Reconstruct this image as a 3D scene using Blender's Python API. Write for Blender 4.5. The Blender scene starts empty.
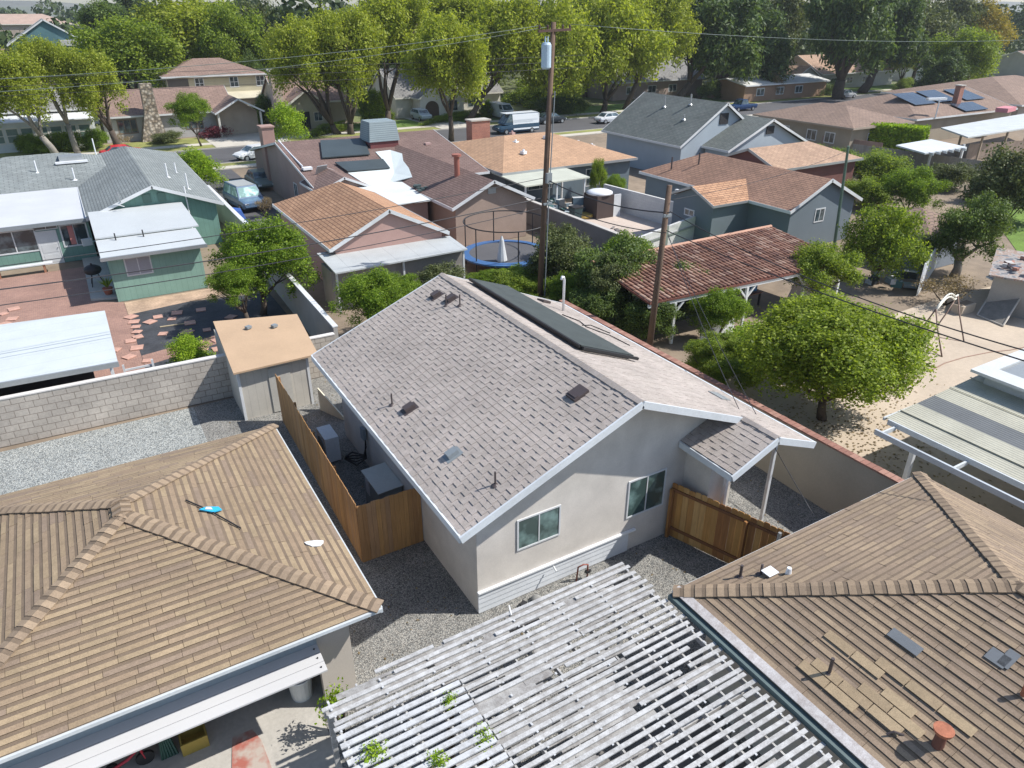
import bpy, math, random
import numpy as np
from mathutils import Vector, Matrix
random.seed(7)
rng = np.random.default_rng(11)
R = math.radians
scene = bpy.context.scene
COL = scene.collection

# ---------------------------------------------------------------- camera
CAM_H = 14.5
HEAD, PITCH, FPX = R(30.61), R(27.27), 725.7
cam_d = bpy.data.cameras.new('camera')
cam_d.sensor_width = 36.0
cam_d.lens = FPX / 1024 * 36.0
cam_d.clip_start = 0.1
cam_d.clip_end = 9000
cam = bpy.data.objects.new('camera', cam_d)
COL.objects.link(cam)
cam.location = (0, 0, CAM_H)
cam.rotation_euler = (R(90) - PITCH, 0, -HEAD)
scene.camera = cam

def ray(px, py):
    r, u = (px - 512) / FPX, (384 - py) / FPX
    fw = math.cos(PITCH) + u * math.sin(PITCH)
    up = -math.sin(PITCH) + u * math.cos(PITCH)
    return (fw * math.sin(HEAD) + r * math.cos(HEAD), fw * math.cos(HEAD) - r * math.sin(HEAD), up)
def at(px, py, z=0.0):
    """world point at height z seen at a photo position"""
    d = ray(px, py); t = (z - CAM_H) / d[2]
    return (d[0] * t, d[1] * t, z)
def at_y(px, py, y):
    d = ray(px, py); t = y / d[1]
    return (d[0] * t, y, CAM_H + d[2] * t)
def at_x(px, py, x):
    d = ray(px, py); t = x / d[0]
    return (x, d[1] * t, CAM_H + d[2] * t)
def depth_of(p):
    h = p[0] * math.sin(HEAD) + p[1] * math.cos(HEAD)
    return h * math.cos(PITCH) - (p[2] - CAM_H) * math.sin(PITCH)

# ---------------------------------------------------------------- tagging
def tag(o, label=None, cat=None, group=None, kind=None):
    if label: o['label'] = label
    if cat: o['category'] = cat
    if group: o['group'] = group
    if kind: o['kind'] = kind
    return o
def thing(name, label, cat, loc=(0, 0, 0), rz=0.0, group=None):
    o = bpy.data.objects.new(name, None)
    COL.objects.link(o)
    o.location = loc
    o.rotation_euler = (0, 0, rz)
    o.empty_display_size = 0.3
    return tag(o, label, cat, group)
def origin(parent):
    v = Vector((0, 0, 0))
    p = parent
    while p is not None:
        v += p.location; p = p.parent
    return v
def copy_tree(o, parent=None):
    c = o.copy(); COL.objects.link(c)
    if parent is not None: c.parent = parent
    for ch in list(o.children): copy_tree(ch, c)
    return c

# ---------------------------------------------------------------- mesh builder
def poly_uv(pts):
    a = Vector(pts[0]); n = Vector((0, 0, 0))
    for i in range(len(pts)):
        p, q = Vector(pts[i]), Vector(pts[(i + 1) % len(pts)])
        n += p.cross(q)
    if n.length < 1e-9: return [(0, 0)] * len(pts)
    n.normalize()
    if abs(n.z) > 0.999: ud = Vector((1, 0, 0))
    else: ud = Vector((0, 0, 1)).cross(n).normalized()
    vd = n.cross(ud)
    return [(Vector(p).dot(ud), Vector(p).dot(vd)) for p in pts]

class MB:
    def __init__(s): s.v = []; s.f = []; s.uv = []; s.mi = []; s.sm = False
    def poly(s, pts, mi=0, uv=None):
        i = len(s.v); s.v += [tuple(p) for p in pts]
        s.f.append(tuple(range(i, i + len(pts)))); s.mi.append(mi)
        s.uv += uv if uv is not None else poly_uv(pts)
        return s
    def box(s, x0, x1, y0, y1, z0, z1, mi=0):
        return s.hexa([(x0, y0, z0), (x1, y0, z0), (x1, y1, z0), (x0, y1, z0)],
                      [(x0, y0, z1), (x1, y0, z1), (x1, y1, z1), (x0, y1, z1)], mi)
    def hexa(s, b, t, mi=0):
        n = len(b)
        s.poly(t, mi); s.poly(b[::-1], mi)
        for i in range(n):
            j = (i + 1) % n
            s.poly([b[i], b[j], t[j], t[i]], mi)
        return s
    def obox(s, c, size, rz=0, tilt=None, mi=0):
        """oriented box, centre c"""
        m = Matrix.Rotation(rz, 3, 'Z')
        if tilt is not None: m = m @ Matrix.Rotation(tilt[1], 3, tilt[0])
        h = Vector(size) / 2
        P = lambda x, y, z: tuple(Vector(c) + m @ Vector((x * h.x, y * h.y, z * h.z)))
        return s.hexa([P(-1, -1, -1), P(1, -1, -1), P(1, 1, -1), P(-1, 1, -1)],
                      [P(-1, -1, 1), P(1, -1, 1), P(1, 1, 1), P(-1, 1, 1)], mi)
    def beam(s, a, b, w, h, mi=0):
        """box from a to b (centre line), w wide horizontally, h high"""
        a, b = Vector(a), Vector(b); d = (b - a).normalized()
        side = d.cross(Vector((0, 0, 1)))
        if side.length < 1e-4: side = Vector((1, 0, 0))
        side.normalize(); up = side.cross(d)
        sd, u = side * w / 2, up * h / 2
        A = [a - sd - u, a + sd - u, a + sd + u, a - sd + u]
        B = [b - sd - u, b + sd - u, b + sd + u, b - sd + u]
        s.poly(A, mi); s.poly(B[::-1], mi)
        for i in range(4):
            j = (i + 1) % 4
            s.poly([A[i], B[i], B[j], A[j]][::-1], mi)
        return s
    def prism(s, pts, dz, mi=0):
        """polygon pts extruded down by dz"""
        b = [(p[0], p[1], p[2] - dz) for p in pts]
        return s.hexa(b, [tuple(p) for p in pts], mi)
    def tube(s, path, rad, n=8, mi=0, cap=True):
        rad = rad if isinstance(rad, (list, tuple)) else [rad] * len(path)
        P = [Vector(p) for p in path]; rings = []
        ref = Vector((0.13, 0.29, 1)).normalized()
        for i, p in enumerate(P):
            d = (P[min(i + 1, len(P) - 1)] - P[max(i - 1, 0)]).normalized()
            if abs(d.dot(ref)) > 0.99: rr = Vector((1, 0, 0))
            else: rr = ref
            x = d.cross(rr).normalized(); y = d.cross(x)
            k = len(s.v)
            for j in range(n):
                a = 2 * math.pi * j / n
                s.v.append(tuple(p + (x * math.cos(a) + y * math.sin(a)) * rad[i]))
            rings.append(k)
        L = 0.0
        for i in range(len(P) - 1):
            L2 = L + (P[i + 1] - P[i]).length
            for j in range(n):
                k = (j + 1) % n
                s.f.append((rings[i] + j, rings[i + 1] + j, rings[i + 1] + k, rings[i] + k)); s.mi.append(mi)
                s.uv += [(j / n, L), (j / n, L2), ((j + 1) / n, L2), ((j + 1) / n, L)]
            L = L2
        if cap:
            s.f.append(tuple(rings[0] + j for j in range(n))); s.mi.append(mi); s.uv += [(0, 0)] * n
            s.f.append(tuple(rings[-1] + j for j in reversed(range(n)))); s.mi.append(mi); s.uv += [(0, 0)] * n
        return s
    def cone(s, c, r0, r1, h, n=16, mi=0):
        return s.tube([c, (c[0], c[1], c[2] + h)], [r0, r1], n, mi)
    def build(s, name, mats, parent=None, smooth=False, bevel=0):
        o0 = origin(parent)
        me = bpy.data.meshes.new(name)
        me.from_pydata([(x - o0.x, y - o0.y, z - o0.z) for x, y, z in s.v], [], s.f)
        uvl = me.uv_layers.new(name='UVMap')
        uvl.data.foreach_set('uv', np.array(s.uv, dtype=np.float32).ravel())
        if not isinstance(mats, (list, tuple)): mats = [mats]
        for m in mats: me.materials.append(m)
        me.polygons.foreach_set('material_index', s.mi)
        if smooth: me.polygons.foreach_set('use_smooth', [True] * len(me.polygons))
        me.update()
        o = bpy.data.objects.new(name, me); COL.objects.link(o)
        if parent is not None: o.parent = parent
        if bevel:
            b = o.modifiers.new('bevel', 'BEVEL'); b.width = bevel; b.segments = 2; b.limit_method = 'ANGLE'
        return o

# ---------------------------------------------------------------- materials
_m = {}
class NT:
    def __init__(s, name):
        s.m = bpy.data.materials.new(name); s.m.use_nodes = True
        s.t = s.m.node_tree; s.n = s.t.nodes; s.l = s.t.links
        s.b = s.n['Principled BSDF']
        s.b.inputs['Roughness'].default_value = 0.8
        s.tc = s.n.new('ShaderNodeTexCoord')
    def node(s, typ, **kw):
        n = s.n.new(typ)
        for k, v in kw.items():
            if k.startswith('i_'): n.inputs[k[2:].replace('_', ' ')].default_value = v
            else: setattr(n, k, v)
        return n
    def link(s, a, b): s.l.new(a, b)
    def noise(s, scale, detail=4, rough=.55, vec='Object', stretch=None):
        n = s.node('ShaderNodeTexNoise'); n.inputs['Scale'].default_value = scale
        n.inputs['Detail'].default_value = detail; n.inputs['Roughness'].default_value = rough
        src = s.tc.outputs[vec]
        if stretch:
            mp = s.node('ShaderNodeMapping'); mp.inputs['Scale'].default_value = stretch
            s.link(src, mp.inputs[0]); src = mp.outputs[0]
        s.link(src, n.inputs['Vector']); return n.outputs['Fac']
    def ramp(s, fac, stops):
        r = s.node('ShaderNodeValToRGB'); e = r.color_ramp.elements
        while len(e) < len(stops): e.new(0.5)
        for k, (p, c) in zip(e, stops):
            k.position = p; k.color = (*c, 1) if len(c) == 3 else c
        s.link(fac, r.inputs[0]); return r.outputs[0]
    def mix(s, fac, a, b, mode='MIX'):
        x = s.node('ShaderNodeMix', data_type='RGBA', blend_type=mode)
        if isinstance(fac, (int, float)): x.inputs[0].default_value = fac
        else: s.link(fac, x.inputs[0])
        for i, c in ((6, a), (7, b)):
            if isinstance(c, tuple): x.inputs[i].default_value = (*c, 1)
            else: s.link(c, x.inputs[i])
        return x.outputs[2]
    def vary(s, col, amount, fac):
        """multiply colour by 1 +- amount from fac"""
        g = s.ramp(fac, [(0.25, (1 - amount,) * 3), (0.75, (1 + amount,) * 3)])
        return s.mix(1.0, col, g, 'MULTIPLY')
    def bump(s, h, strength=.3, dist=.02):
        b = s.node('ShaderNodeBump'); b.inputs['Strength'].default_value = strength
        b.inputs['Distance'].default_value = dist
        s.link(h, b.inputs['Height']); s.link(b.outputs[0], s.b.inputs['Normal'])
    def out(s, col):
        if isinstance(col, tuple): s.b.inputs['Base Color'].default_value = (*col, 1)
        else: s.link(col, s.b.inputs['Base Color'])
        return s.m
def plain(name, col, rough=.8, n1=(0.7, .12), n2=(12, .06), metal=0, bump=None, spec=None):
    if name in _m: return _m[name]
    t = NT(name); t.b.inputs['Roughness'].default_value = rough; t.b.inputs['Metallic'].default_value = metal
    if spec is not None: t.b.inputs['Specular IOR Level'].default_value = spec
    c = col
    if n1: c = t.vary(c, n1[1], t.noise(n1[0]))
    if n2: c = t.vary(c, n2[1], t.noise(n2[0], 3))
    if bump: t.bump(t.noise(bump[0], 5), bump[1])
    _m[name] = t.out(c); return _m[name]
def glass(name='window_glass', col=(.03, .045, .05)):
    if name in _m: return _m[name]
    t = NT(name); t.b.inputs['Roughness'].default_value = .06; t.b.inputs['Specular IOR Level'].default_value = .8
    lt = tuple(min(1, c * 3.2 + .04) for c in col); c = t.mix(t.ramp(t.noise(1.7, 3), [(.44, (0, 0, 0)), (.66, (1, 1, 1))]), col, lt)  # pale noise patches painted into the pane colour as reflections
    _m[name] = t.out(c); return _m[name]
def shingle_uv(name, c1, c2, dark, row=.2, width=.55, stain=.15, dashes=0.5, slope_tint=None):
    """far shingle roofs: brick pattern in metric roof coordinates"""
    if name in _m: return _m[name]
    t = NT(name)
    br = t.node('ShaderNodeTexBrick'); br.offset = .5
    br.inputs['Scale'].default_value = 1; br.inputs['Mortar Size'].default_value = row * .13
    br.inputs['Mortar Smooth'].default_value = .3; br.inputs['Bias'].default_value = 0
    br.inputs['Brick Width'].default_value = width; br.inputs['Row Height'].default_value = row
    br.inputs['Color1'].default_value = (*c1, 1); br.inputs['Color2'].default_value = (*c2, 1)
    br.inputs['Mortar'].default_value = (*dark, 1)
    t.link(t.tc.outputs['UV'], br.inputs['Vector'])
    c = t.vary(br.outputs['Color'], stain, t.noise(.35, 3))
    c = t.vary(c, .16, t.noise(2.2, 4))
    c = t.vary(c, .14, t.noise(25, 2))
    inv = t.node('ShaderNodeMath', operation='SUBTRACT'); inv.inputs[0].default_value = 1
    t.link(br.outputs['Fac'], inv.inputs[1]); t.bump(inv.outputs[0], .5, .02)
    t.b.inputs['Roughness'].default_value = .92
    _m[name] = t.out(c); return _m[name]
def shingle_isl(name, cols, grain=.22, stain=.12, edge=None):
    """near shingle roofs: every tab is its own island with its own shade"""
    if name in _m: return _m[name]
    t = NT(name)
    g = t.node('ShaderNodeNewGeometry')
    n = len(cols)
    rp = t.node('ShaderNodeValToRGB'); rp.color_ramp.interpolation = 'CONSTANT'
    e = rp.color_ramp.elements
    while len(e) < n: e.new(.5)
    for i, c in enumerate(cols): e[i].position = i / n; e[i].color = (*c, 1)
    t.link(g.outputs['Random Per Island'], rp.inputs[0])
    c = t.vary(rp.outputs[0], grain, t.noise(42, 3, .7))
    c = t.vary(c, .10, t.noise(9, 4))
    c = t.vary(c, stain, t.noise(.45, 5, .65)); c = t.vary(c, .09, t.noise(2.0, 5, .7))
    t.bump(t.noise(70, 3, .7), .35, .01)
    t.b.inputs['Roughness'].default_value = .95
    _m[name] = t.out(c); return _m[name]
def bricks(name, c1, c2, mortar, w, h, msize=.01, vary=.15, bump=.4, rough=.9, big=.2):
    if name in _m: return _m[name]
    t = NT(name)
    br = t.node('ShaderNodeTexBrick'); br.inputs['Scale'].default_value = 1
    br.inputs['Mortar Size'].default_value = msize; br.inputs['Brick Width'].default_value = w
    br.inputs['Row Height'].default_value = h; br.inputs['Bias'].default_value = 0
    br.inputs['Color1'].default_value = (*c1, 1); br.inputs['Color2'].default_value = (*c2, 1)
    br.inputs['Mortar'].default_value = (*mortar, 1)
    t.link(t.tc.outputs['UV'], br.inputs['Vector'])
    c = t.vary(br.outputs['Color'], vary, t.noise(14, 4)); c = t.vary(c, big, t.noise(.6, 4))
    inv = t.node('ShaderNodeMath', operation='SUBTRACT'); inv.inputs[0].default_value = 1
    t.link(br.outputs['Fac'], inv.inputs[1]); t.bump(inv.outputs[0], bump, .02)
    t.b.inputs['Roughness'].default_value = rough
    _m[name] = t.out(c); return _m[name]
def gravel(name, cols, scale=28, big=.12):
    t = NT(name)
    v = t.node('ShaderNodeTexVoronoi'); v.inputs['Scale'].default_value = scale
    t.link(t.tc.outputs['Object'], v.inputs['Vector'])
    sep = t.node('ShaderNodeSeparateColor'); t.link(v.outputs['Color'], sep.inputs[0])
    c = t.ramp(sep.outputs[0], [(i / (len(cols) - 1), k) for i, k in enumerate(cols)])
    dk = t.ramp(v.outputs['Distance'], [(0.0, (1.12,) * 3), (.75, (.35,) * 3)])
    c = t.mix(1.0, c, dk, 'MULTIPLY'); c = t.vary(c, big, t.noise(.8, 5))
    inv = t.node('ShaderNodeMath', operation='SUBTRACT'); inv.inputs[0].default_value = 1
    t.link(v.outputs['Distance'], inv.inputs[1]); t.bump(inv.outputs[0], .7, .03)
    t.b.inputs['Roughness'].default_value = .95
    return t.out(c)
def stripes_mat(name, col, dark, period, duty=.12, axis=0, rough=.6, vary=.1, coord='UV'):
    """grooves at a regular spacing along uv axis"""
    if name in _m: return _m[name]
    t = NT(name); s = t.node('ShaderNodeSeparateXYZ'); t.link(t.tc.outputs[coord], s.inputs[0])
    d = t.node('ShaderNodeMath', operation='DIVIDE'); t.link(s.outputs[axis], d.inputs[0]); d.inputs[1].default_value = period
    f = t.node('ShaderNodeMath', operation='FRACT'); t.link(d.outputs[0], f.inputs[0])
    lt = t.node('ShaderNodeMath', operation='LESS_THAN'); t.link(f.outputs[0], lt.inputs[0]); lt.inputs[1].default_value = duty
    c = t.mix(lt.outputs[0], col, dark)
    c = t.vary(c, vary, t.noise(1.1, 4)); c = t.vary(c, .05, t.noise(20, 3))
    inv = t.node('ShaderNodeMath', operation='SUBTRACT'); inv.inputs[0].default_value = 1
    t.link(lt.outputs[0], inv.inputs[1]); t.bump(inv.outputs[0], .4, .015)
    t.b.inputs['Roughness'].default_value = rough
    _m[name] = t.out(c); return _m[name]
def leafmat(name, dark, mid, light, trans=.35):
    if name in _m: return _m[name]
    t = NT(name); g = t.node('ShaderNodeNewGeometry')
    c = t.ramp(g.outputs['Random Per Island'], [(0, dark), (.5, mid), (1, light)])
    c = t.vary(c, .2, t.noise(.9, 3))
    t.b.inputs['Roughness'].default_value = .55
    t.b.inputs['Specular IOR Level'].default_value = .3
    tr = t.node('ShaderNodeBsdfTranslucent'); mx = t.node('ShaderNodeMixShader'); mx.inputs[0].default_value = trans
    c2 = t.mix(1.0, c, (1.25, 1.25, .55), 'MULTIPLY')
    t.link(c2, tr.inputs[0]); t.link(t.b.outputs[0], mx.inputs[1]); t.link(tr.outputs[0], mx.inputs[2])
    t.link(mx.outputs[0], t.n['Material Output'].inputs[0])
    _m[name] = t.out(c); return _m[name]
def wood(name, cols, stretch=(9, 9, .5), plank=None):
    """wood with vertical grain; colour per plank island"""
    if name in _m: return _m[name]
    t = NT(name); g = t.node('ShaderNodeNewGeometry')
    c = t.ramp(g.outputs['Random Per Island'], [(i / (len(cols) - 1), k) for i, k in enumerate(cols)])
    c = t.vary(c, .22, t.noise(3, 5, .6, stretch=stretch)); c = t.vary(c, .18, t.noise(.8, 4))
    t.b.inputs['Roughness'].default_value = .85
    _m[name] = t.out(c); return _m[name]
def peel(name, paint=(.72, .73, .72), bare=(.20, .19, .175), amt=.5):
    if name in _m: return _m[name]
    t = NT(name)
    f = t.ramp(t.noise(5, 8, .75), [(amt - .14, (0, 0, 0)), (amt + .12, (1, 1, 1))])
    c = t.mix(f, bare, paint); c = t.vary(c, .15, t.noise(.8, 4)); c = t.vary(c, .1, t.noise(40, 3))
    t.b.inputs['Roughness'].default_value = .8
    _m[name] = t.out(c); return _m[name]

# shared materials
M_white = plain('white_trim_paint', (.62, .64, .65), .5)
M_whitemetal = plain('white_metal', (.74, .76, .78), .4)
M_stucco = plain('beige_stucco', (.60, .565, .515), .95, (1.3, .13), (30, .07), bump=(60, .25))
M_dark = plain('dark_interior', (.025, .025, .028), .9)
M_black = plain('black_rubber', (.02, .02, .022), .6)
M_metal = plain('galvanised_metal', (.42, .44, .45), .45, metal=.6)
M_greymetal = plain('grey_painted_metal', (.22, .25, .27), .5)
M_conc = plain('pale_concrete', (.42, .40, .36), .92, (.6, .16), (9, .1), bump=(40, .2))
M_glass = glass()
M_bark = plain('bark', (.085, .065, .05), .95, (3, .3), (20, .3), bump=(14, .6))
M_barkpale = plain('pale_bark', (.26, .24, .21), .95, (3, .25), (20, .2), bump=(14, .5))
M_pole = plain('creosoted_pole_wood', (.13, .085, .06), .9, (1.5, .25), (25, .25), bump=(25, .4))
M_brick = bricks('red_brick', (.34, .13, .085), (.27, .10, .07), (.36, .32, .28), .22, .075, .008)
M_solar = bricks('solar_cells', (.035, .05, .075), (.03, .045, .07), (.10, .12, .14), 1.0, 1.65, .02, .1, .05, .25)
# ---------------------------------------------------------------- roofs and houses
def edges_of(polys):
    key = lambda a, b: tuple(sorted((tuple(round(k, 3) for k in a), tuple(round(k, 3) for k in b))))
    cnt = {}
    for p in polys:
        for i in range(len(p)):
            cnt.setdefault(key(p[i], p[(i + 1) % len(p)]), []).append((p, p[i], p[(i + 1) % len(p)]))
    return [v[0] for v in cnt.values() if len(v) == 1]
def add_fascia(mb, polys, h=.2, t=.035, drop=.02, skip=None):
    for p, a, b in edges_of(polys):
        a, b = Vector(a), Vector(b); c = sum((Vector(q) for q in p), Vector()) / len(p)
        d = b - a
        if d.length < .05: continue
        n = Vector((d.y, -d.x, 0)).normalized()
        if n.dot((a + b) / 2 - c) < 0: n = -n
        if skip and skip((a + b) / 2, n): continue
        o = n * (t / 2 + .003); e = d.normalized() * t
        a2, b2 = a + o - e, b + o + e
        mb.beam((a2.x, a2.y, a2.z - h / 2 - drop + .035), (b2.x, b2.y, b2.z - h / 2 - drop + .035), t, h)
def roof(name, polys, mat, parent, thick=.12, trim=None, fascia_h=.2, skip=None, uvrot=False):
    mb = MB()
    for p in polys: mb.prism(p, thick)
    o = mb.build(name, mat, parent)
    if trim:
        f = MB(); add_fascia(f, polys, fascia_h, skip=skip); f.build('fascia', trim, o)
    return o
def gable_polys(x0, x1, y0, y1, ze, zr, axis, hip=(False, False), inset=None):
    """axis 'y': ridge runs along y. hip=(low end, high end)"""
    if axis == 'y':
        xm = (x0 + x1) / 2; w = inset or (x1 - x0) / 2
        a = (xm, y0 + (w if hip[0] else 0), zr); b = (xm, y1 - (w if hip[1] else 0), zr)
        A, B, C, D = (x0, y0, ze), (x1, y0, ze), (x1, y1, ze), (x0, y1, ze)
        if a == b or a[1] > b[1]:
            m = (xm, (y0 + y1) / 2, zr); a = b = m
            ps = [[A, m, D], [B, C, m]]
        else: ps = [[A, a, b, D], [B, C, b, a]]
        if hip[0]: ps.append([A, B, a])
        if hip[1]: ps.append([C, D, b])
    else:
        ym = (y0 + y1) / 2; w = inset or (y1 - y0) / 2
        a = (x0 + (w if hip[0] else 0), ym, zr); b = (x1 - (w if hip[1] else 0), ym, zr)
        A, B, C, D = (x0, y0, ze), (x1, y0, ze), (x1, y1, ze), (x0, y1, ze)
        if a[0] >= b[0]:
            m = ((x0 + x1) / 2, ym, zr); a = b = m
            ps = [[A, B, m], [C, D, m]]
        else: ps = [[A, B, b, a], [C, D, a, b]]
        if hip[0]: ps.append([D, A, a])
        if hip[1]: ps.append([B, C, b])
    # orient upward
    out = []
    for p in ps:
        n = (Vector(p[1]) - Vector(p[0])).cross(Vector(p[2]) - Vector(p[0]))
        out.append(p if n.z > 0 else p[::-1])
    return out
def walls_mb(x0, x1, y0, y1, zt, zr, axis, hip, z0=0.0):
    """zt: wall top; zr: height of the gable peak at the wall plane"""
    mb = MB()
    def side(a, b, peak):
        pts = [(a[0], a[1], z0), (b[0], b[1], z0), (b[0], b[1], zt)]
        if peak: pts.append(((a[0] + b[0]) / 2, (a[1] + b[1]) / 2, zr))
        pts.append((a[0], a[1], zt)); mb.poly(pts)
    side((x0, y0), (x1, y0), axis == 'y' and not hip[0])
    side((x1, y0), (x1, y1), axis == 'x' and not hip[1])
    side((x1, y1), (x0, y1), axis == 'y' and not hip[1])
    side((x0, y1), (x0, y0), axis == 'x' and not hip[0])
    return mb
def house(name, label, x0, x1, y0, y1, ze, zr, axis, wallm, roofm, trimm=None, hip=(False, False), ov=.4, gov=.3,
          cat='house', thick=.12, fh=.2, group=None, inset=None):
    root = thing(name, label, cat, ((x0 + x1) / 2, (y0 + y1) / 2, 0), group=group)
    ps = gable_polys(x0, x1, y0, y1, ze, zr, axis, hip, inset)
    w = ((x1 - x0) if axis == 'y' else (y1 - y0)) / 2
    sl = (zr - ze) / w
    zt = ze + sl * ov - thick - .02
    gx0, gx1 = (ov, ov) if axis == 'y' else ((ov if hip[0] else gov), (ov if hip[1] else gov))
    gy0, gy1 = ((ov if hip[0] else gov), (ov if hip[1] else gov)) if axis == 'y' else (ov, ov)
    wx0, wx1, wy0, wy1 = x0 + gx0, x1 - gx1, y0 + gy0, y1 - gy1
    zp = zr - thick - .02
    root['_w'] = (wx0, wx1, wy0, wy1)
    walls_mb(wx0, wx1, wy0, wy1, zt, zp, axis, hip).build('wall', wallm, root)
    roof('roof', ps, roofm, root, thick, trimm or M_white, fh)
    return root
def wallpt(side, W, u, z, off=0.0):
    x0, x1, y0, y1 = W
    if side == 'S': return (x0 + u, y0 - off, z)
    if side == 'N': return (x0 + u, y1 + off, z)
    if side == 'W': return (x0 - off, y0 + u, z)
    if side == 'E': return (x1 + off, y0 + u, z)
def window(parent, side, W, u, z, w, h, frame=None, pane=None, mull=1, fw=.06, name='window', rows=0, out=.03):
    """window whose lower corner is at u,z on the wall of W; frame with glass panes as a child"""
    frame = frame or M_white; pane = pane or M_glass
    f = MB(); g = MB()
    P = lambda a, b, o: wallpt(side, W, u + a, z + b, o)
    def bar(a0, a1, b0, b1, o0, o1, mb):
        pts = [P(a0, b0, o0), P(a1, b0, o0), P(a1, b1, o0), P(a0, b1, o0)]
        pt2 = [P(a0, b0, o1), P(a1, b0, o1), P(a1, b1, o1), P(a0, b1, o1)]
        mb.hexa(pts, pt2)
    bar(0, w, 0, fw, .002, out, f); bar(0, w, h - fw, h, .002, out, f)
    bar(0, fw, fw, h - fw, .002, out, f); bar(w - fw, w, fw, h - fw, .002, out, f)
    for i in range(mull):
        m = w * (i + 1) / (mull + 1); bar(m - fw * .35, m + fw * .35, fw, h - fw, .004, out - .004, f)
    for i in range(rows):
        m = h * (i + 1) / (rows + 1); bar(fw, w - fw, m - fw * .3, m + fw * .3, .005, out - .008, f)
    bar(fw, w - fw, fw, h - fw, .003, out * .4, g)
    o = f.build(name, frame, parent); g.build('pane', pane, o)
    return o
def door(parent, side, W, u, w, h, mat, z=0, frame=None, name='door'):
    f = MB(); g = MB()
    P = lambda a, b, o: wallpt(side, W, u + a, z + b, o)
    def bar(a0, a1, b0, b1, o0, o1, mb):
        mb.hexa([P(a0, b0, o0), P(a1, b0, o0), P(a1, b1, o0), P(a0, b1, o0)],
                [P(a0, b0, o1), P(a1, b0, o1), P(a1, b1, o1), P(a0, b1, o1)])
    bar(.05, w - .05, 0, h - .05, .002, .025, g)
    for k in range(3):
        bar(.14, w - .14, .12 + k * h * .3, .12 + k * h * .3 + h * .24, .025, .035, g)
    bar(0, .05, 0, h, .002, .045, f); bar(w - .05, w, 0, h, .002, .045, f); bar(.05, w - .05, h - .05, h, .002, .045, f)
    o = g.build(name, mat, parent); f.build('frame', frame or M_white, o)
    h_ = MB(); h_.tube([P(w - .14, h * .48, .03), P(w - .14, h * .48, .09)], .03, 8); h_.build('handle', M_metal, o)
    return o

# ---------------------------------------------------------------- real shingle courses for the near roofs
def span_at(poly, v):
    us = []
    for i in range(len(poly)):
        (u0, v0), (u1, v1) = poly[i], poly[(i + 1) % len(poly)]
        if (v0 - v) * (v1 - v) <= 0 and abs(v1 - v0) > 1e-9:
            us.append(u0 + (u1 - u0) * (v - v0) / (v1 - v0))
    if len(us) < 2: return None
    return min(us), max(us)
def shingle_courses(pts, mat, parent, row=.2, wmin=.5, wmax=.9, t=.022, raise_p=0, raise_t=.012, name='shingles', seed=1, gap=.002, dark=None, band=.0, alt=False, jit=0.0):
    """overlapping courses of single tabs on a planar roof face (pts: upward polygon)"""
    rd = random.Random(seed)
    P = [Vector(p) for p in pts]
    n = Vector((0, 0, 0))
    for i in range(len(P)): n += P[i].cross(P[(i + 1) % len(P)])
    n.normalize()
    if n.z < 0: n = -n
    ud = Vector((0, 0, 1)).cross(n).normalized(); vd = n.cross(ud)
    o = min(P, key=lambda p: p.z)
    poly = [((p - o).dot(ud), (p - o).dot(vd)) for p in P]
    vmax = max(p[1] for p in poly)
    mb = MB()
    W = lambda u, v, h: o + ud * u + vd * v + n * h
    k = 0; v = 0.0; nt_ = 0; dm = 1 if dark else 0
    while v < vmax - .02:
        v1 = min(v + row, vmax - .001)
        s0 = span_at(poly, v + .0005); s1 = span_at(poly, v1 - .0005)
        if s0 is None or s1 is None: v = v1; continue
        lo, hi = min(s0[0], s1[0]), max(s0[1], s1[1])
        u = lo - rd.random() * wmax
        while u < hi:
            w = rd.uniform(wmin, wmax); a, b = u, u + w - gap
            a0, b0 = max(a, s0[0]), min(b, s0[1]); a1, b1 = max(a, s1[0]), min(b, s1[1])
            u += w
            if b0 - a0 < .01 and b1 - a1 < .01: continue
            if b0 < a0: b0 = a0 = (a0 + b0) / 2
            if b1 < a1: b1 = a1 = (a1 + b1) / 2
            nt_ += 1
            rs = raise_t if ((nt_ % 2 == 0 and rd.random() < .93) if alt else rd.random() < raise_p) else 0.0
            tt = t + rs; e = .004 + rs
            dv = -rd.random() * jit
            q = [W(a0, v + dv, tt), W(b0, v + dv, tt), W(b1, v1, e), W(a1, v1, e)]
            i = len(mb.v); mi = 0
            lowq = [W(a0, v + dv, 0), W(b0, v + dv, 0)]
            mb.v += [tuple(x) for x in q + lowq]
            mb.f.append((i, i + 1, i + 2, i + 3)); mb.mi.append(mi); mb.uv += [(0, 0)] * 4
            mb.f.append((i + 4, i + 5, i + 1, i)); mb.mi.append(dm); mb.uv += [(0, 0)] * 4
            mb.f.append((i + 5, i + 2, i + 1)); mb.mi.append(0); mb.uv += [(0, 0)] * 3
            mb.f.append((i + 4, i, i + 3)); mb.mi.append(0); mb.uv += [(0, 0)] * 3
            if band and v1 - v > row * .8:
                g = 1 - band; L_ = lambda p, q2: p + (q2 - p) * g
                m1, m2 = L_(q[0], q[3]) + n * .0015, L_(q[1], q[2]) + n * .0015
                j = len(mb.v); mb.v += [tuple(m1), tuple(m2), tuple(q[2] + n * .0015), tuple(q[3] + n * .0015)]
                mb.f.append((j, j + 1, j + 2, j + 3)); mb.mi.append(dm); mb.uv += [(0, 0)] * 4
        v = v1
    return mb.build(name, [mat, dark] if dark else mat, parent)
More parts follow.
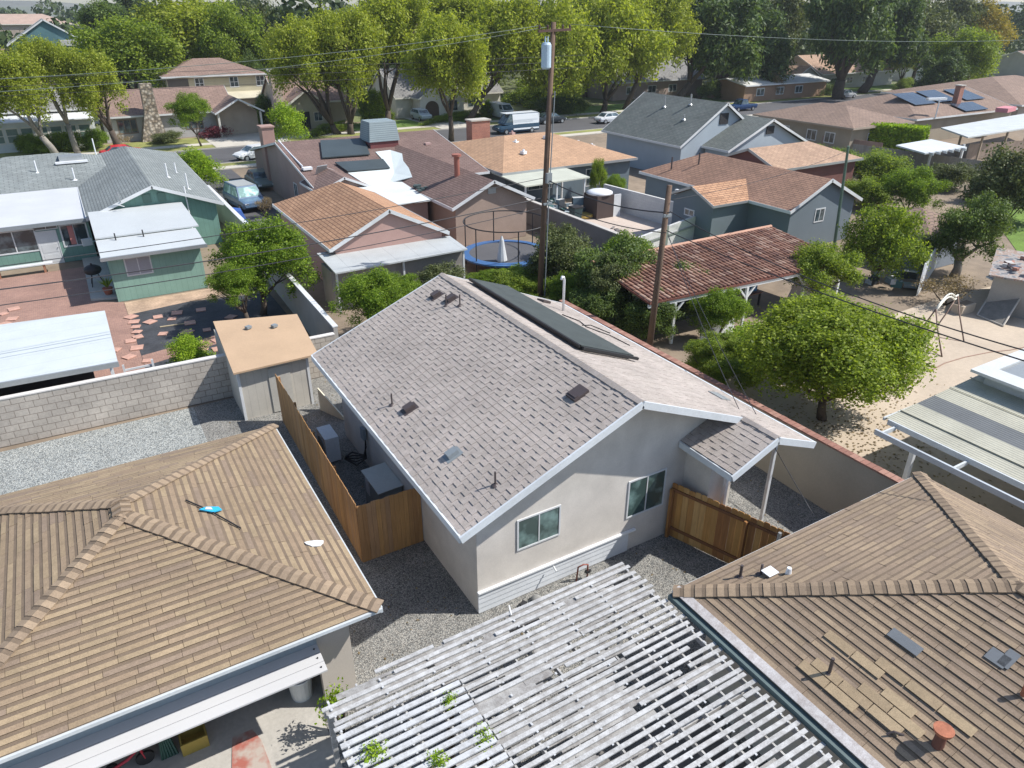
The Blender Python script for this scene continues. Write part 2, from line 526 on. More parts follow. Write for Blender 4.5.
def ridge_caps(a, b, n1, n2, mat, parent, step=.2, half=.16, lift=.035, name='ridge_cap', seed=3, over=.05, dark=None):
    """row of bent cap shingles from the low end a to the high end b; n1,n2 normals of the two slopes"""
    rd = random.Random(seed)
    a, b = Vector(a), Vector(b); d = (b - a).normalized(); L = (b - a).length
    n1, n2 = Vector(n1).normalized(), Vector(n2).normalized()
    up = (n1 + n2).normalized()
    s1 = n1.cross(d).normalized(); s1 = s1 if s1.dot(up) < 0 else -s1
    s2 = n2.cross(d).normalized(); s2 = s2 if s2.dot(up) < 0 else -s2
    if abs(s1.dot(s2)) > .999 and s1.dot(s2) > 0: s2 = -s2
    mb = MB(); s = 0.0
    while s < L:
        e = min(s + step + over, L + .05)
        j = rd.uniform(-.01, .01); hl = lift + rd.uniform(-.004, .006)
        C0, C1 = a + d * s, a + d * e
        q = [C0 + s1 * (half + j) + n1 * (.03 + hl), C0 + up * (.045 + hl), C0 + s2 * (half + j) + n2 * (.03 + hl),
             C1 + s2 * (half + j) + n2 * .03, C1 + up * .045, C1 + s1 * (half + j) + n1 * .03]
        lo = [C0 + s1 * (half + j), C0, C0 + s2 * (half + j)]
        i = len(mb.v); mb.v += [tuple(x) for x in q + lo]
        for f in ((0, 1, 4, 5), (1, 2, 3, 4), (6, 7, 1, 0), (7, 8, 2, 1), (6, 0, 5), (8, 3, 2)):
            mb.f.append(tuple(i + k for k in f)); mb.mi.append(0); mb.uv += [(0, 0)] * len(f)
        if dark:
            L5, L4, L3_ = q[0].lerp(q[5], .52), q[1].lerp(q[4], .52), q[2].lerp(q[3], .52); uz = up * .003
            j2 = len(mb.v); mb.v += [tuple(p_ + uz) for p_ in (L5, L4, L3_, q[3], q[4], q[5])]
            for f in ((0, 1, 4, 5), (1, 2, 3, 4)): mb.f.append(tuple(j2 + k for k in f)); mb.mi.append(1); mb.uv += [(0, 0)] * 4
        s += step
    return mb.build(name, [mat, dark] if dark else mat, parent)
def normal_of(p):
    n = (Vector(p[1]) - Vector(p[0])).cross(Vector(p[2]) - Vector(p[0])).normalized()
    return n if n.z > 0 else -n

# ---------------------------------------------------------------- trees
def leaf_arrays(n, pos, nrm, size, seed, jitter=.8, aspect=1.7):
    g = np.random.default_rng(seed)
    nr = nrm + g.normal(0, jitter, (n, 3)); nr /= np.linalg.norm(nr, axis=1)[:, None] + 1e-9
    ref = g.normal(0, 1, (n, 3)); t = np.cross(nr, ref); t /= np.linalg.norm(t, axis=1)[:, None] + 1e-9
    b = np.cross(nr, t); s = (size * g.uniform(.6, 1.35, n))[:, None]
    v = np.empty((n, 4, 3))
    v[:, 0] = pos - t * s * aspect / 2; v[:, 1] = pos - b * s / 2 + nr * s * .12
    v[:, 2] = pos + t * s * aspect / 2; v[:, 3] = pos + b * s / 2 + nr * s * .12
    return v.reshape(-1, 3)
def quads_mesh(name, v, mat, tris=None):
    me = bpy.data.meshes.new(name); n = len(v) // 4
    me.vertices.add(len(v)); me.vertices.foreach_set('co', np.asarray(v, dtype=np.float32).ravel())
    me.loops.add(4 * n); me.loops.foreach_set('vertex_index', np.arange(4 * n, dtype=np.int32))
    me.polygons.add(n); me.polygons.foreach_set('loop_start', np.arange(0, 4 * n, 4, dtype=np.int32))
    me.update(calc_edges=True); me.materials.append(mat)
    return me
def crown_mesh(name, mat, nblob=26, nleaf=9000, leaf=.045, seed=1, blob=(.26, .42), flat=.0, core=.75, drop=.25, jitter=.8, aspect=1.7, tall=1.0, norm=1.0):
    """unit crown (radius 1) made of many leaf clumps over uneven lobes"""
    g = np.random.default_rng(seed)
    d = g.normal(0, 1, (nblob, 3)); d /= np.linalg.norm(d, axis=1)[:, None]
    d[:, 2] = np.where(d[:, 2] < -.55, -d[:, 2] * .6, d[:, 2])
    rad = g.uniform(.35, core + .16, nblob)[:, None]; c = d * rad
    r = g.uniform(blob[0], blob[1], nblob)
    w = r ** 2; w /= w.sum()
    # twig clusters inside each lobe
    ncl = max(60, nleaf // 22)
    bi = g.choice(nblob, ncl, p=w)
    dd = g.normal(0, 1, (ncl, 3)); dd /= np.linalg.norm(dd, axis=1)[:, None]
    dd[:, 2] = np.where((dd[:, 2] < 0) & (g.random(ncl) > drop), -dd[:, 2], dd[:, 2])
    cp = c[bi] + dd * (r[bi] * g.uniform(.66, 1.12, ncl) ** 1.0)[:, None] * np.array([.92, .92, tall])
    ci = g.integers(0, ncl, nleaf)
    sp = leaf * 2.1
    pos = cp[ci] + g.normal(0, 1, (nleaf, 3)) * sp
    pos = pos * norm; nr = dd[ci] * .8 + np.array([0, 0, .45])
    v = leaf_arrays(nleaf, pos, nr, leaf, seed + 5, jitter, aspect)
    return quads_mesh(name, v, mat)
def trunk_mb(base, top, r, spread, nb=4, seed=1, h_fork=.35, n=7):
    rd = random.Random(seed); b, t = Vector(base), Vector(top)
    mb = MB(); f = b.lerp(t, h_fork) + Vector((rd.uniform(-.1, .1), rd.uniform(-.1, .1), 0)) * r * 5
    mb.tube([b, b.lerp(f, .5) + Vector((rd.uniform(-1, 1), rd.uniform(-1, 1), 0)) * r * .4, f], [r * 1.25, r, r * .85], n)
    for i in range(nb):
        a = 2 * math.pi * (i + rd.random() * .6) / nb
        e = Vector((t.x + math.cos(a) * spread, t.y + math.sin(a) * spread, t.z + rd.uniform(-.25, .2) * abs(t.z - f.z)))
        m = f.lerp(e, .5) + Vector((0, 0, .08 * (e - f).length))
        mb.tube([f, f.lerp(m, .5) + Vector((rd.uniform(-.1, .1), 0, 0)) * spread, m, e], [r * .6, r * .48, r * .34, r * .12], n)
        for k in range(2):
            e2 = m + Vector((rd.uniform(-1, 1), rd.uniform(-1, 1), rd.uniform(.3, 1))) * spread * .55
            mb.tube([m, m.lerp(e2, .5), e2], [r * .26, r * .18, r * .06], 5)
    return mb
def tree(name, label, cat, proto, c, rad, base=None, tr=.2, nb=4, bark=None, rz=None, group=None, seed=None, fork=.35):
    """proto: crown mesh; c: crown centre; rad: (rx,ry,rz)"""
    sd = seed or int(abs(c[0] * 13 + c[1] * 7)) + 3
    base = base or (c[0], c[1], 0)
    root = thing(name, label, cat, base, group=group)
    t = trunk_mb(base, (c[0], c[1], c[2]), tr, (rad[0] + rad[1]) * .3, nb, sd, fork)
    t.build('trunk', bark or M_bark, root, smooth=True)
    o = bpy.data.objects.new('crown', proto); COL.objects.link(o); o.parent = root
    o.location = (c[0] - base[0], c[1] - base[1], c[2] - base[2]); o.scale = rad
    o.rotation_euler = (0, 0, rz if rz is not None else (sd * 1.7) % 6.28)
    return root
def tree_px(name, label, cat, proto, cpx, cpy, Y, rpx, rpz, base_x=None, deep=1.0, **kw):
    """crown placed so that its centre stands on the plane y=Y at its real size"""
    c = at_y(cpx, cpy, Y); s = depth_of(c) / FPX
    b = (base_x if base_x is not None else c[0], Y, 0)
    return tree(name, label, cat, proto, c, (rpx * s, rpx * s * deep, rpz * s), base=b, **kw)
def shrub(name, label, proto, c, rad, cat='shrub', group=None, stem=True):
    root = thing(name, label, cat, (c[0], c[1], 0), group=group)
    o = bpy.data.objects.new('foliage', proto); COL.objects.link(o); o.parent = root
    o.location = (0, 0, c[2]); o.scale = rad; o.rotation_euler = (0, 0, (c[0] * 2.3 + c[1]) % 6.28)
    if stem:
        m = MB()
        for k in range(4):
            a = k * 1.57 + c[0]
            m.tube([(c[0], c[1], 0), (c[0] + math.cos(a) * rad[0] * .3, c[1] + math.sin(a) * rad[1] * .3, c[2] * .7),
                    (c[0] + math.cos(a) * rad[0] * .6, c[1] + math.sin(a) * rad[1] * .6, c[2] + rad[2] * .3)], [.05, .035, .015], 5)
        m.build('stem', M_bark, root, smooth=True)
    return root

LF = {
 'camphor': leafmat('camphor_leaves', (.17, .22, .025), (.29, .35, .04), (.44, .48, .08), .5),
 'green': leafmat('green_leaves', (.09, .145, .02), (.20, .28, .035), (.34, .42, .06), .5),
 'citrus': leafmat('citrus_leaves', (.07, .13, .016), (.17, .27, .026), (.31, .43, .05), .5),
 'dark': leafmat('dark_leaves', (.055, .095, .026), (.11, .17, .042), (.20, .27, .07), .4),
 'olive': leafmat('olive_leaves', (.06, .08, .028), (.11, .14, .05), (.18, .20, .075), .3),
 'cedar': leafmat('cedar_needles', (.04, .08, .025), (.085, .14, .04), (.16, .22, .06), .35),
 'lime': leafmat('lime_leaves', (.13, .22, .012), (.24, .38, .02), (.38, .50, .04), .4),
 'autumn': leafmat('turning_leaves', (.16, .15, .02), (.30, .25, .03), (.42, .30, .05), .4),
 'red': leafmat('red_leaves', (.10, .02, .03), (.18, .03, .05), (.25, .06, .08), .3),
 'dry': leafmat('dry_leaves', (.16, .12, .07), (.26, .20, .12), (.36, .28, .18), .3),
}
CR = {
 'camphorA': crown_mesh('camphor_crown_a', LF['camphor'], 52, 30000, .036, 1, (.15, .28), tall=1.35, drop=.5),
 'camphorB': crown_mesh('camphor_crown_b', LF['camphor'], 48, 30000, .036, 2, (.15, .30), tall=1.4, drop=.5),
 'camphorC': crown_mesh('camphor_crown_c', LF['camphor'], 44, 28000, .036, 21, (.17, .32), tall=1.3, drop=.5),
 'greenA': crown_mesh('green_crown_a', LF['green'], 50, 26000, .036, 3, (.15, .29), drop=.5),
 'greenN': crown_mesh('near_green_crown', LF['green'], 75, 110000, .019, 4, (.12, .25), core=.82, drop=.5, norm=.86),
 'roundN': crown_mesh('round_tree_crown', leafmat('fresh_green_leaves', (.12, .175, .02), (.24, .32, .035), (.38, .46, .06), .5), 64, 110000, .019, 77, (.16, .3), core=.58, drop=.55, norm=.97),
 'citrusN': crown_mesh('near_citrus_crown', LF['citrus'], 56, 38000, .025, 5, (.14, .28), core=.78, drop=.5, norm=.9),
 'darkA': crown_mesh('dark_crown_a', LF['dark'], 36, 20000, .042, 6, (.22, .36)),
 'darkN': crown_mesh('near_dark_crown', LF['dark'], 54, 36000, .028, 7, (.14, .28), core=.8, drop=.5, norm=.88),
 'oliveA': crown_mesh('olive_crown_a', LF['olive'], 36, 18000, .042, 8, (.2, .34)),
 'cedar': crown_mesh('cedar_crown', LF['cedar'], 70, 26000, .04, 9, (.14, .26), core=.9, jitter=.5, aspect=3.0),
 'lime': crown_mesh('lime_crown', LF['lime'], 30, 12000, .04, 10, (.22, .36)),
 'autumn': crown_mesh('turning_crown', LF['autumn'], 28, 9000, .038, 12, (.2, .34)),
 'red': crown_mesh('red_crown', LF['red'], 18, 2500, .07, 13),
 'dry': crown_mesh('dry_crown', LF['dry'], 22, 2500, .04, 14),
}
# ================================================================ SETTING: the ground
def sheet(name, pts, z, mat, kind='structure', label=None):
    mb = MB(); mb.poly([(x, y, z) for x, y in pts]); o = mb.build(name, mat)
    return tag(o, label, None, None, kind)
def rect(x0, x1, y0, y1): return [(x0, y0), (x1, y0), (x1, y1), (x0, y1)]
M_soil = plain('dry_soil', (.235, .185, .135), .95, (.08, .3), (1.3, .2), bump=(10, .4))
M_gravel = gravel('grey_gravel', [(.15, .16, .155), (.34, .34, .32), (.45, .43, .39), (.27, .28, .27), (.53, .51, .46), (.37, .36, .335)], 32, .28)
M_gravel2 = gravel('pale_gravel', [(.24, .27, .27), (.46, .49, .48), (.60, .62, .58), (.38, .41, .41), (.66, .67, .62)], 24)
M_sand = plain('sandy_concrete', (.48, .40, .31), .95, (.35, .12), (5, .08), bump=(40, .15))
M_asphalt = plain('asphalt', (.085, .085, .09), .9, (.3, .15), (20, .12), bump=(60, .3))
M_lawn = plain('lawn_grass', (.12, .20, .03), .95, (.5, .35), (9, .3), bump=(30, .8))
M_drylawn = plain('dry_lawn_grass', (.23, .24, .07), .95, (.4, .3), (9, .25), bump=(30, .8))
M_fabric = plain('dark_weed_fabric', (.05, .053, .06), .8, (1.2, .35), (9, .3))
M_brickpave = bricks('brick_paving', (.36, .215, .165), (.29, .17, .135), (.19, .135, .115), .2, .1, .008, .2, .3, .9, .15)

sheet('ground', rect(-6000, 6000, -600, 7000), -0.02, M_soil)
sheet('gravel_yard', [(2.0, 3.0), (19, 3.0), (18.8, 29.1), (2.0, 29.1)], 0.0, M_gravel)
sheet('gravel_path', rect(-14, 2.0, 12.6, 29.1), 0.001, M_gravel2)
sheet('concrete_slab', [(-9, 2.0), (2.02, 2.0), (2.02, 12.3), (2.75, 12.3), (2.75, 19.95), (-9, 19.95)], 0.012, M_conc)
sheet('shaded_patio_slab', rect(3.6, 9.6, 1.5, 8.3), 0.008, plain('shaded_patio_concrete', (.20, .19, .18), .9, (.6, .3), (6, .2)))  # dark sheet under the pergola; shade between the slats put into its colour
sheet('sandy_yard', [(18.95, 2), (60, 2), (60, 12), (47, 20.5), (40, 21), (19.2, 20)], 0.004, M_sand)
# backyard of the green house
sheet('brick_patio', [(-9, 29.6), (0.75, 29.6), (0.75, 43.9), (0.4, 44), (-.8, 45), (-.8, 52), (-9, 52)], 0.004, M_brickpave)
sheet('weed_fabric', [(0.76, 29.5), (8.1, 29.5), (8.1, 41.3), (0.76, 42.6)], 0.005, M_fabric)
sheet('brick_border', [(0.77, 34.3), (7.0, 36.0), (7.0, 36.9), (0.77, 35.6)], 0.012, M_brickpave)
sheet('brick_edging', [(0.77, 41.6), (5.6, 42.3), (6.6, 42.9), (6.6, 43.7), (.77, 43.7)], 0.012, plain('dusty_path', (.42, .30, .21), .95, (1, .3), (8, .2)))
sheet('fabric_bed', [(-6.0, 37.5), (-3.1, 37.3), (-3.2, 41.6), (-6.0, 41.6)], 0.011, M_fabric)
# streets
SY0, SY1 = 83.5, 93.8
sheet('street', rect(-260, 420, SY0, SY1), 0.0, M_asphalt)
def kerb(name, y0, y1, x0=-260, x1=420):
    mb = MB(); mb.box(x0, x1, y0, y1, -.01, .12); tag(mb.build(name, M_conc), kind='structure')
kerb('kerb_near', SY0 - .18, SY0); kerb('kerb_far', SY1, SY1 + .18)
M_walk = plain('sidewalk_concrete', (.50, .47, .41), .92, (.5, .12), (9, .08))
mb = MB(); mb.box(-260, 420, 96.6, 98.2, 0, .11); tag(mb.build('sidewalk', M_walk), kind='structure')
mb = MB(); mb.box(-260, 420, 80.2, 81.6, 0, .11); tag(mb.build('sidewalk', M_walk), kind='structure')
sheet('verge', rect(-260, 420, SY1 + .18, 96.6), .08, M_drylawn)
sheet('verge', rect(-260, 420, 81.6, SY0 - .18), .08, M_drylawn)
sheet('front_lawn', rect(-40, 15.2, 98.2, 103.2), .09, M_drylawn)
sheet('front_lawn', rect(34, 200, 98.2, 105.5), .09, M_lawn)
sheet('driveway', rect(15.2, 24.0, 94.0, 116), .125, M_walk)
sheet('driveway', rect(9.2, 14.0, 47, 83.3), .006, M_asphalt)
sheet('driveway', rect(44.5, 50, 94.0, 107), .125, M_walk)
sheet('driveway', rect(86, 92.5, 66, 83.3), .125, M_walk)
sheet('concrete_yard', [(29.3, 33), (37.6, 37.0), (43, 50), (29.3, 51)], .006, plain('pinkish_concrete', (.50, .42, .36), .9, (.4, .15), (6, .1)))
sheet('grass_yard', [(29.5, 29.2), (40, 30), (38, 36.5), (29.5, 35)], .006, M_lawn)
sheet('grass_yard', [(47.5, 19), (75, 14), (80, 40), (62, 30)], .006, M_lawn)
sheet('side_street', [(150, 94.0), (170, 94.0), (420, 300), (390, 300)], .0, M_asphalt)

sheet('far_ground', rect(-600, 900, 107.1, 900), 0.0, plain('scrubby_green_ground', (.13, .15, .06), .95, (.03, .3), (.4, .3)))
# ================================================================ MAIN HOUSE
sh_main = shingle_isl('pinkish_grey_shingles', [(.365, .325, .295), (.38, .335, .305), (.355, .315, .285), (.39, .345, .315), (.37, .33, .30), (.35, .31, .28)], .26, .17)
sh_right = sh_main
sh_shade = plain('shingle_edge_shade', (.17, .14, .13), .95, None, (40, .2))  # edge shade put into the colour, only on slopes facing away from the sun
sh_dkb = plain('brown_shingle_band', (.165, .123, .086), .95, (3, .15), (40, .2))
MX0, MX1, RX, MY0, MY1 = 5.87, 16.66, 11.13, 12.28, 24.0
ZR, SL = 5.61, .408
zl = lambda x: ZR - SL * (RX - x)
zr_ = lambda x: ZR - SL * (x - RX)
main = thing('stucco_house', 'beige stucco house with pinkish grey shingle roof and two front windows, centre of photo', 'house', (11.5, 19, 0))
WX0, WX1, WY0, WY1 = 6.66, 15.9, 13.04, 23.75
mb = MB()
t = .17
front = [(WX0, WY0, 0), (WX1, WY0, 0), (WX1, WY0, zr_(WX1) - t), (RX, WY0, ZR - t), (WX0, WY0, zl(WX0) - t)]
mb.poly(front)
mb.poly([(x, WY1, z) for x, y, z in front][::-1])
mb.poly([(WX0, WY1, 0), (WX0, WY0, 0), (WX0, WY0, zl(WX0) - t), (WX0, WY1, zl(WX0) - t)])
mb.poly([(WX1, WY0, 0), (WX1, WY1, 0), (WX1, WY1, zr_(WX1) - t), (WX1, WY0, zr_(WX1) - t)])
wall = mb.build('wall', M_stucco, main)
# entry bay under the porch
mb = MB(); mb.box(13.72, 14.5, 12.0, WY0 - .003, 0, 3.3); mb.build('porch_wall', M_stucco, main)
W = (WX0, WX1, WY0, WY1)
left = [(MX0, MY0, zl(MX0)), (RX, MY0, ZR), (RX, MY1, ZR), (MX0, MY1, zl(MX0))]
right = [(RX, MY0, ZR), (15.02, MY0, zr_(15.02)), (15.02, 10.98, zr_(15.02)), (MX1, 10.98, zr_(MX1)), (MX1, MY1, zr_(MX1)), (RX, MY1, ZR)]
pz = zr_(15.02)
pl = [(13.42, 10.98, pz - .42 * 1.6), (15.02, 10.98, pz), (15.02, MY0 + .01, pz), (15.02, WY0 - .01, pz - .002), (13.42, WY0 - .01, pz - .42 * 1.6)]
rf = MB(); rf.prism(left, .1)
rf.prism([right[0], right[1], (15.02, MY1, zr_(15.02)), right[5]], .1)
rf.prism([right[2], right[3], right[4], (15.02, MY1, zr_(15.02))], .1); rf.prism(pl, .1)
deck = rf.build('roof', plain('roof_underlay', (.30, .27, .25), .95), main)
shingle_courses(left, sh_main, deck, .175, .215, .24, .014, .5, .013, 'shingles', 5, dark=sh_shade, alt=True)
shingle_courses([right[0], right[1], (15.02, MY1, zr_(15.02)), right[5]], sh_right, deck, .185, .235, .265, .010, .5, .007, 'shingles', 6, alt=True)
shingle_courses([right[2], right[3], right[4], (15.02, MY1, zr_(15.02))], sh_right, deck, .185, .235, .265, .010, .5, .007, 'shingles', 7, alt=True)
shingle_courses([pl[0], pl[1], pl[3], pl[4]], sh_main, deck, .175, .215, .24, .014, .5, .013, 'shingles', 8, dark=sh_shade, alt=True)
nl, nr2, npz = normal_of(left), normal_of(right), normal_of(pl)
ridge_caps((RX, MY0, ZR + .01), (RX, MY1, ZR + .01), nl, nr2, sh_main, deck, .2, .14, .012)
ridge_caps((15.02, 10.98, pz + .01), (15.02, MY0, pz + .01), npz, nr2, sh_main, deck, .2, .12, .012)
# fascia boards
f = MB()
def fa(a, b, h=.2, t=.05): f.beam(a, b, t, h)
dz = .085
yf = MY0 - .03
fa((MX0 - .03, yf, zl(MX0) - dz), (RX, yf, ZR - dz + .02)); fa((RX, yf, ZR - dz + .02), (14.99, yf, pz - dz))
fa((MX0 - .03, yf + .03, zl(MX0) - dz), (MX0 - .03, MY1, zl(MX0) - dz))
fa((13.39, 10.95, pz - .7 - dz), (15.02, 10.95, pz - dz)); fa((15.02, 10.95, pz - dz), (MX1 + .03, 10.95, zr_(MX1) - dz))
fa((13.39, 10.98, pz - .7 - dz), (13.39, WY0 - .02, pz - .7 - dz)); fa((MX1 + .03, 10.98, zr_(MX1) - dz), (MX1 + .03, MY1, zr_(MX1) - dz))
fa((MX0, MY1 + .03, zl(MX0) - dz), (RX, MY1 + .03, ZR - dz)); fa((RX, MY1 + .03, ZR - dz), (MX1, MY1 + .03, zr_(MX1) - dz))
f.build('fascia', plain('fascia_paint', (.60, .64, .67), .5), deck)
window(main, 'S', W, 7.86 - WX0, 1.62, 1.38, 1.02, M_white, glass('green_window_glass', (.05, .085, .08)), 1, .05)
window(main, 'S', W, 11.58 - WX0, 1.22, 1.42, 1.32, M_white, glass('green_window_glass'), 1, .05)
# siding band
s = MB()
for k in range(4):
    z0 = .02 + k * .165
    s.hexa([(WX0 - .01, WY0 - .05, z0), (11.72, WY0 - .05, z0), (11.72, WY0 - .003, z0), (WX0 - .01, WY0 - .003, z0)],
           [(WX0 - .01, WY0 - .035, z0 + .16), (11.72, WY0 - .035, z0 + .16), (11.72, WY0 - .003, z0 + .16), (WX0 - .01, WY0 - .003, z0 + .16)])
sd = s.build('siding', plain('white_siding', (.60, .63, .66), .6), main)
s = MB(); s.box(WX0 - .02, 11.95, WY0 - .09, WY0 - .004, .70, .755); s.build('ledge', M_whitemetal, main)
s = MB(); s.tube([(8.95, WY0 - .17, .74), (8.95, WY0 - .32, .66)], .025); s.build('drain_spout', M_white, main)
# door, posts
door(main, 'S', (14.55, 15.5, WY0, WY1), 0.0, .9, 2.05, plain('porch_door_paint', (.70, .69, .67), .5))
for (px_, py_, zz) in ((16.3, 11.95, zr_(16.3)), (14.25, 11.85, pz - .36), (17.05, 11.6, 3)):
    if px_ > 17: continue
    s = MB(); s.box(px_ - .05, px_ + .05, py_ - .05, py_ + .05, 0, zz - .12); s.build('porch_post', M_white, main)
# roof fittings
def onL(x, y, off=0): return (x, y, zl(x) + off)
def onR(x, y, off=0): return (x, y, zr_(x) + off)
M_vent = plain('brown_vent_metal', (.07, .055, .055), .5)
for x, y, h in ((6.71, 18.5, .4), (7.21, 13.0, .4), (10.21, 21.8, .42), (10.5, 21.3, .42)):
    s = MB(); s.tube([onL(x, y, -.02), onL(x, y, h)], .026, 8); s.tube([onL(x, y, .0), onL(x, y, .05)], [.11, .05], 10); s.build('vent_pipe', M_vent, main)
tl = ('Y', -math.atan(SL)); tr2 = ('Y', math.atan(SL))
for x, y in ((6.98, 17.8), (6.97, 14.9), (10.29, 22.8), (10.5, 22.0)):
    s = MB(); s.obox(onL(x, y, .02), (.5, .4, .02), 0, tl); s.obox(onL(x - .02, y, .09), (.32, .24, .14), 0, tl); s.build('roof_vent', M_greymetal if y == 14.9 else M_vent, main)
s = MB(); s.obox(onL(10.3, 13.95, .06), (.5, .42, .10), 0, tl); s.obox(onL(10.15, 13.95, .12), (.1, .36, .04), 0, tl); s.build('roof_vent', M_vent, main)
s = MB(); s.obox(onR(15.87, 14.0, .03), (.45, .6, .03), 0, tr2); s.build('flashing', M_metal, main)
s = MB(); s.tube([onR(15.57, 22.3, 0), onR(15.57, 22.3, 1.3), onR(15.5, 22.25, 1.42), onR(15.4, 22.2, 1.42), onR(15.34, 22.17, 1.3)], .05, 10); s.build('mast_pipe', M_whitemetal, main, smooth=True)
# solar collector, raised on rails
s = MB(); q = [(12.1, 16.3), (14.29, 16.39), (13.95, 23.9), (12.1, 23.5)]
b = [onR(x, y, .16) for x, y in q]; tq = [onR(x, y, .21) for x, y in q]
s.hexa(b, tq); sp = s.build('solar_collector', plain('black_solar_mat', (.055, .065, .062), .55, (2, .2), None), main)
s = MB()
for y in (16.8, 19.3, 21.8, 23.3): s.beam(onR(12.2, y, .1), onR(13.9, y, .1), .05, .08)
s.build('rail', M_metal, sp)
s = MB(); s.beam(onR(12.1, 16.22, .14), onR(14.4, 16.3, .14), .09, .09); s.beam(onR(12.03, 16.3, .16), onR(12.03, 23.5, .16), .06, .1); s.build('header_pipe', M_black, sp)
# loose cables on the roof
s = MB()
s.tube([onR(14.9, 21.4, .03), onR(15.3, 20.8, .05), onR(15.1, 20.1, .03), onR(15.7, 19.4, .05), onR(15.9, 18.5, .03)], .02, 5)
s.tube([onR(15.0, 20.2, .03), onR(15.6, 20.5, .05), onR(16.1, 19.9, .03)], .02, 5); s.build('roof_cable', M_black, main)
s = MB(); s.obox(onR(15.3, 23.3, .05), (.5, .35, .09), .3, tr2); s.build('roof_vent', M_vent, main)
# front gas riser
g = thing('gas_pipe', 'rusty red gas pipe with bent top rising from gravel in front of siding', 'pipe', (9.95, 12.6, 0))
s = MB(); s.tube([(9.95, 12.6, 0), (9.95, 12.6, .55), (9.8, 12.6, .62), (9.65, 12.65, .55), (9.65, 12.7, 0)], .025, 8); s.build('pipe', plain('rusty_red_metal', (.25, .08, .06), .6), g, smooth=True)
s = MB(); s.obox((9.95, 12.6, .3), (.12, .09, .09)); s.tube([(9.88, 12.6, .3), (10.06, 12.6, .3)], .04); s.build('valve', M_black, g)

# condenser, cabinet beside the left wall
ac = thing('air_conditioner', 'white boxy air conditioner unit standing in shade by the house wall', 'air conditioner', (5.7, 22.7, 0))
s = MB(); s.box(5.42, 5.92, 22.1, 23.1, .08, 1.05); s.build('housing', plain('ac_white_paint', (.78, .79, .80), .5), ac, bevel=.02)
s = MB(); s.tube([(5.418, 22.6, .55), (5.39, 22.6, .55)], .38, 20); s.build('fan_grille', M_greymetal, ac)
s = MB(); s.box(5.45, 5.9, 22.2, 22.3, 0, .08); s.box(5.45, 5.9, 22.9, 23.0, 0, .08); s.build('foot', M_black, ac)
hz = thing('refrigerant_pipes', 'tangle of black pipes and valves between white air conditioner and house wall', 'pipes', (6.3, 21.3, 0))
s = MB()
for k in range(5):
    s.tube([(5.9, 21.6 - k * .05, .4 + .05 * k), (6.2, 21.2 + .1 * k, .25 + .08 * k), (6.5, 21.0 + .06 * k, .55), (6.6, 21.2, 1.3 - .1 * k)], .03, 6)
s.build('pipe', M_black, hz, smooth=True)
s = MB(); s.obox((6.55, 21.2, 1.45), (.12, .28, .42)); s.build('switch_box', M_greymetal, hz)
cb = thing('storage_cabinet', 'low grey metal cabinet with flat lid against shaded left wall', 'cabinet', (6.1, 18.6, 0))
s = MB(); s.box(5.85, 6.62, 18.0, 19.4, 0, 1.15); s.build('body', plain('cabinet_grey', (.30, .33, .335), .6), cb, bevel=.015)
s = MB(); s.hexa([(5.8, 17.94, 1.152), (6.64, 17.94, 1.19), (6.64, 19.46, 1.19), (5.8, 19.46, 1.152)], [(5.8, 17.94, 1.18), (6.64, 17.94, 1.22), (6.64, 19.46, 1.22), (5.8, 19.46, 1.18)]); s.build('lid', plain('lid_grey_green', (.55, .57, .54), .6), cb)
s = MB(); s.box(5.825, 5.849, 18.9, 19.2, .5, 1.05); s.build('label_plate', M_white, cb)

